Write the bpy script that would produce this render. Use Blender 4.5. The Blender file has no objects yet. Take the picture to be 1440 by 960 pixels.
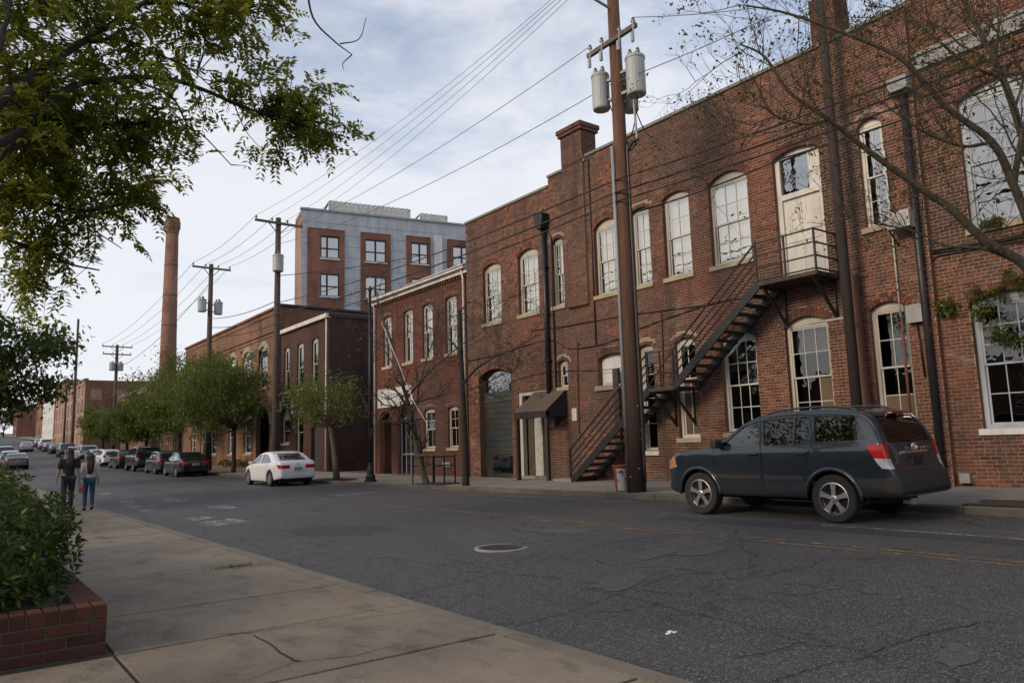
import bpy, bmesh, math, random
import numpy as np
from mathutils import Vector, Matrix
random.seed(7); RNG = np.random.default_rng(11)
SC = bpy.context.scene; COL = SC.collection
PI = math.pi; rad = math.radians
# ------------------------------------------------------------------ camera
FPX, YAW, PITCH, ROLL, HC = 1050.0, .6525, .13714, -.0291, 1.6
def cam_axes():
    f = np.array([math.sin(YAW)*math.cos(PITCH), math.cos(YAW)*math.cos(PITCH), math.sin(PITCH)])
    r = np.array([math.cos(YAW), -math.sin(YAW), 0.]); u = np.cross(r, f)
    return r*math.cos(ROLL)+u*math.sin(ROLL), -r*math.sin(ROLL)+u*math.cos(ROLL), f
CR, CU, CF = cam_axes(); CC = np.array([0, 0, HC])
cd = bpy.data.cameras.new('camera'); cam = bpy.data.objects.new('camera', cd); COL.objects.link(cam)
cd.sensor_width = 36; cd.lens = 36*FPX/1440; cd.clip_end = 3000; cd.clip_start = .05
cam.matrix_world = Matrix(((CR[0], CU[0], -CF[0], 0), (CR[1], CU[1], -CF[1], 0), (CR[2], CU[2], -CF[2], HC), (0, 0, 0, 1)))
SC.camera = cam
# a photograph pixel gives a direction; distance comes from the surface it lies on
def ray(x, y): return ((x-720)*CR+(480-y)*CU+FPX*CF)/FPX
def onX(x, y, X): d = ray(x, y); return CC+d*(X/d[0])
def onZ(x, y, Z): d = ray(x, y); return CC+d*((Z-HC)/d[2])
def dep(x, y, D): return CC+ray(x, y)*D
# ------------------------------------------------------------------ light
SUN_AZ, SUN_EL = rad(-86), rad(24)         # azimuth from +Y towards +X
wd = bpy.data.worlds.new('World'); SC.world = wd; wd.use_nodes = True
def build_world():
    nt = wd.node_tree; nt.nodes.clear(); L = nt.links.new
    out = nt.nodes.new('ShaderNodeOutputWorld'); bg = nt.nodes.new('ShaderNodeBackground')
    sky = nt.nodes.new('ShaderNodeTexSky'); sky.sky_type = 'NISHITA'; sky.sun_disc = False
    sky.sun_elevation = SUN_EL; sky.sun_rotation = SUN_AZ; sky.air_density = 1.0; sky.dust_density = 1.6; sky.ozone_density = 2.2
    tc = nt.nodes.new('ShaderNodeTexCoord')
    mp = nt.nodes.new('ShaderNodeMapping'); mp.inputs['Scale'].default_value = (1, 1, 2.6); mp.inputs['Rotation'].default_value = (0, .12, .5)
    L(tc.outputs['Generated'], mp.inputs[0])
    n1 = nt.nodes.new('ShaderNodeTexNoise'); n1.inputs['Scale'].default_value = 2.1; n1.inputs['Detail'].default_value = 9; n1.inputs['Roughness'].default_value = .6; n1.inputs['Distortion'].default_value = .5
    L(mp.outputs[0], n1.inputs[0])
    n2 = nt.nodes.new('ShaderNodeTexNoise'); n2.inputs['Scale'].default_value = 9; n2.inputs['Detail'].default_value = 8; n2.inputs['Roughness'].default_value = .62; n2.inputs['Distortion'].default_value = .8
    L(mp.outputs[0], n2.inputs[0])
    ad = nt.nodes.new('ShaderNodeMath'); ad.operation = 'MULTIPLY_ADD'; ad.inputs[1].default_value = .30
    L(n2.outputs[0], ad.inputs[0]); L(n1.outputs[0], ad.inputs[2])
    # thin high cloud, denser towards the horizon all round
    sp = nt.nodes.new('ShaderNodeSeparateXYZ'); L(tc.outputs['Generated'], sp.inputs[0])
    hz = nt.nodes.new('ShaderNodeMapRange'); hz.inputs['From Min'].default_value = 0; hz.inputs['From Max'].default_value = .62
    hz.inputs['To Min'].default_value = .30; hz.inputs['To Max'].default_value = -.05; L(sp.outputs['Z'], hz.inputs[0])
    a2 = nt.nodes.new('ShaderNodeMath'); a2.operation = 'ADD'; L(ad.outputs[0], a2.inputs[0]); L(hz.outputs[0], a2.inputs[1])
    mr = nt.nodes.new('ShaderNodeMapRange'); mr.interpolation_type = 'SMOOTHSTEP'
    mr.inputs['From Min'].default_value = .50; mr.inputs['From Max'].default_value = .88; mr.inputs['To Min'].default_value = .28; mr.inputs['To Max'].default_value = .9
    L(a2.outputs[0], mr.inputs[0])
    mx = nt.nodes.new('ShaderNodeMix'); mx.data_type = 'RGBA'
    L(mr.outputs[0], mx.inputs['Factor']); L(sky.outputs[0], mx.inputs['A']); mx.inputs['B'].default_value = (4.9, 4.95, 5.2, 1)
    L(mx.outputs['Result'], bg.inputs[0]); bg.inputs[1].default_value = .13; L(bg.outputs[0], out.inputs[0])
build_world()
sd = bpy.data.lights.new('sun', 'SUN'); sd.energy = 1.6; sd.angle = rad(16); sd.color = (1, .78, .55)
sun = bpy.data.objects.new('sun', sd); COL.objects.link(sun)
sv = Vector((math.sin(SUN_AZ)*math.cos(SUN_EL), math.cos(SUN_AZ)*math.cos(SUN_EL), math.sin(SUN_EL)))
sun.rotation_euler = sv.to_track_quat('Z', 'Y').to_euler(); sun.location = (-20, 20, 40)
vs = SC.view_settings; vs.view_transform = 'Standard'; vs.look = 'None'; vs.exposure = 0.52; vs.gamma = 1.0; vs.use_curve_mapping = False
SC.cycles.use_denoising = True; SC.cycles.max_bounces = 6; SC.cycles.transparent_max_bounces = 12
SC.cycles.caustics_reflective = False; SC.cycles.caustics_refractive = False
# ------------------------------------------------------------------ mesh helpers
class MB:
    def __init__(s): s.v = []; s.f = []; s.m = []
    def face(s, pts, mi=0):
        n = len(s.v); s.v += [tuple(p) for p in pts]; s.f.append(tuple(range(n, n+len(pts)))); s.m.append(mi)
    def box(s, c, d, R=None, mi=0):
        c = np.array(c, float); h = np.array(d, float)/2; n = len(s.v)
        for z in (-1, 1):
            for y in (-1, 1):
                for x in (-1, 1):
                    p = np.array([x, y, z])*h
                    if R is not None: p = R@p
                    s.v.append(tuple(c+p))
        for q in ((0, 2, 3, 1), (4, 5, 7, 6), (0, 1, 5, 4), (2, 6, 7, 3), (0, 4, 6, 2), (1, 3, 7, 5)):
            s.f.append(tuple(n+i for i in q)); s.m.append(mi)
    def bb(s, a, b, mi=0):
        a = np.array(a, float); b = np.array(b, float); s.box((a+b)/2, np.abs(b-a), None, mi)
    def bar(s, a, b, w, h=None, up=(0, 0, 1), mi=0):
        a = np.array(a, float); b = np.array(b, float); h = h or w; d = b-a; L = np.linalg.norm(d)
        if L < 1e-6: return
        d /= L; up = np.array(up, float)
        if abs(d@up) > .98: up = np.array([1., 0, 0])
        x = np.cross(d, up); x /= np.linalg.norm(x); y = np.cross(x, d)
        R = np.stack([x, d, y], 1); s.box((a+b)/2, (w, L, h), R, mi)
    def tube(s, pts, r, n=8, mi=0, cap=True):
        pts = [np.array(p, float) for p in pts]; k = len(pts); rs = r if hasattr(r, '__len__') else [r]*k
        b0 = len(s.v); prev = None
        for i, p in enumerate(pts):
            t = pts[min(i+1, k-1)]-pts[max(i-1, 0)]; t = t/(np.linalg.norm(t)+1e-12)
            if prev is None:
                a = np.array([0, 0, 1.]) if abs(t[2]) < .9 else np.array([1., 0, 0])
                x = np.cross(t, a)
            else: x = prev-t*(prev@t)
            x /= np.linalg.norm(x)+1e-12; prev = x; y = np.cross(t, x)
            for j in range(n):
                a = 2*PI*j/n; s.v.append(tuple(p+rs[i]*(math.cos(a)*x+math.sin(a)*y)))
        for i in range(k-1):
            for j in range(n):
                a = b0+i*n+j; b = b0+i*n+(j+1) % n
                s.f.append((a, b, b+n, a+n)); s.m.append(mi)
        if cap:
            s.f.append(tuple(b0+j for j in range(n))[::-1]); s.m.append(mi)
            s.f.append(tuple(b0+(k-1)*n+j for j in range(n))); s.m.append(mi)
    def prism(s, poly, fn, d0, d1, mi=0):
        # poly: list of 2-D points, fn(a,b,d) -> 3-D point
        n = len(s.v); k = len(poly)
        s.v += [tuple(fn(a, b, d0)) for a, b in poly]+[tuple(fn(a, b, d1)) for a, b in poly]
        s.f.append(tuple(n+i for i in range(k))[::-1]); s.m.append(mi); s.f.append(tuple(n+k+i for i in range(k))); s.m.append(mi)
        for i in range(k):
            j = (i+1) % k; s.f.append((n+i, n+j, n+k+j, n+k+i)); s.m.append(mi)
    def lathe(s, prof, c=(0, 0, 0), n=16, ax=None, mi=0):
        # prof: list of (r, h) along axis ax (columns x,y,axis)
        c = np.array(c, float); A = np.eye(3) if ax is None else np.array(ax, float); b0 = len(s.v); k = len(prof)
        for r_, h_ in prof:
            for j in range(n):
                a = 2*PI*j/n; s.v.append(tuple(c+A@np.array([r_*math.cos(a), r_*math.sin(a), h_])))
        for i in range(k-1):
            for j in range(n):
                a = b0+i*n+j; b = b0+i*n+(j+1) % n; s.f.append((a, b, b+n, a+n)); s.m.append(mi)
        s.f.append(tuple(b0+j for j in range(n))[::-1]); s.m.append(mi)
        s.f.append(tuple(b0+(k-1)*n+j for j in range(n))); s.m.append(mi)
    def mesh(s, name, mats, smooth=False, fix=True):
        me = bpy.data.meshes.new(name); me.from_pydata(s.v, [], s.f)
        for m in (mats if isinstance(mats, (list, tuple)) else [mats]): me.materials.append(m)
        if len(me.materials) > 1: me.polygons.foreach_set('material_index', s.m)
        if smooth: me.polygons.foreach_set('use_smooth', [True]*len(me.polygons))
        if fix and len(s.f) < 30000:
            bm = bmesh.new(); bm.from_mesh(me); bmesh.ops.recalc_face_normals(bm, faces=bm.faces[:]); bm.to_mesh(me); bm.free()
        me.update(); return me
    def build(s, name, mats, parent=None, smooth=False, fix=True):
        return link(name, s.mesh(name, mats, smooth, fix), parent)
def link(name, me, parent=None):
    o = bpy.data.objects.new(name, me); COL.objects.link(o)
    if parent is not None:
        o.parent = parent
        if parent.type == 'EMPTY' or True: o.matrix_parent_inverse = parent_world(parent).inverted()
    return o
def parent_world(o):
    m = Matrix.LocRotScale(o.location, o.rotation_euler.to_quaternion(), o.scale)
    return m if o.parent is None else parent_world(o.parent)@o.matrix_parent_inverse@m
def tag(o, label=None, cat=None, group=None, kind=None):
    if label: o['label'] = label
    if cat: o['category'] = cat
    if group: o['group'] = group
    if kind: o['kind'] = kind
    return o
def thing(name, label, cat, loc=(0, 0, 0), rz=0, group=None):
    o = bpy.data.objects.new(name, None); o.empty_display_size = .3; COL.objects.link(o)
    o.location = loc; o.rotation_euler = (0, 0, rz); return tag(o, label, cat, group)
def copy_tree(o, parent=None):
    c = o.copy(); COL.objects.link(c); c.parent = parent
    for ch in o.children: copy_tree(ch, c)
    return c
def local(o):       # parts built in the thing's own coordinates
    for c in o.children: c.matrix_parent_inverse = Matrix.Identity(4); local(c)
def poly_mesh(name, V, F, mat, parent=None, smooth=False, attr=None):
    me = bpy.data.meshes.new(name); V = np.asarray(V, np.float32); F = np.asarray(F, np.int32); k = F.shape[1]
    me.vertices.add(len(V)); me.vertices.foreach_set('co', V.ravel())
    me.loops.add(F.size); me.loops.foreach_set('vertex_index', F.ravel())
    me.polygons.add(len(F)); me.polygons.foreach_set('loop_start', np.arange(0, F.size, k, dtype=np.int32))
    me.update(calc_edges=True); me.materials.append(mat)
    if smooth: me.polygons.foreach_set('use_smooth', [True]*len(F))
    return link(name, me, parent)
def sag(a, b, s, n=14):
    a = np.array(a, float); b = np.array(b, float)
    return [a+(b-a)*t+np.array([0, 0, -4*s*t*(1-t)]) for t in np.linspace(0, 1, n)]
def spline(pts, n=6):
    P = [np.array(p, float) for p in pts]; P = [2*P[0]-P[1]]+P+[2*P[-1]-P[-2]]; out = []
    for i in range(1, len(P)-2):
        for t in np.linspace(0, 1, n, endpoint=False):
            a, b, c, d = P[i-1:i+3]
            out.append(.5*((2*b)+(c-a)*t+(2*a-5*b+4*c-d)*t*t+(-a+3*b-3*c+d)*t**3))
    out.append(P[-2]); return out
# ------------------------------------------------------------------ materials
MATS = {}
class NT:
    def __init__(s, name):
        s.m = bpy.data.materials.new(name); s.m.use_nodes = True; s.t = s.m.node_tree; s.t.nodes.clear()
        s.out = s.t.nodes.new('ShaderNodeOutputMaterial'); MATS[name] = s.m
    def n(s, typ, ins=None, **kw):
        nd = s.t.nodes.new('ShaderNode'+typ)
        for k, v in kw.items(): setattr(nd, k, v)
        for k, v in (ins or {}).items(): s.set(nd, k, v)
        return nd
    def set(s, nd, k, v):
        i = nd.inputs[k]
        if hasattr(v, 'links') or hasattr(v, 'is_output'): s.t.links.new(v, i)
        elif hasattr(v, 'outputs'): s.t.links.new(v.outputs[0], i)
        else:
            if isinstance(v, (tuple, list)) and len(v) == 3 and i.type == 'RGBA': v = (*v, 1)
            i.default_value = v
    def math(s, op, a, b=0., c=0., clamp=False):
        nd = s.n('Math', {0: a, 1: b, 2: c}, operation=op); nd.use_clamp = clamp; return nd.outputs[0]
    def pos(s): return s.n('NewGeometry').outputs['Position']
    def obj(s): return s.n('TexCoord').outputs['Object']
    def map(s, v, sc=(1, 1, 1), rot=(0, 0, 0), loc=(0, 0, 0)):
        return s.n('Mapping', {'Vector': v, 'Scale': sc, 'Rotation': rot, 'Location': loc}).outputs[0]
    def noise(s, v, scale, detail=4, rough=.55, dist=0):
        return s.n('TexNoise', {'Vector': v, 'Scale': scale, 'Detail': detail, 'Roughness': rough, 'Distortion': dist}).outputs[0]
    def ramp(s, f, stops, interp='LINEAR'):
        r = s.n('ValToRGB', {0: f}); r.color_ramp.interpolation = interp; e = r.color_ramp.elements
        while len(e) < len(stops): e.new(.5)
        for k, (p, c) in enumerate(stops):
            e[k].position = p
            c = (c, c, c) if not hasattr(c, '__len__') else c
            e[k].color = (*c, 1)
        return r.outputs[0]
    def rng(s, f, a, b, c=0., d=1.):
        return s.n('MapRange', {0: f, 1: a, 2: b, 3: c, 4: d}).outputs[0]
    def mix(s, f, a, b, mode='MIX'):
        nd = s.n('Mix', data_type='RGBA', blend_type=mode); s.set(nd, 'Factor', f)
        for k, v in (('A', a), ('B', b)):
            i = [q for q in nd.inputs if q.name == k and q.type == 'RGBA'][0]
            if hasattr(v, 'is_output'): s.t.links.new(v, i)
            else: i.default_value = (*v, 1) if len(v) == 3 else v
        return [q for q in nd.outputs if q.type == 'RGBA'][0]
    def bump(s, h, st=.3, d=.01): return s.n('Bump', {'Height': h, 'Strength': st, 'Distance': d}).outputs[0]
    def bsdf(s, col, rough=.7, normal=None, **kw):
        b = s.n('BsdfPrincipled', {'Base Color': col, 'Roughness': rough})
        if normal is not None: s.set(b, 'Normal', normal)
        for k, v in kw.items(): s.set(b, k.replace('_', ' '), v)
        return b.outputs[0]
    def done(s, sh): s.t.links.new(sh, s.out.inputs[0]); return s.m
def simple(name, col, rough=.6, metal=0., nz=.25, sc=6, bump=.0, spec=.5):
    t = NT(name); p = t.obj(); n = t.noise(p, sc, 5, .6)
    c = t.mix(t.rng(n, .3, .7), tuple(x*(1-nz) for x in col), tuple(min(1, x*(1+nz)) for x in col))
    nb = t.bump(t.noise(p, sc*8, 3), bump, .004) if bump else None
    return t.done(t.bsdf(c, rough, nb, Metallic=metal, Specular_IOR_Level=spec))
def brick_mat(name, cols, grime=.5, whites=0., bandscale=1.0):
    t = NT(name); p = t.pos()
    g = t.n('NewGeometry'); oi = t.n('ObjectInfo')
    r = t.math('FRACT', t.math('ADD', g.outputs['Random Per Island'], oi.outputs['Random']))
    c = t.ramp(r, [(i/(len(cols)-1), q) for i, q in enumerate(cols)])
    zone = t.noise(t.map(p, (1, .45*bandscale, .35*bandscale)), .75, 5, .65, .5)
    c = t.mix(t.rng(zone, .45, .57), c, t.mix(.74, c, (.068, .044, .037)))
    red = t.noise(t.map(p, (1, .5, .5), loc=(5, 9, 2)), .5, 3, .5)
    c = t.mix(t.rng(red, .5, .68, 0, .55), c, t.mix(.75, c, (.24, .062, .034)))
    st = t.noise(t.map(p, (1, 1.9, .13)), 1.1, 6, .68)
    c = t.mix(t.rng(st, .50, .72, 0, grime), c, (.028, .022, .02))
    if whites:
        w = t.noise(t.map(p, (1, .5, .9), loc=(3, 1, 7)), .8, 6, .7, .6)
        w = t.math('MULTIPLY', t.rng(w, .58, .70), t.rng(t.noise(p, 9, 4, .7), .4, .6))
        c = t.mix(t.math('MULTIPLY', w, whites), c, (.34, .30, .27))
    fine = t.noise(p, 34, 5, .7)
    c = t.mix(t.rng(fine, .3, .72, 0, .5), c, t.mix(.5, c, (.05, .03, .025)))
    return t.done(t.bsdf(c, .88, t.bump(fine, .5, .006), Specular_IOR_Level=.25))
BR = [(.055, .026, .020), (.19, .066, .038), (.13, .055, .038), (.235, .09, .048), (.10, .052, .042), (.28, .122, .072), (.155, .055, .032), (.075, .042, .036), (.21, .088, .058)]
brick_mat('brick', BR, .85, .6); brick_mat('brick_wash', BR, .8, 1.0)
brick_mat('brick_red', [(.07, .022, .017), (.16, .043, .029), (.12, .038, .028), (.19, .055, .034), (.09, .032, .026), (.15, .06, .045)], .65, .15)
brick_mat('brick_planter', [(.040, .014, .010), (.10, .027, .017), (.065, .02, .014), (.12, .038, .023)], .75, .15)
def mortar(name, col):
    t = NT(name); p = t.pos(); n = t.noise(p, 14, 6, .7); st = t.noise(t.map(p, (1, 1.5, .2)), 1.2, 4)
    c = t.mix(t.rng(n, .3, .7), tuple(x*.6 for x in col), col); c = t.mix(t.rng(st, .5, .75, 0, .7), c, (.05, .042, .036))
    return t.done(t.bsdf(c, .95, t.bump(n, .5, .01), Specular_IOR_Level=.15))
mortar('mortar', (.36, .27, .21)); mortar('mortar_dark', (.17, .12, .10)); mortar('mortar_grey', (.10, .092, .08))
def far_brick(name, a, b, mo, sc=1.0):      # bricks too far off to tell apart singly
    t = NT(name); q = t.n('SeparateXYZ', {0: t.pos()}); p = t.n('CombineXYZ', {0: t.math('ADD', q.outputs[0], q.outputs[1]), 1: q.outputs[2], 2: 0.}).outputs[0]
    br = t.n('TexBrick', {'Vector': p, 'Scale': 1.0*sc, 'Color1': a, 'Color2': b, 'Mortar': mo, 'Mortar Size': .011, 'Brick Width': .225, 'Row Height': .078, 'Bias': 0.})
    z = t.noise(t.map(p, (.5, .3, 1)), .6, 5, .65); c = t.mix(t.rng(z, .4, .7, 0, .7), br.outputs[0], tuple(x*.45 for x in a))
    st = t.noise(t.map(p, (1.4, .18, 1)), 1, 4, .6); c = t.mix(t.rng(st, .52, .72, 0, .55), c, (.04, .03, .027))
    return t.done(t.bsdf(c, .9, t.bump(br.outputs['Fac'], .4, -.01), Specular_IOR_Level=.2))
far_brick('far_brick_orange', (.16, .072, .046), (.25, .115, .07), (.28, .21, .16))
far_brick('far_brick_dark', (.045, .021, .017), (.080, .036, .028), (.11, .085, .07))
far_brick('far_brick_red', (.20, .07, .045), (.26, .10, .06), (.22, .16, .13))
far_brick('far_brick_sunlit', (.33, .19, .14), (.40, .24, .18), (.36, .28, .23))  # pinkish tone puts low sunlight into the brick colour
far_brick('stack_brick', (.21, .10, .066), (.29, .14, .09), (.25, .18, .14))
def paint(name, col, chip=(.16, .12, .09), amt=.35, rough=.55):
    t = NT(name); p = t.pos(); n = t.noise(p, 11, 7, .75, .4); d = t.noise(t.map(p, (1, 1, .25)), 2.5, 4)
    c = t.mix(t.rng(d, .35, .7), tuple(x*.72 for x in col), col); c = t.mix(t.rng(n, .60, .68, 0, amt), c, chip)
    return t.done(t.bsdf(c, rough, t.bump(n, .25, .004)))
paint('trim_cream', (.50, .475, .41)); paint('trim_white', (.66, .65, .62), amt=.2); paint('trim_blue', (.38, .42, .48), (.2, .2, .2), .3)
paint('peeling', (.66, .64, .58), (.22, .17, .13), .7, .7); paint('board_tan', (.12, .085, .05), (.1, .07, .05), .4, .8)
paint('sill_stone', (.40, .34, .23), (.15, .13, .1), .5, .85); paint('gutter_white', (.62, .60, .55), (.25, .22, .18), .3, .5)
paint('grey_metal', (.30, .31, .32), (.2, .19, .18), .3, .45); paint('grey_siding', (.42, .45, .50), (.36, .39, .43), .1, .6)
paint('siding_white', (.62, .62, .62), (.5, .5, .5), .1, .5); paint('coping', (.20, .20, .17), (.1, .1, .09), .5, .8)
paint('transformer', (.36, .38, .38), (.25, .24, .22), .25, .4); paint('stone_band', (.30, .31, .31), (.2, .2, .2), .3, .8)
paint('rust', (.16, .06, .028), (.25, .2, .17), .4, .85); paint('pipe_rust', (.17, .085, .05), (.08, .05, .04), .5, .8)
paint('can_red', (.30, .045, .022), (.45, .43, .42), .5, .5); paint('can_grey', (.42, .41, .43), (.12, .12, .12), .5, .55)
paint('sign_white', (.60, .59, .58), (.5, .48, .45), .15, .5)
simple('iron', (.018, .018, .020), .5, .3, .35, 9, .3); simple('iron_rusty', (.05, .032, .024), .8, .0, .5, 9, .4)
simple('black_pipe', (.016, .017, .020), .45, .0, .3, 4, .1); simple('rubber', (.013, .013, .013), .8, 0, .2, 20)
simple('cable', (.012, .012, .012), .6); simple('cable_grey', (.10, .10, .10), .6); simple('insulator', (.16, .13, .12), .3)
simple('interior', (.020, .018, .017), .9, 0, .4, 1.5); simple('window_backing', (.70, .62, .48), .8, 0, .15, 2); simple('curtain', (.30, .28, .24), .9, 0, .2, 5)
simple('door_green', (.030, .034, .026), .6, 0, .35, 3, .2); simple('door_brown', (.060, .046, .034), .65, 0, .3, 4, .2); simple('door_pale', (.36, .36, .33), .6)
simple('canvas', (.100, .074, .052), .92, 0, .22, 7, .3); simple('canvas_dark', (.024, .020, .018), .9, 0, .2, 7)
simple('roof_dark', (.03, .03, .032), .85); simple('lens_red', (.38, .010, .012), .12); simple('lens_clear', (.42, .42, .44), .12); simple('lens_amber', (.36, .17, .07), .2)
simple('chrome', (.75, .75, .77), .16, 1., .05); simple('alloy', (.44, .44, .45), .34, .9, .08); simple('plastic_black', (.012, .013, .014), .55)
simple('plate', (.36, .38, .40), .5); simple('plate_mark', (.05, .06, .12), .5); simple('seat_fabric', (.10, .095, .09), .9); simple('undercarriage', (.008, .008, .008), .9)
simple('lettering', (.15, .15, .18), .7); simple('letter_dark', (.03, .03, .05), .7)
simple('skin', (.42, .23, .16), .55, 0, .08, 10); simple('cloth_black', (.012, .012, .016), .9); simple('cloth_white', (.50, .46, .43), .9, 0, .1, 20)
simple('denim_blue', (.022, .062, .13), .9, 0, .2, 30); simple('denim_dark', (.014, .018, .030), .9, 0, .2, 30); simple('hair_brown', (.032, .016, .010), .45, 0, .4, 30); simple('bag_red', (.55, .05, .035), .5)
simple('soil', (.045, .030, .020), .95, 0, .5, 12, .6); simple('paper', (.68, .68, .68), .8); simple('fallen_leaf', (.20, .11, .035), .8, 0, .5, 3)
def wood_pole(name, col):
    t = NT(name); p = t.obj(); n = t.noise(t.map(p, (14, 14, .5)), 2.4, 7, .7); k = t.noise(p, .5, 3)
    c = t.mix(t.rng(n, .34, .66), tuple(x*.35 for x in col), tuple(x*1.35 for x in col)); c = t.mix(t.rng(k, .35, .7, 0, .6), c, tuple(x*.5 for x in col)); z = t.n('SeparateXYZ', {0: p}).outputs[2]; c = t.mix(t.rng(t.math('ADD', z, t.math('MULTIPLY', n, 2.)), 2.5, 8.5, .85, 0), c, (.022, .015, .012))
    return t.done(t.bsdf(c, .85, t.bump(n, .7, .02)))
wood_pole('pole_wood', (.135, .062, .034)); wood_pole('pole_dark', (.040, .028, .026)); wood_pole('pole_grey', (.15, .13, .11)); wood_pole('pole_far', (.085, .06, .045))
def bark(name, col):
    t = NT(name); p = t.pos(); n = t.noise(t.map(p, (1, 1, .25)), 18, 6, .7)
    c = t.mix(t.rng(n, .35, .65), tuple(x*.4 for x in col), tuple(x*1.3 for x in col))
    return t.done(t.bsdf(c, .9, t.bump(n, .9, .03)))
bark('bark', (.060, .048, .038)); bark('bark_dark', (.026, .022, .018)); bark('bark_olive', (.085, .070, .048))
def leaf(name, cols, trans=.45, rough=.45):
    t = NT(name); g = t.n('NewGeometry'); oi = t.n('ObjectInfo')
    r = t.math('FRACT', t.math('ADD', g.outputs['Random Per Island'], oi.outputs['Random']))
    c = t.ramp(r, [(i/(len(cols)-1), q) for i, q in enumerate(cols)])
    big = t.noise(t.pos(), .8, 3); c = t.mix(t.rng(big, .38, .66, 0, .5), c, t.mix(.6, c, cols[-1]))
    b = t.bsdf(c, rough, None, Specular_IOR_Level=.35)
    tr = t.n('BsdfTranslucent', {'Color': t.mix(.5, c, tuple(x*1.5 for x in cols[-1]))}).outputs[0]
    m = t.n('MixShader', {0: trans, 1: b, 2: tr}).outputs[0]
    return t.done(m)
leaf('leaf_locust', [(.075, .115, .022), (.11, .16, .026), (.09, .14, .024), (.18, .22, .032), (.26, .25, .034)], .64)
leaf('leaf_dark', [(.036, .060, .016), (.052, .085, .020), (.066, .10, .022), (.12, .14, .028)], .42)
leaf('leaf_street', [(.040, .072, .020), (.060, .10, .024), (.085, .125, .028), (.15, .17, .032)], .45)
leaf('leaf_shrub', [(.012, .028, .008), (.024, .050, .010), (.038, .070, .012), (.085, .115, .018)], .25, .5)
leaf('leaf_sparse', [(.09, .075, .025), (.10, .10, .028), (.16, .13, .03), (.07, .05, .02)], .4)
leaf('leaf_vine', [(.05, .09, .02), (.09, .13, .025), (.16, .17, .03)], .4)
leaf('grass', [(.06, .10, .02), (.10, .14, .03), (.05, .07, .02)], .35, .6)
def glass(name, refl, tint, rough=.015, wob=.010, gcol=(.93, .94, .95)):
    t = NT(name); p = t.pos(); n = t.noise(p, 2.6, 2)
    nb = t.bump(n, wob, .4)
    gl = t.n('BsdfGlossy', {'Color': (*gcol, 1), 'Roughness': rough, 'Normal': nb}).outputs[0]
    tr = t.n('BsdfTransparent', {'Color': (*tint, 1)}).outputs[0]
    fr = t.n('Fresnel', {'IOR': 1.5, 'Normal': nb}).outputs[0]
    f = t.math('MULTIPLY', t.math('MULTIPLY_ADD', fr, 1-refl, refl, True), t.math('SUBTRACT', 1., t.n('NewGeometry').outputs['Backfacing']))
    return t.done(t.n('MixShader', {0: f, 1: tr, 2: gl}).outputs[0])
glass('glass_upper', .42, (.92, .92, .90), gcol=(1., .96, .87)); glass('glass_lower', .07, (.6, .6, .6)); glass('glass_mid', .26, (.6, .6, .6)); glass('glass_modern', .40, (.25, .3, .34), .01, .01)  # upper panes: warm reflection colour imitates a cream sky
glass('glass_car', .06, (.55, .58, .57), .005, .0); glass('glass_car_tint', .03, (.16, .17, .17), .005, .0)
def car_paint(name, col, rough=.22, metal=.3):
    metal *= .0 if sum(col) < .5 else 1.; t = NT(name); n = t.noise(t.pos(), 220, 2); d = t.noise(t.obj(), 1.6, 4)
    c = t.mix(t.rng(n, .3, .7, 0, .35), col, tuple(min(1, x*1.6+.005) for x in col)); c = t.mix(t.rng(d, .45, .8, 0, .06), c, (.10, .09, .08))
    return t.done(t.bsdf(c, rough, None, Metallic=metal*.7, Coat_Weight=.9, Coat_Roughness=.03, Specular_IOR_Level=.3))
car_paint('paint_slate', (.011, .017, .024)); car_paint('paint_white', (.62, .63, .65), .35, 0.); car_paint('paint_black', (.010, .011, .013)); car_paint('paint_silver', (.33, .34, .36), .35, .6)
car_paint('paint_charcoal', (.03, .032, .035)); car_paint('paint_green', (.018, .03, .025)); car_paint('paint_maroon', (.08, .02, .02))
def concrete(name, a, b, stain=.6, agg=.5):
    t = NT(name); p = t.pos(); g = t.n('ObjectInfo').outputs['Random']
    n = t.noise(p, 1.1, 6, .65, .3); m = t.noise(t.map(p, (1, .6, 1)), 3.4, 5, .65); sp = t.noise(p, 150, 2, .5); sp2 = t.noise(p, 60, 3, .6)
    c = t.mix(t.rng(n, .34, .68), a, b); c = t.mix(t.rng(g, 0, 1, 0, .25), c, tuple(x*.62 for x in a))
    c = t.mix(t.rng(m, .52, .72, 0, stain), c, (.07, .058, .044))
    c = t.mix(t.rng(sp, .56, .66, 0, agg), c, (.36, .33, .29)); c = t.mix(t.rng(sp2, .58, .70, 0, .6), c, (.055, .048, .04))
    h = t.math('ADD', sp2, t.math('MULTIPLY', sp, .5))
    return t.done(t.bsdf(c, .86, t.bump(h, .55, .006), Specular_IOR_Level=.35))
concrete('concrete', (.18, .142, .102), (.27, .222, .168), .75, .8); concrete('concrete_right', (.22, .195, .165), (.28, .25, .215), .5, .3)
concrete('kerb_concrete', (.15, .13, .10), (.21, .19, .15), .7); concrete('kerb_dark', (.055, .046, .037), (.12, .105, .085), .85)
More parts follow.
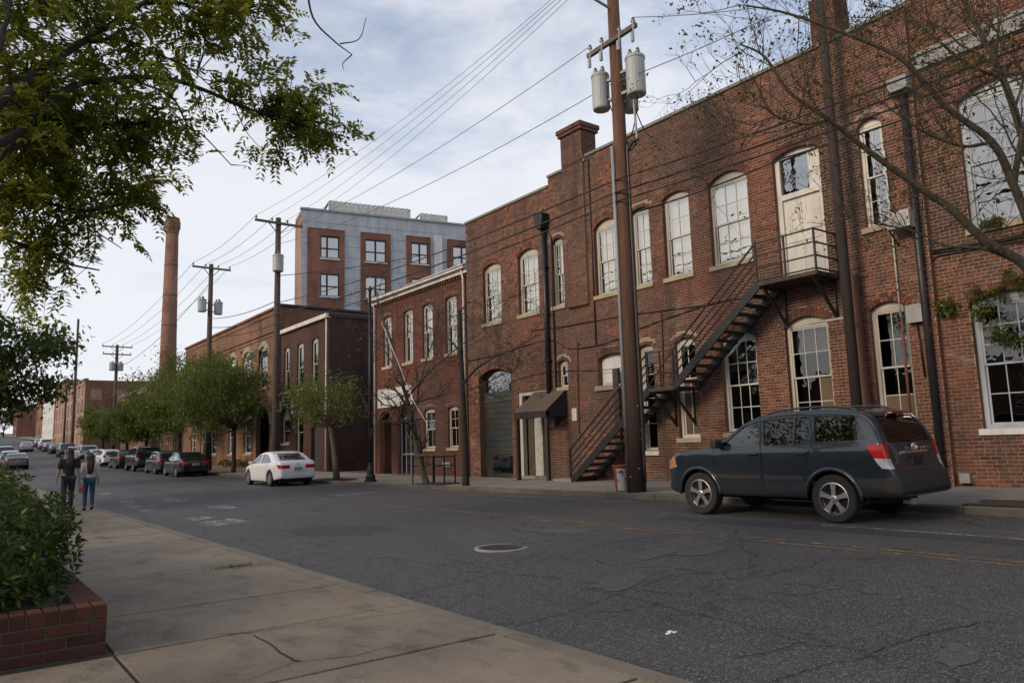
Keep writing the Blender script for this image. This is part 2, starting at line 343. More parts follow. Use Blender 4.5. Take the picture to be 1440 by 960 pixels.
def asphalt(name, lo, hi, cracks=True, speck=.75):
    t = NT(name); p = t.pos()
    n = t.noise(t.map(p, (1, .12, 1)), .75, 5, .6, .2); n2 = t.noise(p, .5, 5, .65); sp = t.noise(p, 95, 2, .55); sp2 = t.noise(p, 38, 3, .65)
    f = t.math('ADD', t.math('MULTIPLY', n, .6), t.math('MULTIPLY', n2, .4)); c = t.mix(t.rng(f, .36, .64), lo, hi)
    sp3 = t.noise(p, 15, 4, .75); c = t.mix(t.rng(sp3, .54, .68, 0, .6), c, tuple(x*2.0 for x in hi)); c = t.mix(t.rng(sp3, .30, .45, .8, 0), c, tuple(x*.4 for x in lo)); c = t.mix(t.rng(t.noise(p, 44, 2, .5), .60, .68, 0, speck), c, (.24, .23, .22)); c = t.mix(t.rng(sp, .54, .63, 0, speck), c, (.22, .21, .20)); c = t.mix(t.rng(sp2, .55, .7, 0, .65), c, (.018, .017, .017))
    h = t.math('ADD', t.math('MULTIPLY', sp, .8), sp2)
    if cracks:
        w = t.n('VectorMath', {0: p, 1: t.n('VectorMath', {0: t.n('TexNoise', {'Vector': p, 'Scale': 1.2, 'Detail': 6, 'Roughness': .7}).outputs['Color'], 1: (.9, .9, .9)}, operation='MULTIPLY').outputs[0]}, operation='ADD').outputs[0]
        v = t.n('TexVoronoi', {'Vector': t.map(w, (1, .7, .01)), 'Scale': .42}, feature='DISTANCE_TO_EDGE').outputs['Distance']
        v2 = t.n('TexVoronoi', {'Vector': t.map(w, (1, 1, .01), loc=(4, 2, 0)), 'Scale': 1.5}, feature='DISTANCE_TO_EDGE').outputs['Distance']
        msk = t.rng(t.noise(p, .33, 3), .52, .60); fade = t.rng(t.noise(p, 1.6, 3), .38, .55)
        k = t.math('MULTIPLY', t.rng(v, .002, .006, 1, 0), fade); k2 = t.math('MULTIPLY', t.rng(v2, .004, .012, 1, 0), msk)
        k = t.math('MAXIMUM', k, k2); c = t.mix(t.math('MULTIPLY', k, .5), c, (.009, .009, .009)); h = t.math('SUBTRACT', h, t.math('MULTIPLY', k, 4))
    r = t.rng(n2, .3, .7, .62, .78)
    return t.done(t.bsdf(c, r, t.bump(h, .8, .008), Specular_IOR_Level=.42))
asphalt('asphalt', (.024, .024, .025), (.050, .049, .048)); asphalt('asphalt_patch', (.060, .058, .056), (.080, .078, .075), False, .35); asphalt('asphalt_dark', (.030, .030, .031), (.045, .045, .046), False, .2)
def worn(name, col, lo=.44, hi=.58):
    t = NT(name); p = t.pos(); n = t.noise(p, 5, 7, .75, .5); s = t.noise(p, 70, 2)
    m = t.rng(t.math('ADD', n, t.math('MULTIPLY', s, .25)), lo+.12, hi+.12); b = t.bsdf(col, .8); tr = t.n('BsdfTransparent').outputs[0]
    return t.done(t.n('MixShader', {0: m, 1: tr, 2: b}).outputs[0])
worn('paint_yellow', (.30, .185, .065), .45, .64); worn('paint_road_white', (.33, .33, .32), .45, .62)
t_ = NT('ground_soil'); n_ = t_.noise(t_.pos(), .3, 6, .6); t_.done(t_.bsdf(t_.mix(n_, (.06, .055, .035), (.10, .10, .06)), .95))
M = MATS
# ------------------------------------------------------------------ ground, road, pavements
XL, XR, XF = 3.85, 13.30, 17.10          # left kerb face, right kerb face, facade line
def rise(y): return .00018*max(0, min(y, 190)-20)**2+(.00018*2*170*(y-190)*.5 if y > 190 else 0)
def bend(y): return .00012*max(0, min(y, 150)-25)**2+(.00012*2*125*(y-150)*.9 if y > 150 else 0)
def gutter(y): return .27-.005*(min(max(y, 5), 30)-5)
def road_z(x, y): return gutter(y)*min(1, max(0, (x-XL)/(XR-XL)))+rise(y)
def walk_z(x, y): return gutter(y)+.125+.018*(x-XR)+rise(y)          # right pavement
def left_z(y): return .10+rise(y)
def sheet(name, xs, ys, zf, mat, parent=None, zoff=0):
    V = [(x+bend(y), y, zf(x, y)+zoff) for y in ys for x in xs]; nx = len(xs)
    F = [(j*nx+i, j*nx+i+1, (j+1)*nx+i+1, (j+1)*nx+i) for j in range(len(ys)-1) for i in range(nx-1)]
    return poly_mesh(name, V, F, mat, parent)
YS = [-120, -60, -30]+list(np.arange(-14, 60, 2.))+list(np.arange(60, 420, 8.))
g = sheet('ground', [-260, -60, -20, XL-.3, XR+.3, XF, 30, 80, 320], YS+[600, 900], lambda x, y: rise(y)*1.0-.12, M['ground_soil']); tag(g, kind='structure')
road = sheet('road', list(np.linspace(XL-.02, XR+.02, 12)), YS, lambda x, y: road_z(x, y)+.035*math.sin(PI*(x-XL)/(XR-XL)), M['asphalt']); tag(road, kind='structure')
def rz(x, y): return road_z(x, y)+.035*math.sin(PI*(x-XL)/(XR-XL))
def rpoly(name, pts, mat, parent=road, off=.004):
    m = MB(); m.face([(x, y, rz(x-bend(y), y)+off) for x, y in pts]); return m.build(name, mat, parent)
def slab_mesh(cx, cy, w, l, zf, th=.06, bev=.006):
    # bevelled slab with its own edges, following the fall of the ground
    m = MB(); a, b = w/2, l/2
    for (ix, iy, dz) in ((a, b, -th), (a, b, -bev), (a-bev, b-bev, 0)):
        for sx, sy in ((-1, -1), (1, -1), (1, 1), (-1, 1)):
            x, y = cx+sx*ix, cy+sy*iy; m.v.append((x+bend(y), y, zf(x, y)+dz))
    for k in (0, 4):
        for i in range(4): m.f.append((k+i, k+(i+1) % 4, k+4+(i+1) % 4, k+4+i)); m.m.append(0)
    m.f.append((8, 9, 10, 11)); m.m.append(0); return m
# left pavement: bedding sheet, slabs with open joints
lw = sheet('left_pavement', [-40, -6, 1.0, XL-.2], YS, lambda x, y: left_z(y)-.014, M['soil']); tag(lw, kind='structure')
joints = [-6, -4.4, -2.8, -1.2, .4, 2.0, 3.55, 5.1, 6.62, 8.15, 10.3, 12.6, 14.3, 16.0]
while joints[-1] < 92: joints.append(joints[-1]+1.62)
for i in range(len(joints)-1):
    y0, y1 = joints[i]+.022, joints[i+1]-.022
    spans = [(1.16, XL-.20)]
    if y1 < 6.7: spans.append((-1.6, 1.145)); spans.append((-4.6, -1.615))
    for x0, x1 in spans:
        dz = random.uniform(-.004, .004); tx = random.uniform(-.004, .004)
        slab_mesh((x0+x1)/2, (y0+y1)/2, x1-x0-.012, y1-y0, lambda x, y: left_z(y)+dz+tx*(x-2)).build('paving_slab', M['concrete'], lw)
sheet('near_slabs', [-40, XL-.2], [-120, -60, -6.02], lambda x, y: left_z(y), M['concrete'], lw); sheet('near_slabs', [XR+.2, XF+.2], [-120, -60, -6.02], lambda x, y: walk_z(x, y), M['concrete_right'], rw) if 0 else None
sheet('far_slabs', [1.16, XL-.2], [92, 120, 160, 200, 260, 400], lambda x, y: left_z(y), M['concrete'], lw)
def kerb(name, x0, x1, zf, y0, y1, ln, mat, drop, parent, face):
    y = y0
    while y < y1:
        l = ln*random.uniform(.9, 1.1); m = MB(); a, b = x0, x1; e = .025; j = random.uniform(-.008, .008)
        pr = [(a, -drop), (a, -e if face < 0 else 0), (a+e if face < 0 else a, 0), (b if face < 0 else b-e, 0), (b, 0 if face < 0 else -e), (b, -drop)]
        ya, yb = y+.006, y+l-.006
        m.prism(pr, lambda p, q, d: (p+bend(d)+j, d, zf(p, d)+q+j*.4), ya, yb); m.build('kerb_stone', mat, parent); y += l
lk = tag(MB.build(type('B', (MB,), {})(), 'left_kerb', M['kerb_concrete']) if False else sheet('left_kerb', [XL-.19, XL-.02], YS, lambda x, y: left_z(y)-.05, M['kerb_concrete']), kind='structure')
kerb('kerb', XL-.19, XL, lambda x, y: left_z(y)+.002, -8, 100, 2.6, M['kerb_concrete'], .22, lk, 1)
sheet('far_kerb', [XL-.19, XL], [100, 130, 160, 200, 260, 400], lambda x, y: left_z(y), M['kerb_concrete'], lk)
rk = tag(sheet('right_kerb', [XR+.02, XR+.17], YS, lambda x, y: walk_z(x, y)-.06, M['kerb_dark']), kind='structure')
kerb('kerb', XR, XR+.19, lambda x, y: walk_z(x, y)+.003, -6, 96, 1.7, M['kerb_dark'], .26, rk, -1)
sheet('far_kerb', [XR, XR+.19], [96, 130, 160, 200, 260, 400], lambda x, y: walk_z(x, y), M['kerb_dark'], rk)
rw = tag(sheet('right_pavement', [XR+.18, XF+.1, XF+9, XF+30], YS, lambda x, y: walk_z(min(x, XF), y)-.02, M['mortar_dark']), kind='structure')
y = -6.
while y < 60:
    l = 1.55
    for x0, x1 in ((XR+.20, XR+1.95), (XR+1.96, XF+.25)):
        if x0 < XR+.3 and any(abs(y+l/2-q) < 1.0 for q in (4.6, 23.2, 31.4)): x0 = XR+1.25       # tree pits
        dz = random.uniform(-.005, .005)
        slab_mesh((x0+x1)/2, y+l/2, x1-x0-.012, l-.014, lambda x, yy: walk_z(x, yy)+dz).build('paving_slab', M['concrete_right'], rw)
    y += l
sheet('far_slabs', [XR+.2, XF+.2], [60.3, 80, 100, 130, 160, 200, 260, 400], lambda x, y: walk_z(x, y), M['concrete_right'], rw)
for q in (4.6, 23.2, 31.4):
    o = sheet('tree_pit', [XR+.2, XR+.7, XR+1.25], [q-1, q-.3, q+.3, q+1], lambda x, y: walk_z(x, y)-.008+random.uniform(0, .03), M['soil'], rw)
simple('crack_tar', (.014, .014, .014), .8)
# painted lines, patches, cracks, manhole
def strip(name, xa, xb, y0, y1, mat, off, step=3.):
    n = max(2, int((y1-y0)/step)+1); ys = np.linspace(y0, y1, n)
    return sheet(name, [xa, xb], list(ys), lambda x, y: rz(x, y), M[mat], road, off)
XY = onZ(947, 749, .17)[0]
strip('yellow_line', XY-.10, XY+.0, -6, 200, 'paint_yellow', .006); strip('yellow_line', XY+.12, XY+.22, -6, 200, 'paint_yellow', .006)
strip('parking_line', XR-2.35, XR-2.25, 2.2, 6.6, 'paint_road_white', .006)
strip('asphalt_seam', XY+1.3, XY+1.75, -4, 9.5, 'asphalt_dark', .004); strip('asphalt_seam', XR-1.0, XR-.35, 12, 30, 'asphalt_patch', .004)
for px, py, w, l in ((312, 711, .5, 1.6), (318, 729, .7, 1.3), (300, 731, .4, 1.3), (248, 702, .8, 1.0), (180, 703, .35, 1.7), (188, 708, .4, 1.7), (280, 724, .5, 1.), (150, 693, .4, 2), (128, 686, .4, 2), (205, 713, .3, 1.2), (235, 700, .4, 1.4), (95, 672, .4, 2.4), (118, 679, .35, 2.2), (500, 696, 1.6, .5)):
    c = onZ(px, py, .12); x, y = c[0], c[1]
    rpoly('worn_marking', [(x-w/2, y-l/2), (x+w/2, y-l/2+.1), (x+w/2+.05, y+l/2), (x-w/2, y+l/2-.08)], M['paint_road_white'], off=.006)
def blob(cx, cy, a, b, n=18, rot=0, jit=.12):
    out = []
    for k in range(n):
        t = 2*PI*k/n; r = 1+random.uniform(-jit, jit); u, v = a*r*math.cos(t), b*r*math.sin(t)
        out.append((cx+u*math.cos(rot)-v*math.sin(rot), cy+u*math.sin(rot)+v*math.cos(rot)))
    return out
for px, py, a, b, mt, off in ((870, 818, .42, .26, 'asphalt_patch', .005), (1345, 920, .30, .13, 'asphalt_patch', .005), (960, 776, .9, .5, 'asphalt_patch', .004), (790, 752, .35, .6, 'asphalt_patch', .005), (470, 745, .6, 1.2, 'asphalt_dark', .003)):
    c = onZ(px, py, .08); rpoly('asphalt_patch', blob(c[0], c[1], a, b, n=15, rot=.4, jit=.28), M[mt], off=off)
def crack(pxs, w=.011):
    P = [onZ(px, py, .07)[:2] for px, py in pxs]; pts = []
    for i in range(len(P)-1):
        k = max(2, int(np.linalg.norm(P[i+1]-P[i])/.07))
        for t in np.linspace(0, 1, k, endpoint=False): pts.append(P[i]+(P[i+1]-P[i])*t+np.array([random.gauss(0, .012), random.gauss(0, .012)]))
    pts.append(P[-1]); m = MB(); n = len(pts)
    for i, p in enumerate(pts):
        d = pts[min(i+1, n-1)]-pts[max(i-1, 0)]; d = d/(np.linalg.norm(d)+1e-9); q = np.array([-d[1], d[0]]); ww = w*random.uniform(.35, 1.2)*(.3 if i in (0, n-1) else 1)
        for s in (-1, 1): e = p+q*s*ww/2; m.v.append((e[0], e[1], rz(e[0], e[1])+.007))
    for i in range(n-1): m.f.append((2*i, 2*i+2, 2*i+3, 2*i+1)); m.m.append(0)
    m.build('crack', M['crack_tar'], road)
for c in ([(560, 828), (650, 815), (760, 790), (860, 770), (960, 760)], [(620, 783), (680, 798), (720, 793), (770, 778)], [(960, 858), (1060, 880), (1130, 902), (1230, 915), (1300, 895), (1400, 880)], [(1025, 918), (1080, 912), (1130, 900)], [(720, 872), (800, 855), (870, 835), (950, 812)], [(870, 800), (960, 783), (1040, 768), (1150, 752)], [(820, 826), (900, 842), (960, 858)], [(1060, 955), (1160, 928), (1250, 918)], [(1200, 752), (1330, 765), (1440, 770)], [(380, 740), (470, 760), (540, 750)], [(1050, 836), (1130, 842), (1200, 832)], [(700, 690), (850, 703), (940, 712)]): crack(c)
mh = thing('manhole_cover', 'round iron manhole cover sunk in the asphalt beside the yellow lines', 'manhole cover', (0, 0, 0))
c = onZ(705, 768, .12); mx_, my_ = c[0], c[1]; mh.location = (mx_, my_, rz(mx_, my_))
m = MB(); m.lathe([(.40, -.02), (.40, .008), (.345, .010), (.345, .004), (.34, -.02)], n=32); o = m.build('ring', M['stone_band'], mh)
m = MB(); m.lathe([(.335, -.02), (.335, .006), (.31, .007), (.30, .003), (0.001, .003)], n=32)
for k in range(-4, 5):
    w = math.sqrt(max(0, .29**2-(k*.064)**2))
    for j in range(-4, 5):
        if abs(j*.064) < w: m.box((k*.064, j*.064, .005), (.04, .04, .007))
m.build('lid', M['iron_rusty'], mh); local(mh)
c = onZ(940, 893, .03); pl = MB(); R_ = Matrix.Rotation(.5, 3, 'Z')
for k, (dx, dy, dz) in enumerate(((0, 0, .004), (.05, .01, .012), (.09, -.015, .006))): pl.bb((c[0]+dx*.7-.02, c[1]+dy-.014, rz(c[0], c[1])+dz), (c[0]+dx*.7+.02, c[1]+dy+.016, rz(c[0], c[1])+dz+.008))
tag(pl.build('paper_scrap', M['paper']), 'crumpled white paper scrap lying on the asphalt near the kerb', 'litter')
# crack and worn spot in the near pavement
def pcrack(pxs, w=.011):
    P = [onZ(a, b, .105)[:2] for a, b in pxs]; pts = []
    for i in range(len(P)-1):
        for t in np.linspace(0, 1, 7, endpoint=False): pts.append(P[i]+(P[i+1]-P[i])*t+np.array([random.gauss(0, .006), random.gauss(0, .006)]))
    pts.append(P[-1]); m = MB(); n = len(pts)
    for i, p in enumerate(pts):
        d = pts[min(i+1, n-1)]-pts[max(i-1, 0)]; d = d/(np.linalg.norm(d)+1e-9); q = np.array([-d[1], d[0]])
        for s in (-1, 1): e = p+q*s*w*random.uniform(.3, .7); m.v.append((e[0], e[1], left_z(e[1])+.0085))
    for i in range(n-1): m.f.append((2*i, 2*i+2, 2*i+3, 2*i+1)); m.m.append(0)
    m.build('crack', M['undercarriage'], lw)
pcrack([(355, 893), (385, 908), (398, 920), (422, 930)], .014); pcrack([(300, 892), (355, 889), (415, 880)]); pcrack([(420, 930), (500, 922), (560, 905)], .007); pcrack([(495, 870), (560, 862), (600, 855)], .006); pcrack([(350, 955), (390, 940), (420, 928)], .006)
# grass tufts in joints
def tufts(name, spots, label, n=60, h=.06):
    V = []; F = []
    for (x, y, z, sx, sy) in spots:
        for k in range(n):
            a = random.uniform(0, 2*PI); px = x+random.gauss(0, sx); py = y+random.gauss(0, sy); hh = h*random.uniform(.4, 1.2); ln = random.uniform(0, .03)
            w = .003; b = len(V); V += [(px-w*math.sin(a), py+w*math.cos(a), z), (px+w*math.sin(a), py-w*math.cos(a), z), (px+ln*math.cos(a), py+ln*math.sin(a), z+hh)]; F.append((b, b+1, b+2))
    return tag(poly_mesh(name, V, F, M['grass']), label, 'grass', kind='stuff')
c = onZ(330, 797, .1); tufts('grass', [(c[0], c[1], .10, .16, .02)], 'low green grass tuft growing in a pavement joint', 260, .05)
sp = []
for px, py in ((300, 782), (790, 908), (812, 920), (540, 838)): c = onZ(px, py, .09); sp.append((c[0], c[1], .09, .05, .05))
tufts('moss', sp, 'small moss and weeds along the near kerb', 60, .02)
sp = [(XR+.5+random.random()*.6, 23.2+random.uniform(-.9, .9), walk_z(XR+.6, 23)-.01, .15, .15) for _ in range(14)]
tufts('weeds', sp, 'thin grass and weeds in the tree pit soil', 40, .05)
# fallen leaves along the right gutter
V = []; F = []
for k in range(700):
    y = random.uniform(2, 34); x = XR-abs(random.gauss(0, .12))-.02 if random.random() < .7 else XR+random.uniform(.2, 1.8)
    z = rz(x, y)+.008 if x < XR else walk_z(x, y)+.012
    a = random.uniform(0, 6.3); s = random.uniform(.014, .03); b = len(V)
    for q in range(4): V.append((x+s*math.cos(a+q*PI/2)*(1.5 if q % 2 else .8), y+s*math.sin(a+q*PI/2), z+random.uniform(0, .012)))
    F.append((b, b+1, b+2, b+3))
tag(poly_mesh('fallen_leaves', V, F, M['fallen_leaf']), 'scattered brown fallen leaves along the far kerb', 'leaves', kind='stuff')
# ------------------------------------------------------------------ facades
class Fr:                       # local frame of a facade: u along, v up, n out of the wall
    def __init__(s, O, U, N): s.O = np.array(O, float); s.U = np.array(U, float); s.N = np.array(N, float)
    def __call__(s, u, v, n=0): return s.O+s.U*u+s.N*n+np.array([0, 0, v])
def street_frame(X): return Fr((X, 0, 0), (0, 1, 0), (-1, 0, 0))
class Op:                       # opening: jambs u0..u1, sill v0, spring vs, crown vc
    def __init__(s, u0, u1, v0, vs, vc=None): s.u0, s.u1, s.v0, s.vs, s.vc = min(u0, u1), max(u0, u1), v0, vs, vc or vs; s.arch()
    def arch(s):
        a = (s.u1-s.u0)/2; h = s.vc-s.vs; s.mid = (s.u0+s.u1)/2
        if h > .02: s.R = (a*a+h*h)/(2*h); s.cv = s.vc-s.R; s.ang = math.asin(min(1, a/s.R))
        else: s.R = None
    def span(s, v, grow=0.):
        if v < s.v0 or v > s.vc+grow: return None
        if v <= s.vs or s.R is None: return (s.u0, s.u1) if v <= s.vs+.001 else ((s.u0, s.u1) if s.R is None and v <= s.vc else None)
        q = (s.R+grow)**2-(v-s.cv)**2
        if q <= 0: return None
        w = math.sqrt(q)
        if grow == 0: w = min(w, (s.u1-s.u0)/2)
        else: a_ = s.ang+.04/s.R; w = max(min(w, (v-s.cv)*math.tan(a_)) if a_ < 1.5 else w, math.sqrt(max(0, s.R**2-(v-s.cv)**2)) if v < s.vc else 0)
        return (s.mid-w, s.mid+w)
    def outline(s, n=10, ins=0.):
        P = [(s.u0+ins, s.v0+ins), (s.u1-ins, s.v0+ins)]
        if s.R is None: return P+[(s.u1-ins, s.vs-ins), (s.u0+ins, s.vs-ins)]
        for k in range(n+1):
            a = s.ang-2*s.ang*k/n; P.append((s.mid+(s.R-ins)*math.sin(a)*(1 if True else 0), s.cv+(s.R-ins)*math.cos(a)))
        P[2] = (s.u1-ins, P[2][1]); P[-1] = (s.u0+ins, P[-1][1]); return P
def wpx(X, xl, xr, yb, ys, yc=None, floor=None):
    ym = (yb+ys)/2; a = onX(xl, ym, X); b = onX(xr, ym, X)
    v0 = onX(xl, yb, X)[2] if floor is None else floor; vs = onX(xl, ys, X)[2]
    vc = onX((xl+xr)/2, yc, X)[2] if yc else None
    if vc and vc < vs+.06: vc = vs+.06
    return Op(b[1], a[1], v0, vs, vc)
def free_spans(u0, u1, v, ops, grow):
    cuts = sorted(q for q in (o.span(v, grow) for o in ops) if q); out = []; p = u0
    for a, b in cuts:
        if a > p+.002: out.append((p, min(a, u1)))
        p = max(p, b)
    if p < u1-.002: out.append((p, u1))
    return [(a, b) for a, b in out if b > a]
def wall_sheet(fr, u0, u1, v0, v1, ops, course=.078, n=0., back=None, grow=.10):
    m = MB(); k = max(1, int(round((v1-v0)/course))); hs = (v1-v0)/k
    for i in range(k):
        a, b = v0+i*hs, v0+(i+1)*hs; vm = (a+b)/2
        for p, q in free_spans(u0, u1, vm, ops, grow if any(o.R and o.vs < vm < o.vc+grow for o in ops) else 0.):
            m.face([fr(p, a, n), fr(q, a, n), fr(q, b, n), fr(p, b, n)])
    for o in ops:
        if o.vs > 50: continue                                       # reveals
        P = o.outline()
        for i in range(len(P)):
            j = (i+1) % len(P); m.face([fr(*P[i], n+.004), fr(*P[j], n+.004), fr(*P[j], n-.30), fr(*P[i], n-.30)], 1)
    return m
def bricks_mesh(fr, u0, u1, v0, v1, ops, n=0., bw=.205, bh=.078, joint=.011, proud=.009, pick=None, picked=300):
    V = []; F = []; cand = []; k = int(round((v1-v0)/bh)); bh = (v1-v0)/k
    def emit(p, q, a, b, d):
        j = len(V); e = .004
        for (uu, vv, nn) in ((p, a, n-.002), (q, a, n-.002), (q, b, n-.002), (p, b, n-.002), (p+e, a+e, n+d), (q-e, a+e, n+d), (q-e, b-e, n+d), (p+e, b-e, n+d)): V.append(fr(uu, vv, nn))
        F.extend([(j+4, j+5, j+6, j+7), (j, j+1, j+5, j+4), (j+1, j+2, j+6, j+5), (j+2, j+3, j+7, j+6), (j+3, j, j+4, j+7)])
    for i in range(k):
        a = v0+i*bh+joint/2; b = v0+(i+1)*bh-joint/2; vm = (a+b)/2; head = i % 6 == 5; w = bw/2+.004 if head else bw
        off = (i % 2)*w/2+RNG.uniform(-.012, .012)
        for p, q in free_spans(u0, u1, vm, ops, .215 if any(o.R and o.vs < vm < o.vc+.215 for o in ops) else 0.):
            s = p; x = math.floor((p-off)/w)*w+off+w
            while s < q-.02:
                e = min(x, q)
                if e-s > .03:
                    d = proud+RNG.uniform(-.004, .004); full = abs(e-s-bw) < 1e-6
                    r_ = (s+joint/2, e-joint/2, a, b, d)
                    if pick and full: cand.append(r_)
                    else: emit(*r_)
                s = e; x += w
    sing = []
    if pick:
        cand.sort(key=lambda r_: pick((r_[0]+r_[1])/2, (r_[2]+r_[3])/2)); sing = cand[:picked]
        for r_ in cand[picked:]: emit(*r_)
    return V, F, sing, (bw-joint, bh-joint)
_bm = {}
def single_brick_mesh(w, h, d, mat, fr):
    key = (round(w, 3), round(h, 3), mat.name, tuple(fr.U))
    if key not in _bm:
        m = MB(); e = .004
        for (uu, vv, nn) in ((-w/2, -h/2, -.012), (w/2, -h/2, -.012), (w/2, h/2, -.012), (-w/2, h/2, -.012), (-w/2+e, -h/2+e, d), (w/2-e, -h/2+e, d), (w/2-e, h/2-e, d), (-w/2+e, h/2-e, d)):
            p = fr.U*uu+fr.N*nn+np.array([0, 0, vv]); m.v.append(tuple(p))
        m.f = [(4, 5, 6, 7), (0, 1, 5, 4), (1, 2, 6, 5), (2, 3, 7, 6), (3, 0, 4, 7), (0, 3, 2, 1)]; m.m = [0]*6
        _bm[key] = m.mesh('brick', mat)
    return _bm[key]
def arch_ring(fr, o, mat, parent, n=0., two=True, proud=.016, th=.105):
    m = MB()
    for ring in range(2 if two else 1):
        r0 = o.R+ring*(th+.006); r1 = r0+th; k = max(5, int(2*o.ang*r0/.078))
        ex = .04/o.R
        for i in range(k):
            a0 = -o.ang-ex+(2*o.ang+2*ex)*(i+.06)/k; a1 = -o.ang-ex+(2*o.ang+2*ex)*(i+.94)/k; d = proud+random.uniform(-.003, .003)
            P = [(o.mid+r_*math.sin(a), o.cv+r_*math.cos(a)) for r_, a in ((r0, a0), (r0, a1), (r1, a1), (r1, a0))]
            m.prism(P, lambda x, y, q: fr(x, y, n+q), -.14, d)
    return m.build('window_arch', mat, parent)
def flat_arch(fr, o, mat, parent, n=0., h=.22, proud=.014):
    m = MB(); k = int((o.u1-o.u0+.16)/.078)
    for i in range(k):
        a = o.u0-.08+(o.u1-o.u0+.16)*(i+.07)/k; b = o.u0-.08+(o.u1-o.u0+.16)*(i+.93)/k
        c, e = fr(a, o.vs, n-.1), fr(b, o.vs+h, n+proud+random.uniform(-.003, .003)); m.bb(c, e)
    return m.build('window_lintel', mat, parent)
def fbox(m, fr, u0, u1, v0, v1, n0, n1, mi=0): m.bb(fr(u0, v0, n0), fr(u1, v1, n1), mi) if abs(fr.U[0]*fr.U[1]) < 1e-9 else m.prism([(u0, v0), (u1, v0), (u1, v1), (u0, v1)], lambda a, b, d: fr(a, b, d), n0, n1, mi)
def sash_window(fr, parent, o, cols, rt, rb, gl, trim, n=0., setb=.13, sill=True, window_backing=None, meet=.5, jam=.075, board=None, far=False):
    """frame (the part) > upper and lower sash, panes, sill"""
    a, b, v0, vs = o.u0, o.u1, o.v0, o.vs; m = MB(); f0, f1 = n-setb-.09, n-setb
    fbox(m, fr, a, a+jam, v0, vs, f0, f1); fbox(m, fr, b-jam, b, v0, vs, f0, f1)
    fbox(m, fr, a+jam, b-jam, vs-jam*.8, vs, f0, f1); fbox(m, fr, a+jam, b-jam, v0, v0+jam*.8, f0, f1+.02)
    if o.R:
        P = [p for p in o.outline()[2:]]; m.prism(P, lambda x, y, d: fr(x, y, d), f0+.02, f1+.012)
    w = m.build('window', M[trim], parent)
    ia, ib, iv0, iv1 = a+jam, b-jam, v0+jam*.8, vs-jam*.8; vm = iv0+(iv1-iv0)*meet; st = .042
    for (s0, s1, rows, dn) in ((vm-.02, iv1, rt, -.02), (iv0, vm+.02, rb, -.055)):
        m = MB(); q0, q1 = n-setb+dn-.032, n-setb+dn
        fbox(m, fr, ia, ia+st, s0, s1, q0, q1); fbox(m, fr, ib-st, ib, s0, s1, q0, q1); fbox(m, fr, ia+st, ib-st, s0, s0+st, q0, q1); fbox(m, fr, ia+st, ib-st, s1-st, s1, q0, q1)
        pa, pb, pc, pd = ia+st, ib-st, s0+st, s1-st; mu = .011
        for k in range(1, cols): x = pa+(pb-pa)*k/cols; fbox(m, fr, x-mu, x+mu, pc, pd, q0+.004, q1-.003)
        for k in range(1, rows): z = pc+(pd-pc)*k/rows; fbox(m, fr, pa, pb, z-mu, z+mu, q0+.006, q1-.005)
        m.build('sash', M[trim], w)
        for i in range(cols):
            for j in range(rows):
                x0, x1 = pa+(pb-pa)*i/cols, pa+(pb-pa)*(i+1)/cols; z0, z1 = pc+(pd-pc)*j/rows, pc+(pd-pc)*(j+1)/rows
                p = MB(); t1, t2 = random.uniform(-.006, .006), random.uniform(-.006, .006); cn = q0+.014    # old panes sit a little crooked
                p.prism([(x0, z0), (x1, z0), (x1, z1), (x0, z1)], lambda uu, vv, d: fr(uu, vv, cn+d+t1*(uu-x0)+t2*(vv-z0)), 0, .004); p.build('pane', M[gl if not board or dn > -.03 or (i, j) not in board else 'board_tan'], w)
    if sill:
        m = MB(); fbox(m, fr, a-.07, b+.07, v0-.13, v0-.001, n-.2, n+.07); m.build('sill', M[sill if isinstance(sill, str) else 'sill_stone'], w)
    if window_backing:
        m = MB(); z = v0+(vs-v0)*(window_backing[1]); fbox(m, fr, a+.04, b-.04, z, vs+.02, n-setb-.22, n-setb-.20); m.build('window_backing', M[window_backing[0]], w)
    return w
def shell(fr, u0, u1, v1, depth, parent, v0=0, roofz=None, mat='roof_dark', inner=True, wallmat=None):
    m = MB(); z = roofz or v1-.5
    fbox(m, fr, u0+.02, u1-.02, z-.2, z, -.32, -depth); m.build('roof', M[mat], parent)
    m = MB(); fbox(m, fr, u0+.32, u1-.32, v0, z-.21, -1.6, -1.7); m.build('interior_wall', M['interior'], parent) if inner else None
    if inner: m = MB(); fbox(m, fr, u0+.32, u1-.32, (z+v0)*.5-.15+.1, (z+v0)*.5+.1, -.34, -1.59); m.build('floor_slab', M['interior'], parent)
    m = MB(); fbox(m, fr, u0+.003, u0+.3, v0, v1-.05, -.012, -depth+.31); fbox(m, fr, u1-.3, u1-.003, v0, v1-.05, -.012, -depth+.31); fbox(m, fr, u0+.31, u1-.31, v0, v1-.05, -depth+.3, -depth)
    m.build('outer_wall', M[wallmat or 'far_brick_red'], parent)
def coping(fr, u0, u1, v, parent, mat='coping', th=.09, out=.06, n=0.):
    x = u0
    while x < u1-.05:
        e = min(u1, x+1.9); m = MB(); fbox(m, fr, x+.003, e-.003, v, v+th+random.uniform(-.003, .003), n-.34, n+out); m.build('coping', M[mat], parent); x = e
CAMP = np.array([0, 0, HC])
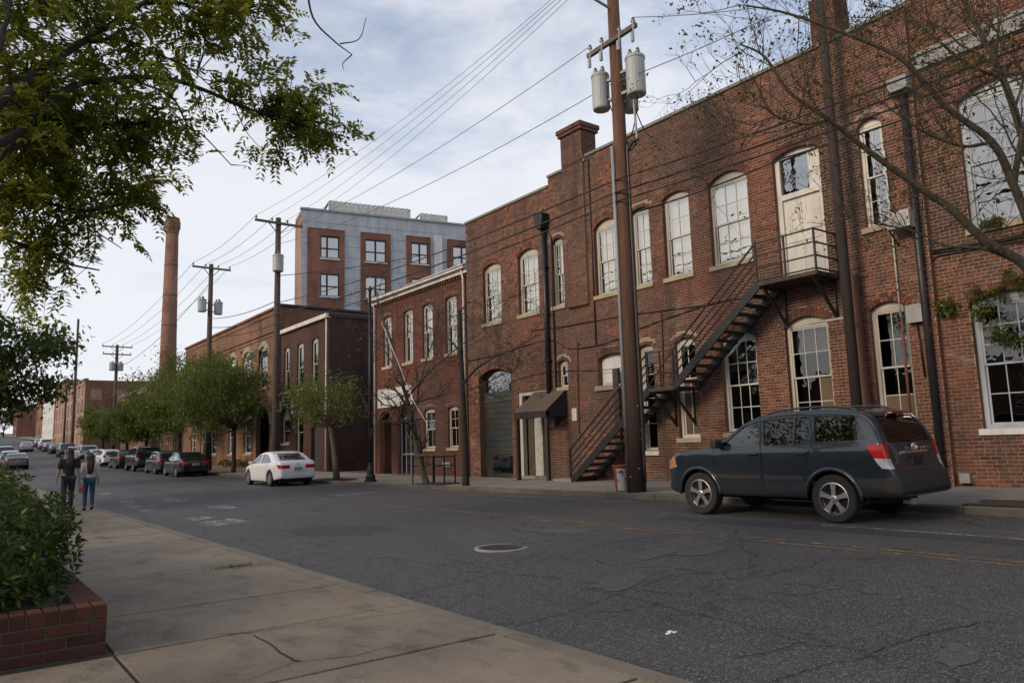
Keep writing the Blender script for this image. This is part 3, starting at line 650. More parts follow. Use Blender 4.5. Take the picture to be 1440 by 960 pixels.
def brick_front(b, fr, u0, u1, v0, v1, ops, bm, mm, n=0., picked=0, reveal='far_brick_red', view=None):
    w = wall_sheet(fr, u0, u1, v0, v1, ops, n=n).build('wall', [M[mm], M[reveal]], b)
    pick = None
    if picked: pick = lambda u, v: (0 if (view is None or view(u, v)) else 1000)+np.linalg.norm(fr(u, v, n)-CAMP)
    V, F, sing, (bw, bh) = bricks_mesh(fr, u0, u1, v0, v1, ops, n, pick=pick, picked=picked)
    o = poly_mesh('brickwork', V, F, M[bm], b); tag(o, kind='stuff')
    if sing:
        me = single_brick_mesh(sing[0][1]-sing[0][0], sing[0][3]-sing[0][2], .009, M[bm], fr)
        for (p, q, a, c, d) in sing:
            ob = bpy.data.objects.new('brick', me); COL.objects.link(ob); ob.parent = w; ob.location = fr((p+q)/2, (a+c)/2, n+d-.009)
    return w
# ================================================================== A1  long warehouse with the outside stair
FA = street_frame(XF)
A1 = thing('brick_warehouse', 'long two storey brick warehouse with arched sash windows behind the iron staircase', 'building', (XF, 16, .4))
U0, U1 = 7.15, 25.40; VB = .30
up = [wpx(XF, 679.5, 705, 459, 381, 370), wpx(XF, 729, 758, 446, 362, 349), wpx(XF, 776.5, 793, 437, 342, 334), wpx(XF, 836.5, 872, 418, 323, 306), wpx(XF, 889, 915, 408, 300, 291), wpx(XF, 934, 972, 404, 281, 268), wpx(XF, 998.5, 1055, 377, 262, 239)]
w8 = wpx(XF, 1211, 1247, 330, 180, 163)
for o in up+[w8]: o.v0 = 6.40; o.vs = max(o.vs, 8.45); o.vc = min(o.vc, o.vs+.36); o.arch()
door2 = wpx(XF, 1092, 1160, 400, 225, 204); door2.v0 = 5.50; door2.arch()
arch_door = wpx(XF, 675, 720, 668, 532, 518, floor=.38)
awn_door = wpx(XF, 731, 772, 668, 551, floor=.40)
small = wpx(XF, 785, 799, 545, 512, 506)
segw = wpx(XF, 841, 882, 543, 505, 496)
tallw = wpx(XF, 901, 922, 634, 489, 484); boardw = wpx(XF, 952, 981, 616, 482, 474)
g1 = wpx(XF, 1017, 1067, 606, 478, 466); g2 = wpx(XF, 1108, 1170, 596, 460, 443); g3 = wpx(XF, 1229, 1283, 592, 436, 422)
for o in (g1, g2, g3): o.v0 = 1.75; o.vc = o.vs+min(.26, max(.12, o.vc-o.vs)); o.arch()
opsA = up+[w8, door2, arch_door, awn_door, small, segw, tallw, boardw, g1, g2, g3]
cuts = [Op(19.95, 26, 10.84, 99), Op(17.9, 20.0, 11.18, 99)]
for c_ in cuts: c_.vs = 99
brick_front(A1, FA, U0, U1, VB, 11.32, opsA+cuts, 'brick', 'mortar', picked=300, view=lambda u, v: u > 7.4 and v < 7 and v > 2.6)
shell(FA, U0, U1, 10.7, 13, A1, roofz=10.3)
coping(FA, U0, 17.9, 11.32, A1); coping(FA, 17.9, 19.95, 11.19, A1); coping(FA, 19.96, U1, 10.84, A1)
for a_, b_, z_ in ((U0, 17.88, 11.31), (17.9, 19.94, 11.17), (19.96, U1, 10.83)): m = MB(); fbox(m, FA, a_, b_, 10.31, z_, -.006, -.33); m.build('parapet', M['far_brick_red'], A1)
# pilaster that runs up into a chimney
PA = Fr((XF-.115, 0, 0), (0, 1, 0), (-1, 0, 0)); m = MB()
V, F, _, _ = bricks_mesh(PA, 18.0, 19.05, 6.2, 12.35, []); poly_mesh('pilaster_bricks', V, F, M['brick'], A1)
m.bb((XF-.115, 18.0, 6.2), (XF-.001, 19.05, 11.18)); m.bb((XF-.115, 18.0, 11.29), (XF+.6, 19.05, 12.35)); m.build('pilaster', M['mortar'], A1)
SA = Fr((0, 18.0, 0), (1, 0, 0), (0, -1, 0)); V, F, _, _ = bricks_mesh(SA, XF-.11, XF+.6, 11.42, 12.35, []); poly_mesh('chimney_bricks', V, F, M['brick'], A1)
m = MB(); m.bb((XF-.19, 17.93, 12.35), (XF+.68, 19.12, 12.47)); m.bb((XF-.23, 17.89, 12.472), (XF+.72, 19.16, 12.62)); m.build('chimney_cap', M['brick'], A1)
# a second chimney on the roof
V, F, _, _ = bricks_mesh(Fr((XF+2.4, 0, 0), (0, 1, 0), (-1, 0, 0)), 10.0, 10.75, 10.4, 14.2, []); poly_mesh('chimney_bricks', V, F, M['brick_red'], A1)
V, F, _, _ = bricks_mesh(Fr((0, 10.0, 0), (1, 0, 0), (0, -1, 0)), XF+2.4, XF+3.2, 10.4, 14.2, []); poly_mesh('chimney_bricks', V, F, M['brick_red'], A1)
m = MB(); m.bb((XF+2.405, 10.005, 10.31), (XF+3.2, 10.75, 14.19)); m.build('chimney', M['mortar'], A1)
for o in opsA:
    if o.R: arch_ring(FA, o, M['brick'], A1, two=(o.u1-o.u0) > .8)
for o, c_ in zip(up, (3, 3, 2, 3, 2, 2, 3)): sash_window(FA, A1, o, c_, 2, 2, 'glass_upper', 'trim_cream', window_backing=('window_backing', .12))  # cream panels added behind the glass to brighten the upper windows
sash_window(FA, A1, w8, 2, 2, 2, 'glass_mid', 'peeling', window_backing=('curtain', .5))
sash_window(FA, A1, g1, 3, 2, 2, 'glass_lower', 'peeling', window_backing=('curtain', .66)); sash_window(FA, A1, g2, 3, 2, 2, 'glass_lower', 'trim_cream', board={(0, 0), (0, 1)}, window_backing=('curtain', .75)); sash_window(FA, A1, g3, 2, 2, 2, 'glass_lower', 'trim_cream', board={(0, 0), (1, 0)})
sash_window(FA, A1, tallw, 1, 2, 2, 'glass_lower', 'trim_cream', sill='trim_white'); sash_window(FA, A1, boardw, 2, 1, 1, 'glass_lower', 'peeling', board={(0, 0), (1, 0)}, meet=.62, sill='sill_stone')
sash_window(FA, A1, small, 1, 1, 1, 'glass_mid', 'trim_cream', jam=.05)
# segmental window closed with a white board
m = MB(); fbox(m, FA, segw.u0, segw.u0+.3, segw.v0, segw.vs, -.2, -.13); m.prism(Op(segw.u0+.3, segw.u1, segw.v0, segw.vs, segw.vc).outline(), lambda a, b, d: FA(a, b, d), -.26, -.20); w = m.build('window', M['trim_white'], A1)
m = MB(); fbox(m, FA, segw.u0+.32, segw.u1-.12, segw.v0+.08, segw.vs, -.195, -.165); m.build('board', M['sign_white'], w); m = MB(); fbox(m, FA, segw.u0-.1, segw.u1+.1, segw.v0-.16, segw.v0, -.2, .09); m.build('sill', M['concrete_right'], w)
# upper doorway with peeling white door
d = door2; m = MB(); jam = .13
fbox(m, FA, d.u0, d.u0+jam, d.v0, d.vs, -.24, -.12); fbox(m, FA, d.u1-jam, d.u1, d.v0, d.vs, -.24, -.12); m.prism(d.outline()[2:], lambda a, b, q: FA(a, b, q), -.22, -.13); fbox(m, FA, d.u0+jam, d.u1-jam, 7.72, 7.86, -.24, -.12)
dr = m.build('door', M['peeling'], A1); m = MB(); fbox(m, FA, d.u0+jam, d.u1-jam, d.v0+.02, 7.715, -.24, -.19)
for (a, b) in ((.06, .47), (.53, .94)):
    for (c_, e) in ((.06, .42), (.48, .94)):
        w_ = d.u1-d.u0-2*jam; hh = 7.71-d.v0; fbox(m, FA, d.u0+jam+a*w_, d.u0+jam+b*w_, d.v0+c_*hh, d.v0+e*hh, -.2, -.172)
m.build('door_leaf', M['peeling'], dr); m = MB(); fbox(m, FA, d.u0+jam+.3, d.u1-jam, 7.865, d.vs, -.21, -.20); m.build('transom_pane', M['glass_mid'], dr); m = MB(); fbox(m, FA, d.u0+jam, d.u0+jam+.296, 7.865, d.vs, -.23, -.19); m.build('transom_board', M['peeling'], dr)
# big arched cart door
d = arch_door; m = MB(); m.prism(d.outline(), lambda a, b, q: FA(a, b, q), -.30, -.25); dr = m.build('cart_door', M['door_green'], A1)
for k in range(11):
    z0 = d.v0+.95+k*.215
    if z0+.2 < d.vs: m = MB(); fbox(m, FA, d.u0+.10, d.u1-.1, z0, z0+.2, -.252, -.228-.004*(k % 2)); m.build('plank', M['door_green'], dr)
m = MB(); fbox(m, FA, d.u0+.02, d.u1-.02, d.v0+.88, d.v0+.94, -.25, -.2); fbox(m, FA, d.u0+.02, d.u1-.02, 3.28, 3.36, -.25, -.2); m.build('rail', M['door_brown'], dr)
m = MB(); m.prism(Op(d.u0+.1, d.u1-.1, 3.4, d.vs-.05, d.vc-.1).outline(), lambda a, b, q: FA(a, b, q), -.245, -.235); m.build('fanlight', M['glass_mid'], dr); m = MB(); m.prism(Op(d.u0+.1, d.u1-.5, d.v0+.15, d.v0+.8).outline(), lambda a, b, q: FA(a, b, q), -.245, -.232); m.build('lower_panel', M['glass_lower'], dr)
m = MB(); fbox(m, FA, d.u0-.1, d.u1+.1, .30, d.v0, -.3, .35); m.build('threshold', M['concrete_right'], A1)
# doorway under the awning
d = awn_door; m = MB(); fbox(m, FA, d.u0, d.u0+.16, d.v0, d.vs, -.2, -.02); fbox(m, FA, d.u1-.16, d.u1, d.v0, d.vs, -.2, -.02); fbox(m, FA, d.u0+.16, d.u1-.16, d.vs-.16, d.vs, -.2, -.02); dr = m.build('entrance', M['trim_cream'], A1)
for a, b, mt in ((.16, .62, 'door_brown'), (.66, 1.12, 'door_pale'), (1.16, 1.5, 'door_brown')):
    if d.u0+b < d.u1-.1: m = MB(); fbox(m, FA, d.u0+a, d.u0+b, d.v0+.04, d.vs-.55, -.3, -.25); m.build('door_leaf', M[mt], dr)
m = MB(); fbox(m, FA, d.u0+.16, d.u1-.16, d.vs-.5, d.vs-.18, -.24, -.23); m.build('transom_pane', M['glass_lower'], dr); m = MB(); fbox(m, FA, d.u0, d.u1, .3, d.v0+.06, -.3, .12); m.build('step', M['concrete_right'], A1)
# pipes and fittings
def pipe(pts, r, mat, parent, name='downpipe', n=10): m = MB(); m.tube(pts, r, n); return m.build(name, M[mat], parent, smooth=True)
p1 = onX(770, 500, XF-.12); yD = p1[1]
pp = pipe([(XF-.12, yD, 3.35), (XF-.12, yD, 9.35)], .085, 'black_pipe', A1)
m = MB(); m.prism([(-.14, 0), (.14, 0), (.24, .35), (.24, .55), (-.24, .55), (-.24, .35)], lambda a, b, q: (XF-q, yD+a, 9.3+b), .03, .36); m.build('hopper', M['iron'], pp)
for z in (4.5, 6.2, 7.9): m = MB(); m.box((XF-.1, yD, z), (.2, .24, .05)); m.build('bracket', M['iron'], pp)
pipe([(XF-.05, yD-.32, 2.2), (XF-.05, yD-.32, 9.0), (XF-.12, yD-.1, 9.25)], .03, 'black_pipe', A1); pipe([(XF-.05, 17.75, 4.8), (XF-.05, 17.75, 11.2)], .02, 'black_pipe', A1)
yr = onX(1210, 480, XF-.08)[1]; m = MB(); m.bb((XF-.14, yr-.07, .5), (XF-.01, yr+.07, 5.35)); m.build('timber_post', M['pipe_rust'], A1)
yc_ = onX(1297, 430, XF-.1)[1]; pp = pipe([(XF-.1, 7.32, .45), (XF-.1, 7.32, 9.3)], .075, 'black_pipe', A1)
m = MB(); m.bb((XF-.3, 7.12, 9.3), (XF-.015, 7.55, 9.62)); m.build('hopper', M['stone_band'], pp)
yg = onX(1262, 400, XF-.05)[1]; pipe([(XF-.05, yg, 4.2), (XF-.05, yg, 8.1)], .022, 'gutter_white', A1, 'conduit'); pipe([(XF-.06, yg, 1.8), (XF-.06, yg-.02, 4.2)], .03, 'rust', A1, 'conduit')
q = onX(1268, 311, XF-.2); m = MB(); m.bb((XF-.42, q[1]-.26, q[2]-.19), (XF-.012, q[1]+.24, q[2]+.19)); ac = m.build('air_conditioner', M['trim_cream'], A1)
m = MB()
for k in range(6): m.bb((XF-.426, q[1]-.2, q[2]-.14+k*.05), (XF-.421, q[1]+.2, q[2]-.12+k*.05))
m.build('grille', M['grey_metal'], ac); m = MB(); m.bar((XF-.4, q[1]-.2, q[2]-.2), (XF-.02, q[1]-.2, q[2]-.5), .03); m.bar((XF-.4, q[1]+.2, q[2]-.2), (XF-.02, q[1]+.2, q[2]-.5), .03); m.build('bracket', M['iron'], ac)
q = onX(1288, 441, XF-.05); m = MB(); m.bb((XF-.16, q[1]-.17, q[2]-.2), (XF-.012, q[1]+.17, q[2]+.2)); m.build('meter_box', M['grey_metal'], A1); pipe([(XF-.05, q[1], q[2]-.2), (XF-.05, q[1]-.05, q[2]-1.4)], .018, 'iron', A1, 'conduit')
# cables clipped to the wall
def wallcable(pxs, X=XF-.03, r=.016): pipe(spline([onX(a, b, X) for a, b in pxs], 5), r, 'cable', A1, 'wall_cable', 5)
wallcable([(657, 508), (700, 498), (770, 478), (800, 490), (850, 483), (905, 460), (960, 440), (1010, 425), (1090, 412)]); wallcable([(720, 536), (770, 523), (850, 520), (900, 512)], r=.012); wallcable([(745, 465), (800, 458), (870, 445), (930, 437), (1000, 428)], r=.02); wallcable([(930, 440), (932, 490), (933, 560)], r=.02); wallcable([(812, 480), (813, 545), (815, 610)], r=.015)
for k, (px, py) in enumerate(((779, 592), (808, 583))): q = onX(px, py, XF); m = MB(); m.bb((XF-.1 if k == 0 else XF-.02, q[1]-.12, q[2]-.2), (XF-.012, q[1]+.12, q[2]+.22)); m.build('wall_box', M['grey_metal' if k == 0 else 'sign_white'], A1)
m = MB(); m.bb((XF-.13, 16.75, .45), (XF-.005, 16.98, 3.9)); m.build('steel_channel', M['iron_rusty'], A1)
# ================================================================== A2  neighbour at the right
XF2 = XF+.16; FA2 = street_frame(XF2)
A2 = thing('brick_building', 'weathered brick building with large blue grey sash windows beside the warehouse downpipe', 'building', (XF2, 4, .4))
b9 = wpx(XF2, 1354, 1480, 325, 143, 112); b10 = wpx(XF2, 1373, 1505, 603, 424, 405)
b9.vc = b9.vs+.28; b10.vc = b10.vs+.14; b9.arch(); b10.arch()
o11 = Op(b9.u0-3.4, b9.u0-1.9, b9.v0, b9.vs, b9.vc); o12 = Op(b10.u0-3.4, b10.u0-1.9, b10.v0, b10.vs, b10.vc)
brick_front(A2, FA2, -1.2, U0-.002, VB, 11.8, [b9, b10, o11, o12], 'brick_wash', 'mortar', picked=300, view=lambda u, v: 5.2 < u < 6.9 and v < 5 and not (v < 2.2 and u > 6.3))
shell(FA2, -1.2, U0-.002, 11.3, 13, A2, roofz=10.9); coping(FA2, -1.2, U0-.02, 11.8, A2)
for o in (b9, b10, o11, o12):
    arch_ring(FA2, o, M['brick'], A2); sash_window(FA2, A2, o, 4, 3, 2, 'glass_mid' if o.v0 > 4 else 'glass_lower', 'trim_blue', sill='sill_stone' if o.v0 > 4 else 'trim_white', jam=.10, window_backing=None)
m = MB(); fbox(m, FA2, -1.2, U0-.004, 10.91, 11.79, -.006, -.33); m.build('parapet', M['far_brick_red'], A2)
m = MB(); fbox(m, FA2, -1.2, U0-.05, 9.75, 10.05, -.1, .12); fbox(m, FA2, -1.2, U0-.05, 10.052, 10.14, -.1, .17); m.build('stone_band', M['stone_band'], A2)
def wc2(pxs, r=.016): pipe(spline([onX(a, b, XF2-.04) for a, b in pxs], 5), r, 'cable', A2, 'wall_cable', 5)
wc2([(1312, 352), (1345, 347), (1400, 338), (1450, 327)], .022); wc2([(1306, 380), (1315, 362), (1340, 356), (1450, 336)]); wc2([(1312, 356), (1380, 345), (1450, 330)], .02)
q = onX(1357, 672, XF2-.1); m = MB(); m.bb((XF2-.13, q[1]-.10, q[2]-.10), (XF2-.012, q[1]+.10, q[2]+.10)); m.build('junction_box', M['grey_metal'], A2)
# ================================================================== B  low red brick shop house
XB = XF+.10; FB = street_frame(XB)
B = thing('brick_shophouse', 'low red brick two storey house with pale roof gutter and white signboard', 'building', (XB, 29.5, .35))
ub = [wpx(XB, 539, 550.5, 501, 443), wpx(XB, 567.5, 580.5, 495, 432.5), wpx(XB, 594, 608.5, 488, 423.5), wpx(XB, 626.5, 642.5, 481, 412.5)]
for o in ub: o.v0 = 5.55; o.vs = 7.95; o.vc = 8.03; o.arch()
bd = wpx(XB, 534, 550.5, 667, 590, 578, floor=.36); ba = wpx(XB, 559.5, 582, 664, 582, 569, floor=.40)
bg = [wpx(XB, 596.5, 612, 627, 577, 575), wpx(XB, 630, 644.5, 624, 573, 571)]
for o in bg: o.v0 = 1.55; o.vs = 3.2; o.vc = 3.28; o.arch()
opsB = ub+[bd, ba]+bg
brick_front(B, FB, 25.42, 33.9, .25, 8.95, opsB, 'brick_red', 'mortar_dark')
shell(FB, 25.42, 33.9, 8.9, 12, B, roofz=8.85)
for o in opsB: arch_ring(FB, o, M['brick_red'], B, two=False)
for o in ub: sash_window(FB, B, o, 2, 2, 1, 'glass_upper' if o.v0 > 3 else 'glass_lower', 'trim_cream', setb=.1, jam=.05, window_backing=('window_backing', .45))
for o in bg: sash_window(FB, B, o, 2, 2, 1, 'glass_lower', 'trim_cream', setb=.1, jam=.05)
m = MB(); fbox(m, FB, 25.3, 34.0, 8.78, 8.95, .005, .16); fbox(m, FB, 25.3, 34.0, 8.952, 9.12, .005, .34); ea = m.build('eaves', M['gutter_white'], B)
for k in range(42): m = MB(); fbox(m, FB, 25.5+k*.2, 25.59+k*.2, 8.64, 8.775, .005, .10); m.build('dentil', M['brick_red'], ea)
pipe([(XB-.22, 25.62, 9.0), (XB-.12, 25.62, 8.5), (XB-.12, 25.6, 2.0)], .05, 'gutter_white', B); pipe([(XB-.12, 25.6, 2.0), (XB-.12, 25.6, .4)], .055, 'iron', B); pipe([(XB-.22, 33.75, 9.0), (XB-.12, 33.75, 8.6), (XB-.12, 33.75, .4)], .04, 'gutter_white', B)
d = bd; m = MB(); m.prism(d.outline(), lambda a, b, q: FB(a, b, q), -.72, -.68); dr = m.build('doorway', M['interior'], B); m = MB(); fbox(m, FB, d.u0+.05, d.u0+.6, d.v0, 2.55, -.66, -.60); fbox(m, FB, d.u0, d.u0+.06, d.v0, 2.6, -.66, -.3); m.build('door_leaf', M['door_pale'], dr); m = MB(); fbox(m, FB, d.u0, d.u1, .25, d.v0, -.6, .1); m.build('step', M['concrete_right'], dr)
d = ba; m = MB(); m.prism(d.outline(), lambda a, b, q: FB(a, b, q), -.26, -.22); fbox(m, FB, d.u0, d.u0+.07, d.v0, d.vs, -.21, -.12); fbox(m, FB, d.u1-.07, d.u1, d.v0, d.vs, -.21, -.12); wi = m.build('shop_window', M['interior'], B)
for k in range(3):
    for (z0, z1) in ((d.v0+.1, 1.25), (1.33, 2.9), (2.98, d.vs)):
        w_ = (d.u1-d.u0-.2)/3; m = MB(); fbox(m, FB, d.u0+.1+k*w_+.03, d.u0+.1+(k+1)*w_-.03, z0, z1, -.2, -.19); m.build('pane', M['glass_lower'], wi)
m = MB()
for k in range(4): w_ = (d.u1-d.u0-.2)/3; x = d.u0+.1+k*w_; fbox(m, FB, x-.025, x+.025, d.v0, d.vs, -.2, -.15)
for z in (1.27, 2.92): fbox(m, FB, d.u0+.07, d.u1-.07, z, z+.07, -.2, -.14)
m.build('glazing_bars', M['grey_metal'], wi)
q = onX(670, 771, XB); m = MB(); m.bb((XB-.05, 27.0, .75), (XB-.012, 27.6, .95)); m.build('vent_grille', M['grey_metal'], B)
# signboard
a = onX(534, 561, XB); b = onX(581.7, 555, XB); y1, y0 = a[1], b[1]; zc = (onX(534, 561, XB)[2]+onX(581.7, 555, XB)[2])/2; hh = .42
sg = thing('signboard', 'long white signboard with faded lettering over the narrow doorway', 'sign', (XB-.05, (y0+y1)/2, zc))
m = MB(); m.bb((XB-.085, y0, zc-hh), (XB-.02, y1, zc+hh)); m.build('board', M['sign_white'], sg)
m = MB()
for (p0, p1, p2, p3) in ((y0-.0, y1, zc-hh-.03, zc-hh+.03), (y0, y1, zc+hh-.03, zc+hh+.03)): m.bb((XB-.10, p0, p2), (XB-.016, p1, p3))
m.bb((XB-.10, y0-.03, zc-hh+.031), (XB-.016, y0+.03, zc+hh-.031)); m.bb((XB-.10, y1-.03, zc-hh+.031), (XB-.016, y1+.03, zc+hh-.031)); m.build('frame', M['gutter_white'], sg)
L_ = y1-y0; m = MB()           # illegible script: same dark smudges where the photograph has strokes
for t0, t1, v0_, v1_ in ((.10, .115, -.02, .14), (.10, .22, -.03, .0), (.22, .235, -.12, .05), (.25, .27, -.02, .1), (.29, .31, -.02, .09), (.33, .36, -.02, .12), (.40, .415, -.02, .24), (.40, .46, .1, .13), (.47, .485, -.02, .2), (.49, .52, -.02, .01), (.55, .565, -.02, .2), (.80, .815, .02, .22), (.83, .86, .0, .24), (.87, .885, .0, .2), (.93, .945, .02, .26), (.91, .97, .22, .25), (.50, .52, -.26, -.16), (.55, .57, -.24, -.16)):
    ya, yb = y1-t0*L_, y1-t1*L_; m.bb((XB-.0885, min(ya, yb), zc+v0_), (XB-.0855, max(ya, yb), zc+v1_))
m.build('lettering', M['lettering'], sg)
m = MB()
for t, v in ((.10, -.29), (.90, .02)): ya = y1-t*L_; m.prism([(0, -.09), (.07, -.06), (.08, .03), (.03, .09), (-.05, .08), (-.09, 0), (-.06, -.07)], lambda p, s, q: (XB-.086-q, ya+p, zc+v+s), 0, .003)
m.build('emblem', M['letter_dark'], sg)
# iron stair in the gap between the houses
st = thing('iron_stair', 'dim iron stair in the shaded gap beside the dark brick house', 'staircase', (XF+2.2, 36, .35))
for x in (XF+1.6, XF+2.5): m = MB(); m.bar((x, 34.3, .4), (x, 38.6, 4.6), .06, .22); m.build('stringer', M['iron'], st); m = MB(); m.bar((x, 34.3, 1.35), (x, 38.6, 5.5), .04); m.bar((x, 34.3, .4), (x, 34.3, 1.35), .04); m.bar((x, 38.5, 4.6), (x, 38.5, 5.5), .04); m.bar((x, 36.4, 2.4), (x, 36.4, 3.4), .04); m.build('railing', M['iron'], st)
for k in range(16): m = MB(); m.bb((XF+1.63, 34.4+k*.265, .6+k*.259), (XF+2.47, 34.65+k*.265, .64+k*.259)); m.build('tread', M['iron'], st)
m = MB(); m.bb((XF+3.2, 33.95, .3), (XF+3.35, 39.5, 2.3)); tag(m.build('yard_wall', M['far_brick_dark']), 'low dark brick wall across the gap behind the iron stair', 'wall')
# ================================================================== C  dark brick house
def simple_front(b, X, u0, u1, v0, v1, ops, mat, course=.16, grow=.10):
    fr = street_frame(X); wall_sheet(fr, u0, u1, v0, v1, ops, course=course, grow=grow).build('wall', [M[mat], M[mat]], b); return fr
XC = XF+bend(43)+.05
Cb = thing('dark_brick_house', 'dark brown brick house with slim sash windows facing an alley', 'building', (XC, 43.4, .4))
uc = [wpx(XC, 399.8, 407.2, 531, 491), wpx(XC, 418, 427, 529, 484), wpx(XC, 438.5, 447.5, 526, 476)]
for o in uc: o.v0 = 5.3; o.vs = 7.95; o.vc = 8.12; o.arch()
gc = [wpx(XC, 397, 407.5, 606, 576), wpx(XC, 417, 426.6, 630, 574), wpx(XC, 437.6, 449, 662, 580, floor=.45)]
gc[0].v0 = 2.1; gc[0].vs = 3.6; gc[0].arch(); gc[1].v0 = 1.4; gc[1].vs = 4.0; gc[1].vc = 4.25; gc[1].arch(); gc[2].vs = 3.8; gc[2].vc = 3.8; gc[2].arch()
UC0, UC1 = 39.6, 47.1
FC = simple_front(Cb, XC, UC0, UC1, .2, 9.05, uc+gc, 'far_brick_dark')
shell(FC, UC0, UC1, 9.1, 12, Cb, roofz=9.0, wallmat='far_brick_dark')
for o in uc+gc[:2]: sash_window(FC, Cb, o, 1, 1, 1, 'glass_mid' if o.v0 > 4 else 'glass_lower', 'trim_cream', setb=.09, jam=.06, sill='sill_stone', window_backing=('window_backing', .4) if o.v0 > 4 else None)
for o in uc+[gc[1]]:
    if o.R: arch_ring(FC, o, M['far_brick_dark'], Cb, two=False, th=.2)
d = gc[2]; m = MB(); fbox(m, FC, d.u0, d.u1, d.v0, d.vs-.9, -.3, -.2); m.build('door_leaf', M['door_green'], Cb); m = MB(); fbox(m, FC, d.u0, d.u1, d.vs-.85, d.vs-.05, -.3, -.22); m.build('transom_pane', M['glass_mid'], Cb)
m = MB(); fbox(m, FC, UC0-.08, UC1, 9.06, 9.3, -.1, .22); m.build('eaves', M['gutter_white'], Cb); pipe([(XC-.1, UC0+.12, 9.1), (XC-.1, UC0+.12, .5)], .045, 'gutter_white', Cb)
m = MB(); m.bb((XC-.05, UC0-.1, 9.11), (XC+12, UC0+.28, 9.3)); m.build('parapet_cap', M['roof_dark'], Cb)
q = onX(402, 548, XC); m = MB(); m.bb((XC-.5, q[1]-.42, 4.05), (XC-.42, q[1]+.42, 4.7)); sb = m.build('bracket_sign', M['grey_metal'], Cb); m = MB(); m.bar((XC-.46, q[1], 4.72), (XC-.46, q[1], 5.0), .03); m.bar((XC-.46, q[1], 4.98), (XC, q[1], 4.98), .03); m.build('arm', M['iron'], sb)
m = MB()
for k in range(3): m.bb((XC-.06, q[1]-1.35, 3.85+k*.36), (XC-.01, q[1]-1.05, 4.08+k*.36))
m.build('wall_plates', M['sign_white'], Cb)
# ================================================================== D  arched orange brick hall
XD = XF+bend(55)-.05
D = thing('arched_brick_hall', 'orange brick hall with stone arched windows and a wide arched gate', 'building', (XD, 57, .5))
opsD = []; UD0, UD1 = 47.25, 71.0
def onu(px, py): return onX(px, py, XD)[1]
gate = Op(onu(379, 615), onu(360, 615), .55, 3.4, 4.6); opsD.append(gate)
gw = []; uw = []
for a, b in ((343, 354.5), (321.5, 332), (295.6, 305)): gw.append(Op(onu(b, 610), onu(a, 610), 1.5, 4.0, 4.2))
for a, b in ((364, 376.5), (342, 354)): uw.append(Op(onu(b, 505), onu(a, 505), 5.9, 8.1, 8.75))
st_ = uw[1].mid-uw[0].mid; x = uw[1].mid
for k in range(4):
    x += st_
    if x < UD1-1.2: uw.append(Op(x-.68, x+.68, 5.9, 8.1, 8.75))
x = gw[-1].mid+3
while x < UD1-1.2: gw.append(Op(x-.68, x+.68, 1.5, 4.0, 4.2)); x += 2.9
opsD += gw+uw
FD = simple_front(D, XD, UD0, UD1, .2, 10.95, opsD, 'far_brick_orange')
shell(FD, UD0, UD1, 11, 14, D, roofz=10.3, wallmat='far_brick_red')
for o in uw: arch_ring(FD, o, M['sill_stone'], D, two=False, th=.34, proud=.03)
arch_ring(FD, gate, M['sill_stone'], D, two=False, th=.4, proud=.04)
for o in gw: arch_ring(FD, o, M['far_brick_orange'], D, two=False, th=.25)
for o in gw+uw: sash_window(FD, D, o, 2, 2, 2, 'glass_mid', 'trim_white', setb=.1, jam=.09, sill='sill_stone', window_backing=('window_backing', .55))
m = MB(); m.prism(gate.outline(), lambda a, b, q: FD(a, b, q), -.9, -.85); m.build('gate', M['door_green'], D)
m = MB()
for v, n_ in ((9.2, .05), (9.45, .09), (10.6, .06)): fbox(m, FD, UD0, UD1, v, v+.12, .004, n_)
fbox(m, FD, UD0-.05, UD1, 10.955, 11.1, -.4, .12); m.build('cornice', M['far_brick_orange'], D)
m = MB(); m.bb((XD-.1, UD0-.12, 11.0), (XD+14, UD0+.28, 11.15)); m.build('parapet_cap', M['roof_dark'], D)
o = uw[0]; m = MB()
for k in range(6):
    a0, a1 = PI/2*k/6, PI/2*(k+1)/6
    m.face([FD(o.u0-.05, 8.5-.75*(1-math.cos(a0)), .85*math.sin(a0)), FD(o.u1+.05, 8.5-.75*(1-math.cos(a0)), .85*math.sin(a0)), FD(o.u1+.05, 8.5-.75*(1-math.cos(a1)), .85*math.sin(a1)), FD(o.u0-.05, 8.5-.75*(1-math.cos(a1)), .85*math.sin(a1))])
m.build('window_hood', M['door_green'], D)
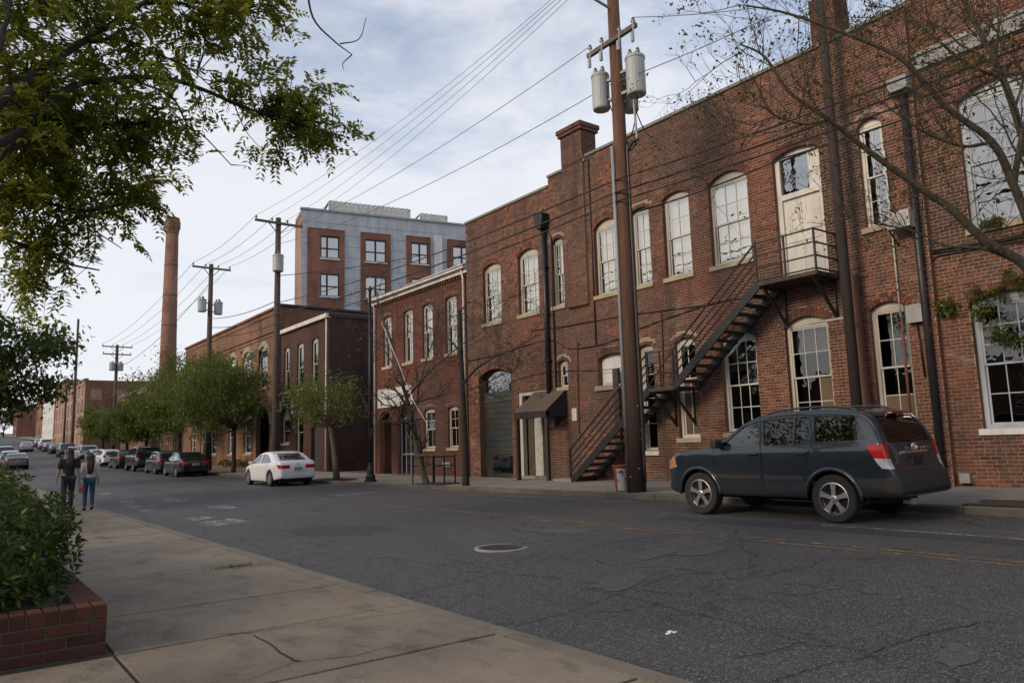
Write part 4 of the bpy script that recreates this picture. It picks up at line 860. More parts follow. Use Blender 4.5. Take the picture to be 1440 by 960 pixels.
# ================================================================== far row on the right
def box_house(name, label, u0, u1, X, h, mat, floors, nwin, side=-1, depth=12, winmat='glass_mid', wh=1.7, ww=1.0, base=None, trim='trim_white', group=None):
    z0 = walk_z(XF, u0) if base is None else base
    b = thing(name, label, 'building', (X, (u0+u1)/2, z0), group=group); fr = Fr((X, 0, 0), (0, 1, 0), (side, 0, 0)); ops = []
    fh = (h-1)/floors
    for f in range(floors):
        for k in range(nwin):
            c = u0+(u1-u0)*(k+.5)/nwin; ops.append(Op(c-ww/2, c+ww/2, z0+f*fh+1.0, z0+f*fh+1.0+wh))
    wall_sheet(fr, u0, u1, z0-.5, z0+h, ops, course=.4).build('wall', [M[mat], M[mat]], b); shell(fr, u0, u1, z0+h, depth, b, v0=z0-.5, roofz=z0+h-.3, wallmat=mat)
    for o in ops:
        m = MB(); n0, n1 = -.16, -.08
        for q in ((o.u0, o.u0+.09, o.v0, o.vs), (o.u1-.09, o.u1, o.v0, o.vs), (o.u0+.09, o.u1-.09, o.v0, o.v0+.09), (o.u0+.09, o.u1-.09, o.vs-.09, o.vs), (o.u0+.09, o.u1-.09, (o.v0+o.vs)/2-.03, (o.v0+o.vs)/2+.03)): fbox(m, fr, *q, n0, n1)
        fbox(m, fr, o.u0-.08, o.u1+.08, o.v0-.14, o.v0-.01, -.1, .06); w = m.build('window', M[trim], b); m = MB(); fbox(m, fr, o.u0+.09, o.u1-.09, o.v0+.09, o.vs-.09, -.13, -.12); m.build('pane', M[winmat], w)
    m = MB(); fbox(m, fr, u0-.1, u1+.1, z0+h+.003, z0+h+.25, -.4, .15); m.build('cornice', M['coping'], b)
    return b
box_house('brick_house', 'plain orange brick row house behind the street trees after the arched hall', 71.2, 94, XF+bend(82), 7.6, 'far_brick_orange', 2, 8)
d_ = ray(119, 560); yE = 124.; XE = d_[0]/d_[1]*yE; zE = walk_z(XF, yE); topE = (CC+ray(119, 534)*(yE/ray(119, 534)[1]))[2]
E2 = box_house('brick_factory', 'tall brick factory with dark end wall and street front coloured as sunlit', yE, yE+34, XE, topE-zE, 'far_brick_sunlit', 4, 9, depth=26, wh=1.8)
SE = Fr((0, yE-.02, 0), (1, 0, 0), (0, -1, 0)); ops = []
for px, py in ((135, 555), (170, 557), (150, 585)):
    d_ = ray(px, py); P = CC+d_*(yE/d_[1]); ops.append(Op(P[0]-.75, P[0]+.75, P[2]-.75, P[2]+.9))
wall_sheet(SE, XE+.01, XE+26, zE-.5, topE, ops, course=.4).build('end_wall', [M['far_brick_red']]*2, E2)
for o in ops:
    m = MB(); fbox(m, SE, o.u0, o.u1, o.v0, o.vs, -.14, -.06); w = m.build('window', M['trim_white'], E2)
    for q in (0, 1): m = MB(); fbox(m, SE, o.u0+.12+q*.7, o.u0+.68+q*.7, o.v0+.12, o.vs-.12, -.07, -.05); m.build('pane', M['glass_mid'], w)
box_house('brick_block', 'low brown brick block between the row house and the tall factory', 95, 116, XF+bend(105)+2, 8.4, 'far_brick_red', 2, 6)
box_house('pale_loft', 'pale grey flat topped block standing behind the factory trees', 128, 140, 42, 20.5, 'siding_white', 4, 4, base=1.5)
for k, (u0, u1, h, mt, lab) in enumerate(((160, 182, 11, 'far_brick_sunlit', 'brick house row coloured as sunlit beyond the factory'), (184, 204, 13, 'far_brick_red', 'dark red brick house far up the street'), (206, 236, 10, 'siding_white', 'small pale rendered house at the far end of the street'), (238, 262, 12, 'far_brick_orange', 'small orange brick house at the far end of the street'))):
    box_house('town_house', lab, u0, u1, XF+bend((u0+u1)/2)+.5, h, mt, 3, 5, winmat='glass_mid')
box_house('corner_house', 'dusky brick house closing the view up the street', 300, 316, bend(300)+14, 9, 'far_brick_red', 3, 5, base=rise(300))
box_house('end_house', 'grey house closing the view up the street', 300, 316, bend(300)+30, 10, 'grey_siding', 3, 5, base=rise(300))
# ================================================================== modern apartment block behind
DA = 62.; PAx = dep(424, 294, DA); r2 = ray(657, 318); D2 = (PAx[2]-HC)/r2[2]; PBx = CC+r2*D2
Ua = np.array([PBx[0]-PAx[0], PBx[1]-PAx[1], 0]); Ua /= np.linalg.norm(Ua); Na = np.array([Ua[1], -Ua[0], 0])
if Na@(-PAx) < 0: Na = -Na
ztop = PAx[2]; FP = Fr((PAx[0], PAx[1], 0), Ua, Na)
def onA(px, py):
    d = ray(px, py); t = ((np.array([PAx[0], PAx[1], 0])-CC)@Na)/(d@Na); P = CC+d*t; return (P-FP.O)@Ua, P[2]
AP = thing('apartment_block', 'modern grey panelled apartment block with red brick bays behind the brick houses', 'building', (PAx[0], PAx[1], 0))
bays = [(432.3, 484.4, 320.4), (507, 549, 327), (571, 605, 332), (628.5, 668, 337)]; wn = [(450.6, 477, 331.5, 362.7), (513, 542.7, 336.5, 367.7), (577.7, 601.7, 341, 370.5), (636, 662, 346, 374)]
LA = onA(690, 330)[0]+4; fl = onA(450, 331.5)[1]-onA(450, 384.5)[1]
opsP = []; bayr = []
for (x0, x1, yt), (a, b, c, e) in zip(bays, wn):
    u0, vt = onA(x0, yt); u1, _ = onA(x1, yt); bayr.append((u0, u1, vt)); wa, v1 = onA(a, c); wb, _ = onA(b, c); _, v0 = onA(a, e)
    for k in range(5):
        if v0-k*fl > 1.: opsP.append(Op(wa, wb, v0-k*fl, v1-k*fl))
for k in range(5): pass
m = wall_sheet(FP, 0, LA, .2, ztop, opsP, course=.30); m.build('wall', [M['grey_siding'], M['grey_siding']], AP)
zc = ztop-.02; k = 0
while zc > 4:                                        # panel joints
    m = MB(); fbox(m, FP, 0, bayr[0][0]-.02, zc-.02, zc, .002, .02); m.build('panel_joint', M['stone_band'], AP)
    for i in range(3):
        if zc < ztop-1: m = MB(); fbox(m, FP, bayr[i][1]+.02, bayr[i+1][0]-.02, zc-.025, zc, .002, .016); m.build('panel_joint', M['stone_band'], AP)
        else: m = MB(); fbox(m, FP, bayr[i][0], bayr[i+1][0], zc-.025, zc, .002, .016); m.build('panel_joint', M['stone_band'], AP)
    zc -= .95
for (u0, u1, vt) in bayr:
    oo = [o for o in opsP if u0-.2 < o.mid < u1+.2]
    w_ = wall_sheet(FP, u0, u1, .2, vt, oo, course=.25, n=.07); w_.prism([(u0, .2), (u0, vt), (u0-.01, vt), (u0-.01, .2)], lambda a, b, d: FP(a, b, d), 0, .07); w_.prism([(u0, vt), (u1, vt), (u1, vt+.05), (u0, vt+.05)], lambda a, b, d: FP(a, b, d), 0, .09)
    w_.build('brick_bay', [M['far_brick_red']]*2, AP)
for o in opsP:
    m = MB(); jm = .09; mid = o.u0+(o.u1-o.u0)*(.36 if o.mid < 3.5 else .5); vm = (o.v0+o.vs)/2-.1
    for q in ((o.u0, o.u0+jm, o.v0, o.vs), (o.u1-jm, o.u1, o.v0, o.vs), (o.u0+jm, o.u1-jm, o.v0, o.v0+jm), (o.u0+jm, o.u1-jm, o.vs-jm, o.vs), (mid-.07, mid+.07, o.v0+jm, o.vs-jm), (o.u0+jm, mid-.071, vm-.05, vm+.05), (mid+.071, o.u1-jm, vm-.05, vm+.05)): fbox(m, FP, *q, -.1, .0)
    w = m.build('window', M['iron'], AP); m = MB(); fbox(m, FP, o.u0-.05, o.u1+.05, o.v0-.12, o.v0-.01, 0, .16); m.build('sill', M['siding_white'], w)
    for (a, b) in ((o.u0+jm, mid-.07), (mid+.07, o.u1-jm)):
        for (c, e) in ((o.v0+jm, vm-.05), (vm+.05, o.vs-jm)): m = MB(); fbox(m, FP, a, b, c, e, -.07, -.06); m.build('pane', M['glass_modern'], w)
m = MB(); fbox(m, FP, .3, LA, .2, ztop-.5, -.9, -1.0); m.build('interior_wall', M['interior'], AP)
m = MB(); fbox(m, FP, 0, LA, ztop-.6, ztop-.4, -.02, -3.2); fbox(m, FP, 3.2, LA, ztop-.6, ztop-.4, -3.21, -12); m.build('roof', M['roof_dark'], AP)
m = MB(); fbox(m, FP, 0, .25, .2, ztop-.02, -.01, -3.2); m.build('side_wall', M['far_brick_sunlit'], AP); m = MB(); fbox(m, FP, -.08, LA, ztop, ztop+.16, -.3, .1); m.build('coping', M['grey_metal'], AP)  # left side wall coloured as sunlit
m = MB(); fbox(m, FP, LA-.25, LA, .2, ztop-.02, -.01, -12); m.build('side_wall', M['grey_siding'], AP)
# roof terrace canopies
for (a, b, hgt, dp) in (((458, 280), (572, 298.5), 1.15, 5.), ((588.5, 299), (625, 303.8), .9, 3.)):
    ua, _ = onA(*a); ub_, _ = onA(*b); ua += .4; ub_ += .6; m = MB()
    fbox(m, FP, ua, ub_, ztop+hgt, ztop+hgt+.12, -.8, -.95); fbox(m, FP, ua, ub_, ztop+hgt, ztop+hgt+.12, -.8-dp, -.95-dp); fbox(m, FP, ua, ua+.12, ztop+hgt, ztop+hgt+.12, -.96, -.79-dp); fbox(m, FP, ub_-.12, ub_, ztop+hgt, ztop+hgt+.12, -.96, -.79-dp)
    for k in range(4):
        u = ua+(ub_-ua-.1)*k/3
        for n_ in (-.82, -.82-dp): fbox(m, FP, u, u+.1, ztop-.4, ztop+hgt, n_, n_-.1)
    cn = m.build('terrace_frame', M['siding_white'], AP)
    for k in range(int((ub_-ua)/.42)): u = ua+.2+k*.42; m = MB(); fbox(m, FP, u, u+.06, ztop+hgt+.121, ztop+hgt+.2, -.8, -.95-dp); m.build('slat', M['trim_cream'], cn)
    
    for k in range(7): m = MB(); z = ztop+.12+k*(hgt-.2)/7; fbox(m, FP, ua+.13, ub_-.13, z, z+.12, -.84, -.90); m.build('screen_slat', M['trim_white'], cn)
    m = MB(); fbox(m, FP, ua+.13, ub_-.13, ztop-.3, ztop+hgt-.02, -1.0, -1.05); m.build('screen_panel', M['trim_cream'], cn)
q = onA(597, 360); m = MB(); fbox(m, FP, q[0]+.9, q[0]+1.6, q[1]-4, ztop-1.2, .08, .16); m.build('fin', M['siding_white'], AP)
# ================================================================== smokestack
dh = 105.; d_ = ray(243, 307); d_ = d_/np.hypot(d_[0], d_[1]); sx, sy = d_[0]*dh, d_[1]*dh; zt = HC+d_[2]*dh
SM = thing('smokestack', 'tall round brick smokestack rising behind the street trees', 'chimney', (sx, sy, 1.0))
m = MB(); m.lathe([(1.16, 1.0), (.76, zt-2.2)], (sx, sy, 0), 32); m.build('shaft', M['stack_brick'], SM, smooth=True)
m = MB(); m.lathe([(.76, zt-2.2), (.80, zt-2.15), (.83, zt-1.9), (.81, zt-1.88), (.90, zt-1.4), (.97, zt-1.38), (.97, zt-.5), (.89, zt-.48), (.86, zt), (.6, zt), (.6, zt-1)], (sx, sy, 0), 32); m.build('crown', M['stack_brick'], SM)
for k, z in enumerate((6, 10, 14, 18, 22, 26)): r_ = 1.16-(1.16-.76)*(z-1)/(zt-3.2)+.012; m = MB(); m.lathe([(r_, z), (r_+.02, z+.02), (r_+.02, z+.1), (r_, z+.12)], (sx, sy, 0), 32); m.build('iron_band', M['rust'], SM)

# unseen low terraces behind the left pavement, added to darken low reflections
box_house('unseen_terrace', 'unseen low brick terrace added behind the left pavement trees to darken reflections', -24, 30, -16, 5.6, 'far_brick_red', 2, 14, side=1, base=0.)
box_house('unseen_terrace', 'unseen plain rendered terrace added farther along behind the left pavement trees to darken reflections', 34, 80, -16, 5.2, 'far_brick_dark', 2, 12, side=1, base=.2)
# ------------------------------------------------------------------ utility poles and wires
XP = XR+.38
def at_px(px, py, X): d = ray(px, py); return CC+d*(X/d[0])
def insulator(m, p, up=1): m.lathe([(.02, 0), (.025, .05), (.055, .07), (.06, .11), (.035, .13), (.05, .16), (.02, .20)], p, 8)
def pole_thing(label, x, y, ztop, r0, r1, mat, group='utility poles along the far kerb'):
    z = walk_z(x-bend(y), y); t = thing('utility_pole', label, 'utility pole', (x, y, z), group=group)
    m = MB(); m.tube([(x, y, z-.1), (x, y, z+2), (x, y, z+(ztop-z)*.5), (x, y, ztop)], [r0, r0*.96, (r0+r1)/2, r1], 14); m.build('shaft', M[mat], t, smooth=True); return t
def can(parent, c, r=.24, h=.95, attach=None):
    x, y, z = c; m = MB(); m.lathe([(r*.92, 0), (r, .04), (r, h-.1), (r*1.06, h-.09), (r*1.06, h-.03), (r*.98, h), (.02, h+.05)], c, 18); t = m.build('transformer', M['transformer'], parent, smooth=False)
    m = MB()
    for a in (.6, 2.6, 4.6): insulator(m, (x+r*.5*math.cos(a), y+r*.5*math.sin(a), z+h))
    m.build('bushing', M['insulator'], t)
    if attach is not None: 
        for q in (.75, .2): m = MB(); m.bar((x, y, z+h*q), (*attach, z+h*q), .09, .07); m.build('hanger', M['grey_metal'], t)
    return t
P0 = at_px(897, 690, XP); x0, y0 = P0[0], P0[1]; zA = lambda py: at_px(882, py, XP)[2]
main = pole_thing('tall brown wooden utility pole with grey transformer cans and pale conduit', x0, y0, 15.2, .215, .15, 'pole_wood')
zt1 = at_px(853, 158, XP)[2]
can(main, (x0-.12, y0+.50, at_px(853, 158, XP)[2]+.05), .235, 1.0, (x0, y0)); can(main, (x0+.05, y0-.62, at_px(906, 133, XP)[2]+.12), .25, 1.05, (x0, y0)); can(main, (x0+.52, y0+.05, at_px(886, 140, XP)[2]), .22, .9, (x0, y0))
zc_ = at_px(880, 52, XP)[2]; m = MB(); m.bar((x0-.2, y0+.85, zc_-.05), (x0-.2, y0-.95, zc_), .10, .12); arm = m.build('crossarm', M['pole_grey'], main)
for dy in (.75, .3, -.35, -.85):
    m = MB(); insulator(m, (x0-.2, y0+dy, zc_+.05)); m.build('insulator', M['insulator'], arm); m = MB(); m.tube([(x0-.2, y0+dy, zc_+.2), (x0-.26, y0+dy-.06, zc_-.05), (x0-.24, y0+dy, zc_-.42)], .022, 6); m.box((x0-.25, y0+dy, zc_-.30), (.07, .07, .26)); m.build('fuse_cutout', M['transformer'], arm)
m = MB(); m.bar((x0, y0-1.3, 14.6), (x0, y0+1.3, 14.6), .10, .13); m.build('crossarm', M['pole_grey'], main)
a = at_px(862, 15, XP); m = MB(); m.tube([(x0-.1, y0, a[2]), (x0-1.6, y0+.1, a[2]+.28), (x0-2.6, y0+.1, a[2]+.35)], .035, 8); m.build('lamp_arm', M['grey_metal'], main); m = MB(); m.box((x0-2.8, y0+.1, a[2]+.33), (.55, .2, .12)); m.build('lamp_head', M['grey_metal'], main)
def run(x, y, zs, r, mat, parent, nm='conduit'): m = MB(); m.tube([(x, y, z) for z in zs], r, 8); return m.build(nm, M[mat], parent, smooth=True)
run(x0-.205, y0+.10, (at_px(890, 600, XP)[2], at_px(876, 205, XP)[2]), .045, 'grey_metal', main); run(x0-.2, y0+.10, (walk_z(XR, y0), at_px(890, 601, XP)[2]), .05, 'pole_wood', main)
m = MB(); zz = at_px(890, 205, XP)[2]; m.tube(spline([(x0+.02, y0-.24, .6), (x0+.02, y0-.24, 3), (x0+.02, y0-.22, zz-.35), (x0+.02, y0-.26, zz-.05), (x0+.02, y0-.42, zz+.1), (x0+.02, y0-.62, zz+.12)], 5), .04, 8); m.build('conduit', M['black_pipe'], main, smooth=True)
m = MB(); m.tube([(x0+.05, y0-.55, zz+.12), (x0+.05, y0-.5, at_px(903, 133, XP)[2])], .03, 8); m.build('mast', M['grey_metal'], main)
m = MB()
for s0, s1, k in (((x0+.1, y0-.73, zc_-.9), (x0+.1, y0-.3, zz+.35), .35), ((x0-.12, y0+.3, zc_-1.2), (x0-.05, y0+.15, zc_-1.9), .1), ((x0+.1, y0-.5, zz+1.0), (x0+.5, y0-.7, zz+.25), .2), ((x0+.02, y0-.6, zz+.15), (x0+.3, y0+.2, zz+.35), .25), ((x0+.4, y0-.2, zz+.6), (x0+.05, y0-.5, zz+.2), .3)):
    m.tube(sag(s0, s1, k, 8), .016, 5)
m.build('drop_leads', M['cable'], main)
m = MB()
for k in range(7): a = random.uniform(PI*.8, PI*1.6); z = random.uniform(.7, 2.6); r_ = .215; m.box((x0+r_*math.cos(a), y0+r_*math.sin(a), z), (.008, .02, .026), np.array(Matrix.Rotation(a, 3, 'Z')))
m.build('staples', M['paper'], main)
def side_pole(label, px, pyb, pyt, arms, mat='pole_far', cans=(), r0=.17, X=None, group='utility poles along the far kerb'):
    X = X or XP+.1
    d = ray(px, pyb)
    for _ in range(4): yy = X*d[1]/d[0]; X = XP+.1+bend(yy)
    P = CC+d*(X/d[0]); y = P[1]; z_at = lambda py: (CC+ray(px, py)*(X/ray(px, py)[0]))[2]
    t = pole_thing(label, X, y, z_at(pyt), r0, r0*.7, mat, group); tips = []
    for (py, half) in arms:
        z = z_at(py); m = MB(); m.bar((X-half, y-.14, z), (X+half, y-.14, z), .10, .12); m.bar((X-half*.45, y-.14, z-.02), (X, y-.05, z-.6), .04); m.bar((X+half*.45, y-.14, z-.02), (X, y-.05, z-.6), .04); am = m.build('crossarm', M['pole_grey'], t); m = MB()
        for q in (-.95, -.3, .35, .95): insulator(m, (X+half*q, y-.14, z+.06)); tips.append((X+half*q, y-.14, z+.26))
        m.build('insulators', M['insulator'], am)
    for (dx, dy, py, r_, h_) in cans: can(t, (X+dx, y+dy, z_at(py)), r_, h_, (X, y))
    return t, X, y, z_at, tips
p2, X2, Y2, Z2, T2 = side_pole('dark weathered utility pole with one transformer behind the white sedan', 387, 620, 310, [(318, 1.3)], cans=[(-.12, -.38, 386, .28, .9)], r0=.20)
p3, X3, Y3, Z3, T3 = side_pole('utility pole with a pair of transformers above the leafy street trees', 291, 600, 376, [(382, 1.25)], cans=[(-.55, -.1, 442, .27, .85), (.5, -.1, 444, .27, .85)], r0=.2)
p4, X4, Y4, Z4, T4 = side_pole('utility pole with two crossarms and small transformers beyond the street trees', 160, 600, 488, [(491, 1.45), (501, 1.35)], cans=[(-.4, -.1, 523, .3, .8), (.35, -.1, 523, .3, .8)], r0=.2)
p5, X5, Y5, Z5, T5 = side_pole('plain tall utility pole without crossarms beside the brick factory', 102, 610, 457, [], r0=.22)
p6, X6, Y6, Z6, T6 = side_pole('short utility pole with a thin crossarm far up the street', 90, 612, 545, [(548, 1.2)], r0=.18)
bX = XF-.62; bp = at_px(1205, 570, bX); zb_ = walk_z(bX, bp[1])
tp = thing('dark_pole', 'slim dark timber pole standing against the warehouse beside the upper landing', 'utility pole', (bX, bp[1], zb_))
m = MB(); m.tube([(bX, bp[1], zb_-.05), (bX, bp[1], 7), (bX, bp[1], 14.8)], [.125, .115, .095], 12); m.build('shaft', M['pole_dark'], tp, smooth=True); m = MB(); m.bar((bX+.1, bp[1], at_px(1180, 447, bX)[2]), (bX+.1, bp[1]+1.05, at_px(1180, 447, bX)[2]), .05, .05); m.build('stay_arm', M['grey_metal'], tp)
# wires
SIDES = ('outer street side line', 'inner street side line', 'inner house side line', 'outer house side line')
WG = 'overhead wires strung between the poles'
def wire(pts, r, label, mat='cable', group=WG, name='overhead_wire'):
    m = MB(); m.tube(pts, r, 5); o = m.build(name, M[mat]); return tag(o, label, 'wire', group)
for k, ((pyP, pyL, pyR), r) in enumerate(zip(((250, 428, 44), (268, 443, 66), (281, 457, 84)), (.020, .026, .020))):
    A = np.array([x0-.22, y0+.05, at_px(874, pyP, XP-.2)[2]]); Bq = np.array([X2-.15, Y2, Z2(pyL)]); Rr = at_px(1452, pyR-5, XP-.1)
    lab = ('upper', 'middle', 'lower')[k]+' black cable from the transformer pole to the dark weathered pole'
    wire(sag(A, Bq, .35), r, lab); wire(sag(A, Rr, .10), r, ('upper', 'middle', 'lower')[k]+' black cable running from the transformer pole across the warehouse front')
A = np.array([x0+.1, y0-.2, at_px(893, 296, XP)[2]]); wire(sag(A, at_px(1100, 223, XF-.5), .08)+sag(at_px(1100, 223, XF-.5), at_px(1452, 104, XF-.5), .05), .022, 'black service cable sagging past the arched window to the upper door')
wire(sag((X2-.15, Y2, Z2(392)), (X3-.3, Y3-8, 9.6), .2)[:1]+sag((X2-.15, Y2, Z2(392)), at_px(30, 434, 9.0), .25), .03, 'thick cable crossing the open sky from the dark weathered pole')
wire(sag((X2-.1, Y2, Z2(390)), (XB+.5, 30, at_px(560, 366, XB)[2]), .12), .02, 'service cable from the dark weathered pole to the low shop house roof')
top = [(x0, y0+dy, 14.75) for dy in (1.2, .4, -.4, -1.2)]
for k, q in enumerate(T2): wire(sag(top[k], q, .55, 20), .0075, SIDES[k]+' from the transformer pole top to the dark weathered pole', 'cable_grey', 'thin power lines to the dark weathered pole')
wire(sag((x0-.2, y0-.85, zc_+.25), at_px(1075, 10, XP), .05), .010, 'thin power line rising from the transformer pole to the right', 'cable_grey')
wire(sag((x0-.2, y0+.75, zc_+.2), (X2, Y2+.1, Z2(332)), .45, 20), .010, 'thin power line from the lower crossarm to the dark weathered pole', 'cable_grey')
for k in range(4): wire(sag(T2[k], T3[k], .3), .012, SIDES[k]+' between the dark weathered pole and the twin transformer pole', 'cable_grey', 'thin lines to the twin transformer pole')
for k in range(4): wire(sag(T3[k], T4[k], .7), .014, SIDES[k]+' between the twin transformer pole and the double crossarm pole', 'cable_grey', 'thin lines to the double crossarm pole')
wire(sag((X3, Y3, Z3(400)), (X4, Y4, Z4(520)), .8), .02, 'telephone cable between the twin transformer pole and the double crossarm pole')
for k, (pa, pb) in enumerate(((425, 395), (443, 410), (457, 420))): wire(sag((X2-.1, Y2+.1, Z2(pa)), (X3-.1, Y3, Z3(450+k*12)), .25), .022, ('upper', 'middle', 'lower')[k]+' cable between the dark weathered pole and the twin transformer pole')
for k in range(2): wire(sag((X4, Y4, Z4(548+8*k)), (X5, Y5, Z5(560+8*k)), .5), .025, ('upper', 'lower')[k]+' slack cable between the double crossarm pole and the plain tall pole', group='low far cables')
wire(sag((x0-.1, y0+.1, at_px(877, 112, XP)[2]), (X2+.1, Y2, Z2(345)), .5, 18), .011, 'neutral wire from below the transformer cans to the dark weathered pole', 'cable_grey')
wire(sag((x0-.1, y0+.1, at_px(877, 112, XP)[2]), at_px(1080, 25, XP), .05), .011, 'neutral wire from below the transformer cans towards the roof chimney', 'cable_grey')
# ------------------------------------------------------------------ outside staircase
ST = thing('fire_stair', 'black iron outside staircase climbing the warehouse wall to the white upper door', 'staircase', (16.5, 14, .42))
XO, XI = 16.10, 16.98
yA, zA_ = 18.17, walk_z(16.1, 18.2); yM0, yM1, zM = 14.68, 13.73, 3.08; yT, zT = 10.85, 5.45; yE_ = 9.25
for (ya, za, yb, zb, n) in ((yA, zA_, yM0, zM, 13), (yM1, zM, yT, zT, 12)):
    for x in (XO, XI): m = MB(); m.bar((x, ya, za-.02), (x, yb, zb-.06), .05, .22); m.build('stringer', M['iron'], ST)
    for k in range(n):
        t = (k+.6)/n; y = ya+(yb-ya)*t; z = za+(zb-za)*t; m = MB(); m.bb((XO+.028, y-.14, z-.0), (XI-.028, y+.14, z+.035)); m.bb((XO+.028, y-.14, z-.06), (XI-.028, y-.125, z-.001)); m.build('tread', M['iron_rusty'], ST)
    m = MB()
    for h in (.30, .52, .74, 1.0): m.bar((XO, ya, za+h), (XO, yb, zb+h), .032 if h < 1 else .04)
    for y, z in ((ya, za), (yb, zb)): m.bar((XO, y, z-.1), (XO, y, z+1.04), .045)
    m.build('railing', M['iron'], ST)
for (a, b, z) in ((yM1, yM0, zM), (yE_, yT, zT)):
    m = MB(); m.bb((XO-.02, a, z-.10), (XI+.07, b, z)); m.build('landing', M['iron_rusty'], ST)
    for y in (a+.12, b-.12): m = MB(); m.bar((XO+.02, y, z-.11), (XF-.02, y, z-1.05), .06); m.bar((XF-.04, y, z-1.1), (XF-.04, y, z-.1), .05); m.build('bracket', M['iron'], ST)
m = MB()
for h in (.05, .38, .70, 1.02): m.bar((XO, yM1, zM+h), (XO, yM0, zM+h), .034)
for y in (yM0, yM1, (yM0+yM1)/2): m.bar((XO, y, zM), (XO, y, zM+1.04), .04)
m.bar((XO, yM0, zM+.05), (XO, yM1, zM+1.0), .03); m.build('railing', M['iron'], ST)
m = MB()
for h in (.05, .36, .68, 1.0): m.bar((XO, yE_, zT+h), (XO, yT, zT+h), .034); m.bar((XO, yE_, zT+h), (XF-.03, yE_, zT+h), .034)
for p in ((XO, yE_), (XO, yT), (XF-.04, yE_), (XO, (yE_+yT)/2)): m.bar((*p, zT-.1), (*p, zT+1.03), .042)
m.build('railing', M['iron'], ST)
m = MB(); m.bb((XO-.1, yA-.1, zA_-.05), (XI, yA+.75, zA_+.09)); m.build('footing', M['concrete_right'], ST)
# ------------------------------------------------------------------ awning
AW = thing('awning', 'brown canvas awning on posts over the warehouse side entrance', 'awning', (16.6, 20.3, .42))
ax, ay0, ay1 = 16.12, 19.34, 21.14; zf, zv, zw = 2.71, 2.46, 3.46; m = MB(); n = 12
for i in range(n):
    for j in range(4):
        def P(i, j): y = ay0+(ay1-ay0)*i/n; t = j/4; return (ax+(XF-.015-ax)*t, y, zf+(zw-zf)*t-.03*math.sin(PI*t)*(1 if i % 4 else .2))
        m.face([P(i, j), P(i+1, j), P(i+1, j+1), P(i, j+1)])
cv = m.build('canopy', M['canvas'], AW)
m = MB()
for k in range(18):
    y0_, y1_ = ay0+(ay1-ay0)*k/18, ay0+(ay1-ay0)*(k+1)/18; ym = (y0_+y1_)/2
    m.face([(ax-.005, y0_, zf), (ax-.005, y1_, zf), (ax-.012, y1_, zv+.03), (ax-.014, ym, zv), (ax-.012, y0_, zv+.03)])
m.build('valance', M['canvas_dark'], AW)
for y in (ay0, ay1): m = MB(); m.face([(ax, y, zv+.02), (XF-.015, y, zv+.05), (XF-.015, y, zw), (ax, y, zf)]); m.build('side_panel', M['canvas_dark'], AW)
for p, mt in (((ax+.08, ay0+.06), 'pole_grey'), ((ax+.08, ay1-.12), 'pole_dark')): m = MB(); m.bb((p[0]-.06, p[1]-.06, walk_z(*p)), (p[0]+.06, p[1]+.06, zv+.2)); m.build('post', M[mt], AW)
m = MB(); m.bar((ax+.02, ay0, zv+.06), (ax+.02, ay1, zv+.06), .04); m.bar((ax+.02, ay0, zv+.08), (XF-.02, ay0, zv+.08), .04); m.bar((ax+.02, ay1, zv+.08), (XF-.02, ay1, zv+.08), .04); m.build('frame', M['iron'], AW)
# ------------------------------------------------------------------ small street furniture
q = at_px(521, 678, XP+.05); lx, ly = q[0], q[1]; lz = walk_z(lx, ly); tz = at_px(515, 411, XP+.05)[2]
LP = thing('lamp_post', 'slender black iron lamp post with flared base at the kerb beside the signboard house', 'lamp post', (lx, ly, lz))
m = MB(); m.lathe([(.24, 0), (.24, .08), (.19, .1), (.20, .22), (.14, .3), (.13, .5), (.10, .56), (.09, .75)], (lx, ly, lz), 12); m.build('base', M['iron'], LP); m = MB(); m.tube([(lx, ly, lz+.7), (lx, ly, tz)], [.085, .055], 12); m.build('shaft', M['iron'], LP, smooth=True); m = MB(); m.lathe([(.075, 0), (.075, .06), (.05, .08), (.06, .16), (.01, .24)], (lx, ly, tz-.02), 10); m.build('finial', M['iron'], LP)
bq = onZ(876, 696, walk_z(XR+.4, y0)); bx, by = XR+.42, y0+.56; bz = walk_z(bx, by)
TB = thing('litter_bin', 'battered red and grey litter bin covered in graffiti beside the transformer pole', 'litter bin', (bx, by, bz))
m = MB(); m.lathe([(.16, .012), (.165, .04), (.215, .60), (.235, .62), (.235, .66), (.2, .66), (.15, .05)], (bx, by, bz), 18); m.build('drum', M['can_red'], TB)
m = MB(); a0, a1 = rad(185), rad(320)
for i in range(8):
    b0, b1 = a0+(a1-a0)*i/8, a0+(a1-a0)*(i+1)/8
    m.face([(bx+.172*math.cos(b0), by+.172*math.sin(b0), bz+.03), (bx+.172*math.cos(b1), by+.172*math.sin(b1), bz+.03), (bx+.219*math.cos(b1), by+.219*math.sin(b1), bz+.57), (bx+.219*math.cos(b0), by+.219*math.sin(b0), bz+.57)])
m.build('painted_panel', M['can_grey'], TB); m = MB()
for k in range(16): b0 = a0+(a1-a0)*random.random(); h = random.uniform(.28, .52); r_ = .172+.047*(h-.03)/.54+.004; m.tube([(bx+r_*math.cos(b0+t*.22*random.choice((-1, 1))), by+r_*math.sin(b0+t*.2), bz+h+t*random.uniform(-.08, .08)) for t in (0, .5, 1)], .008, 4)
m.build('scrawl', M['letter_dark'], TB)
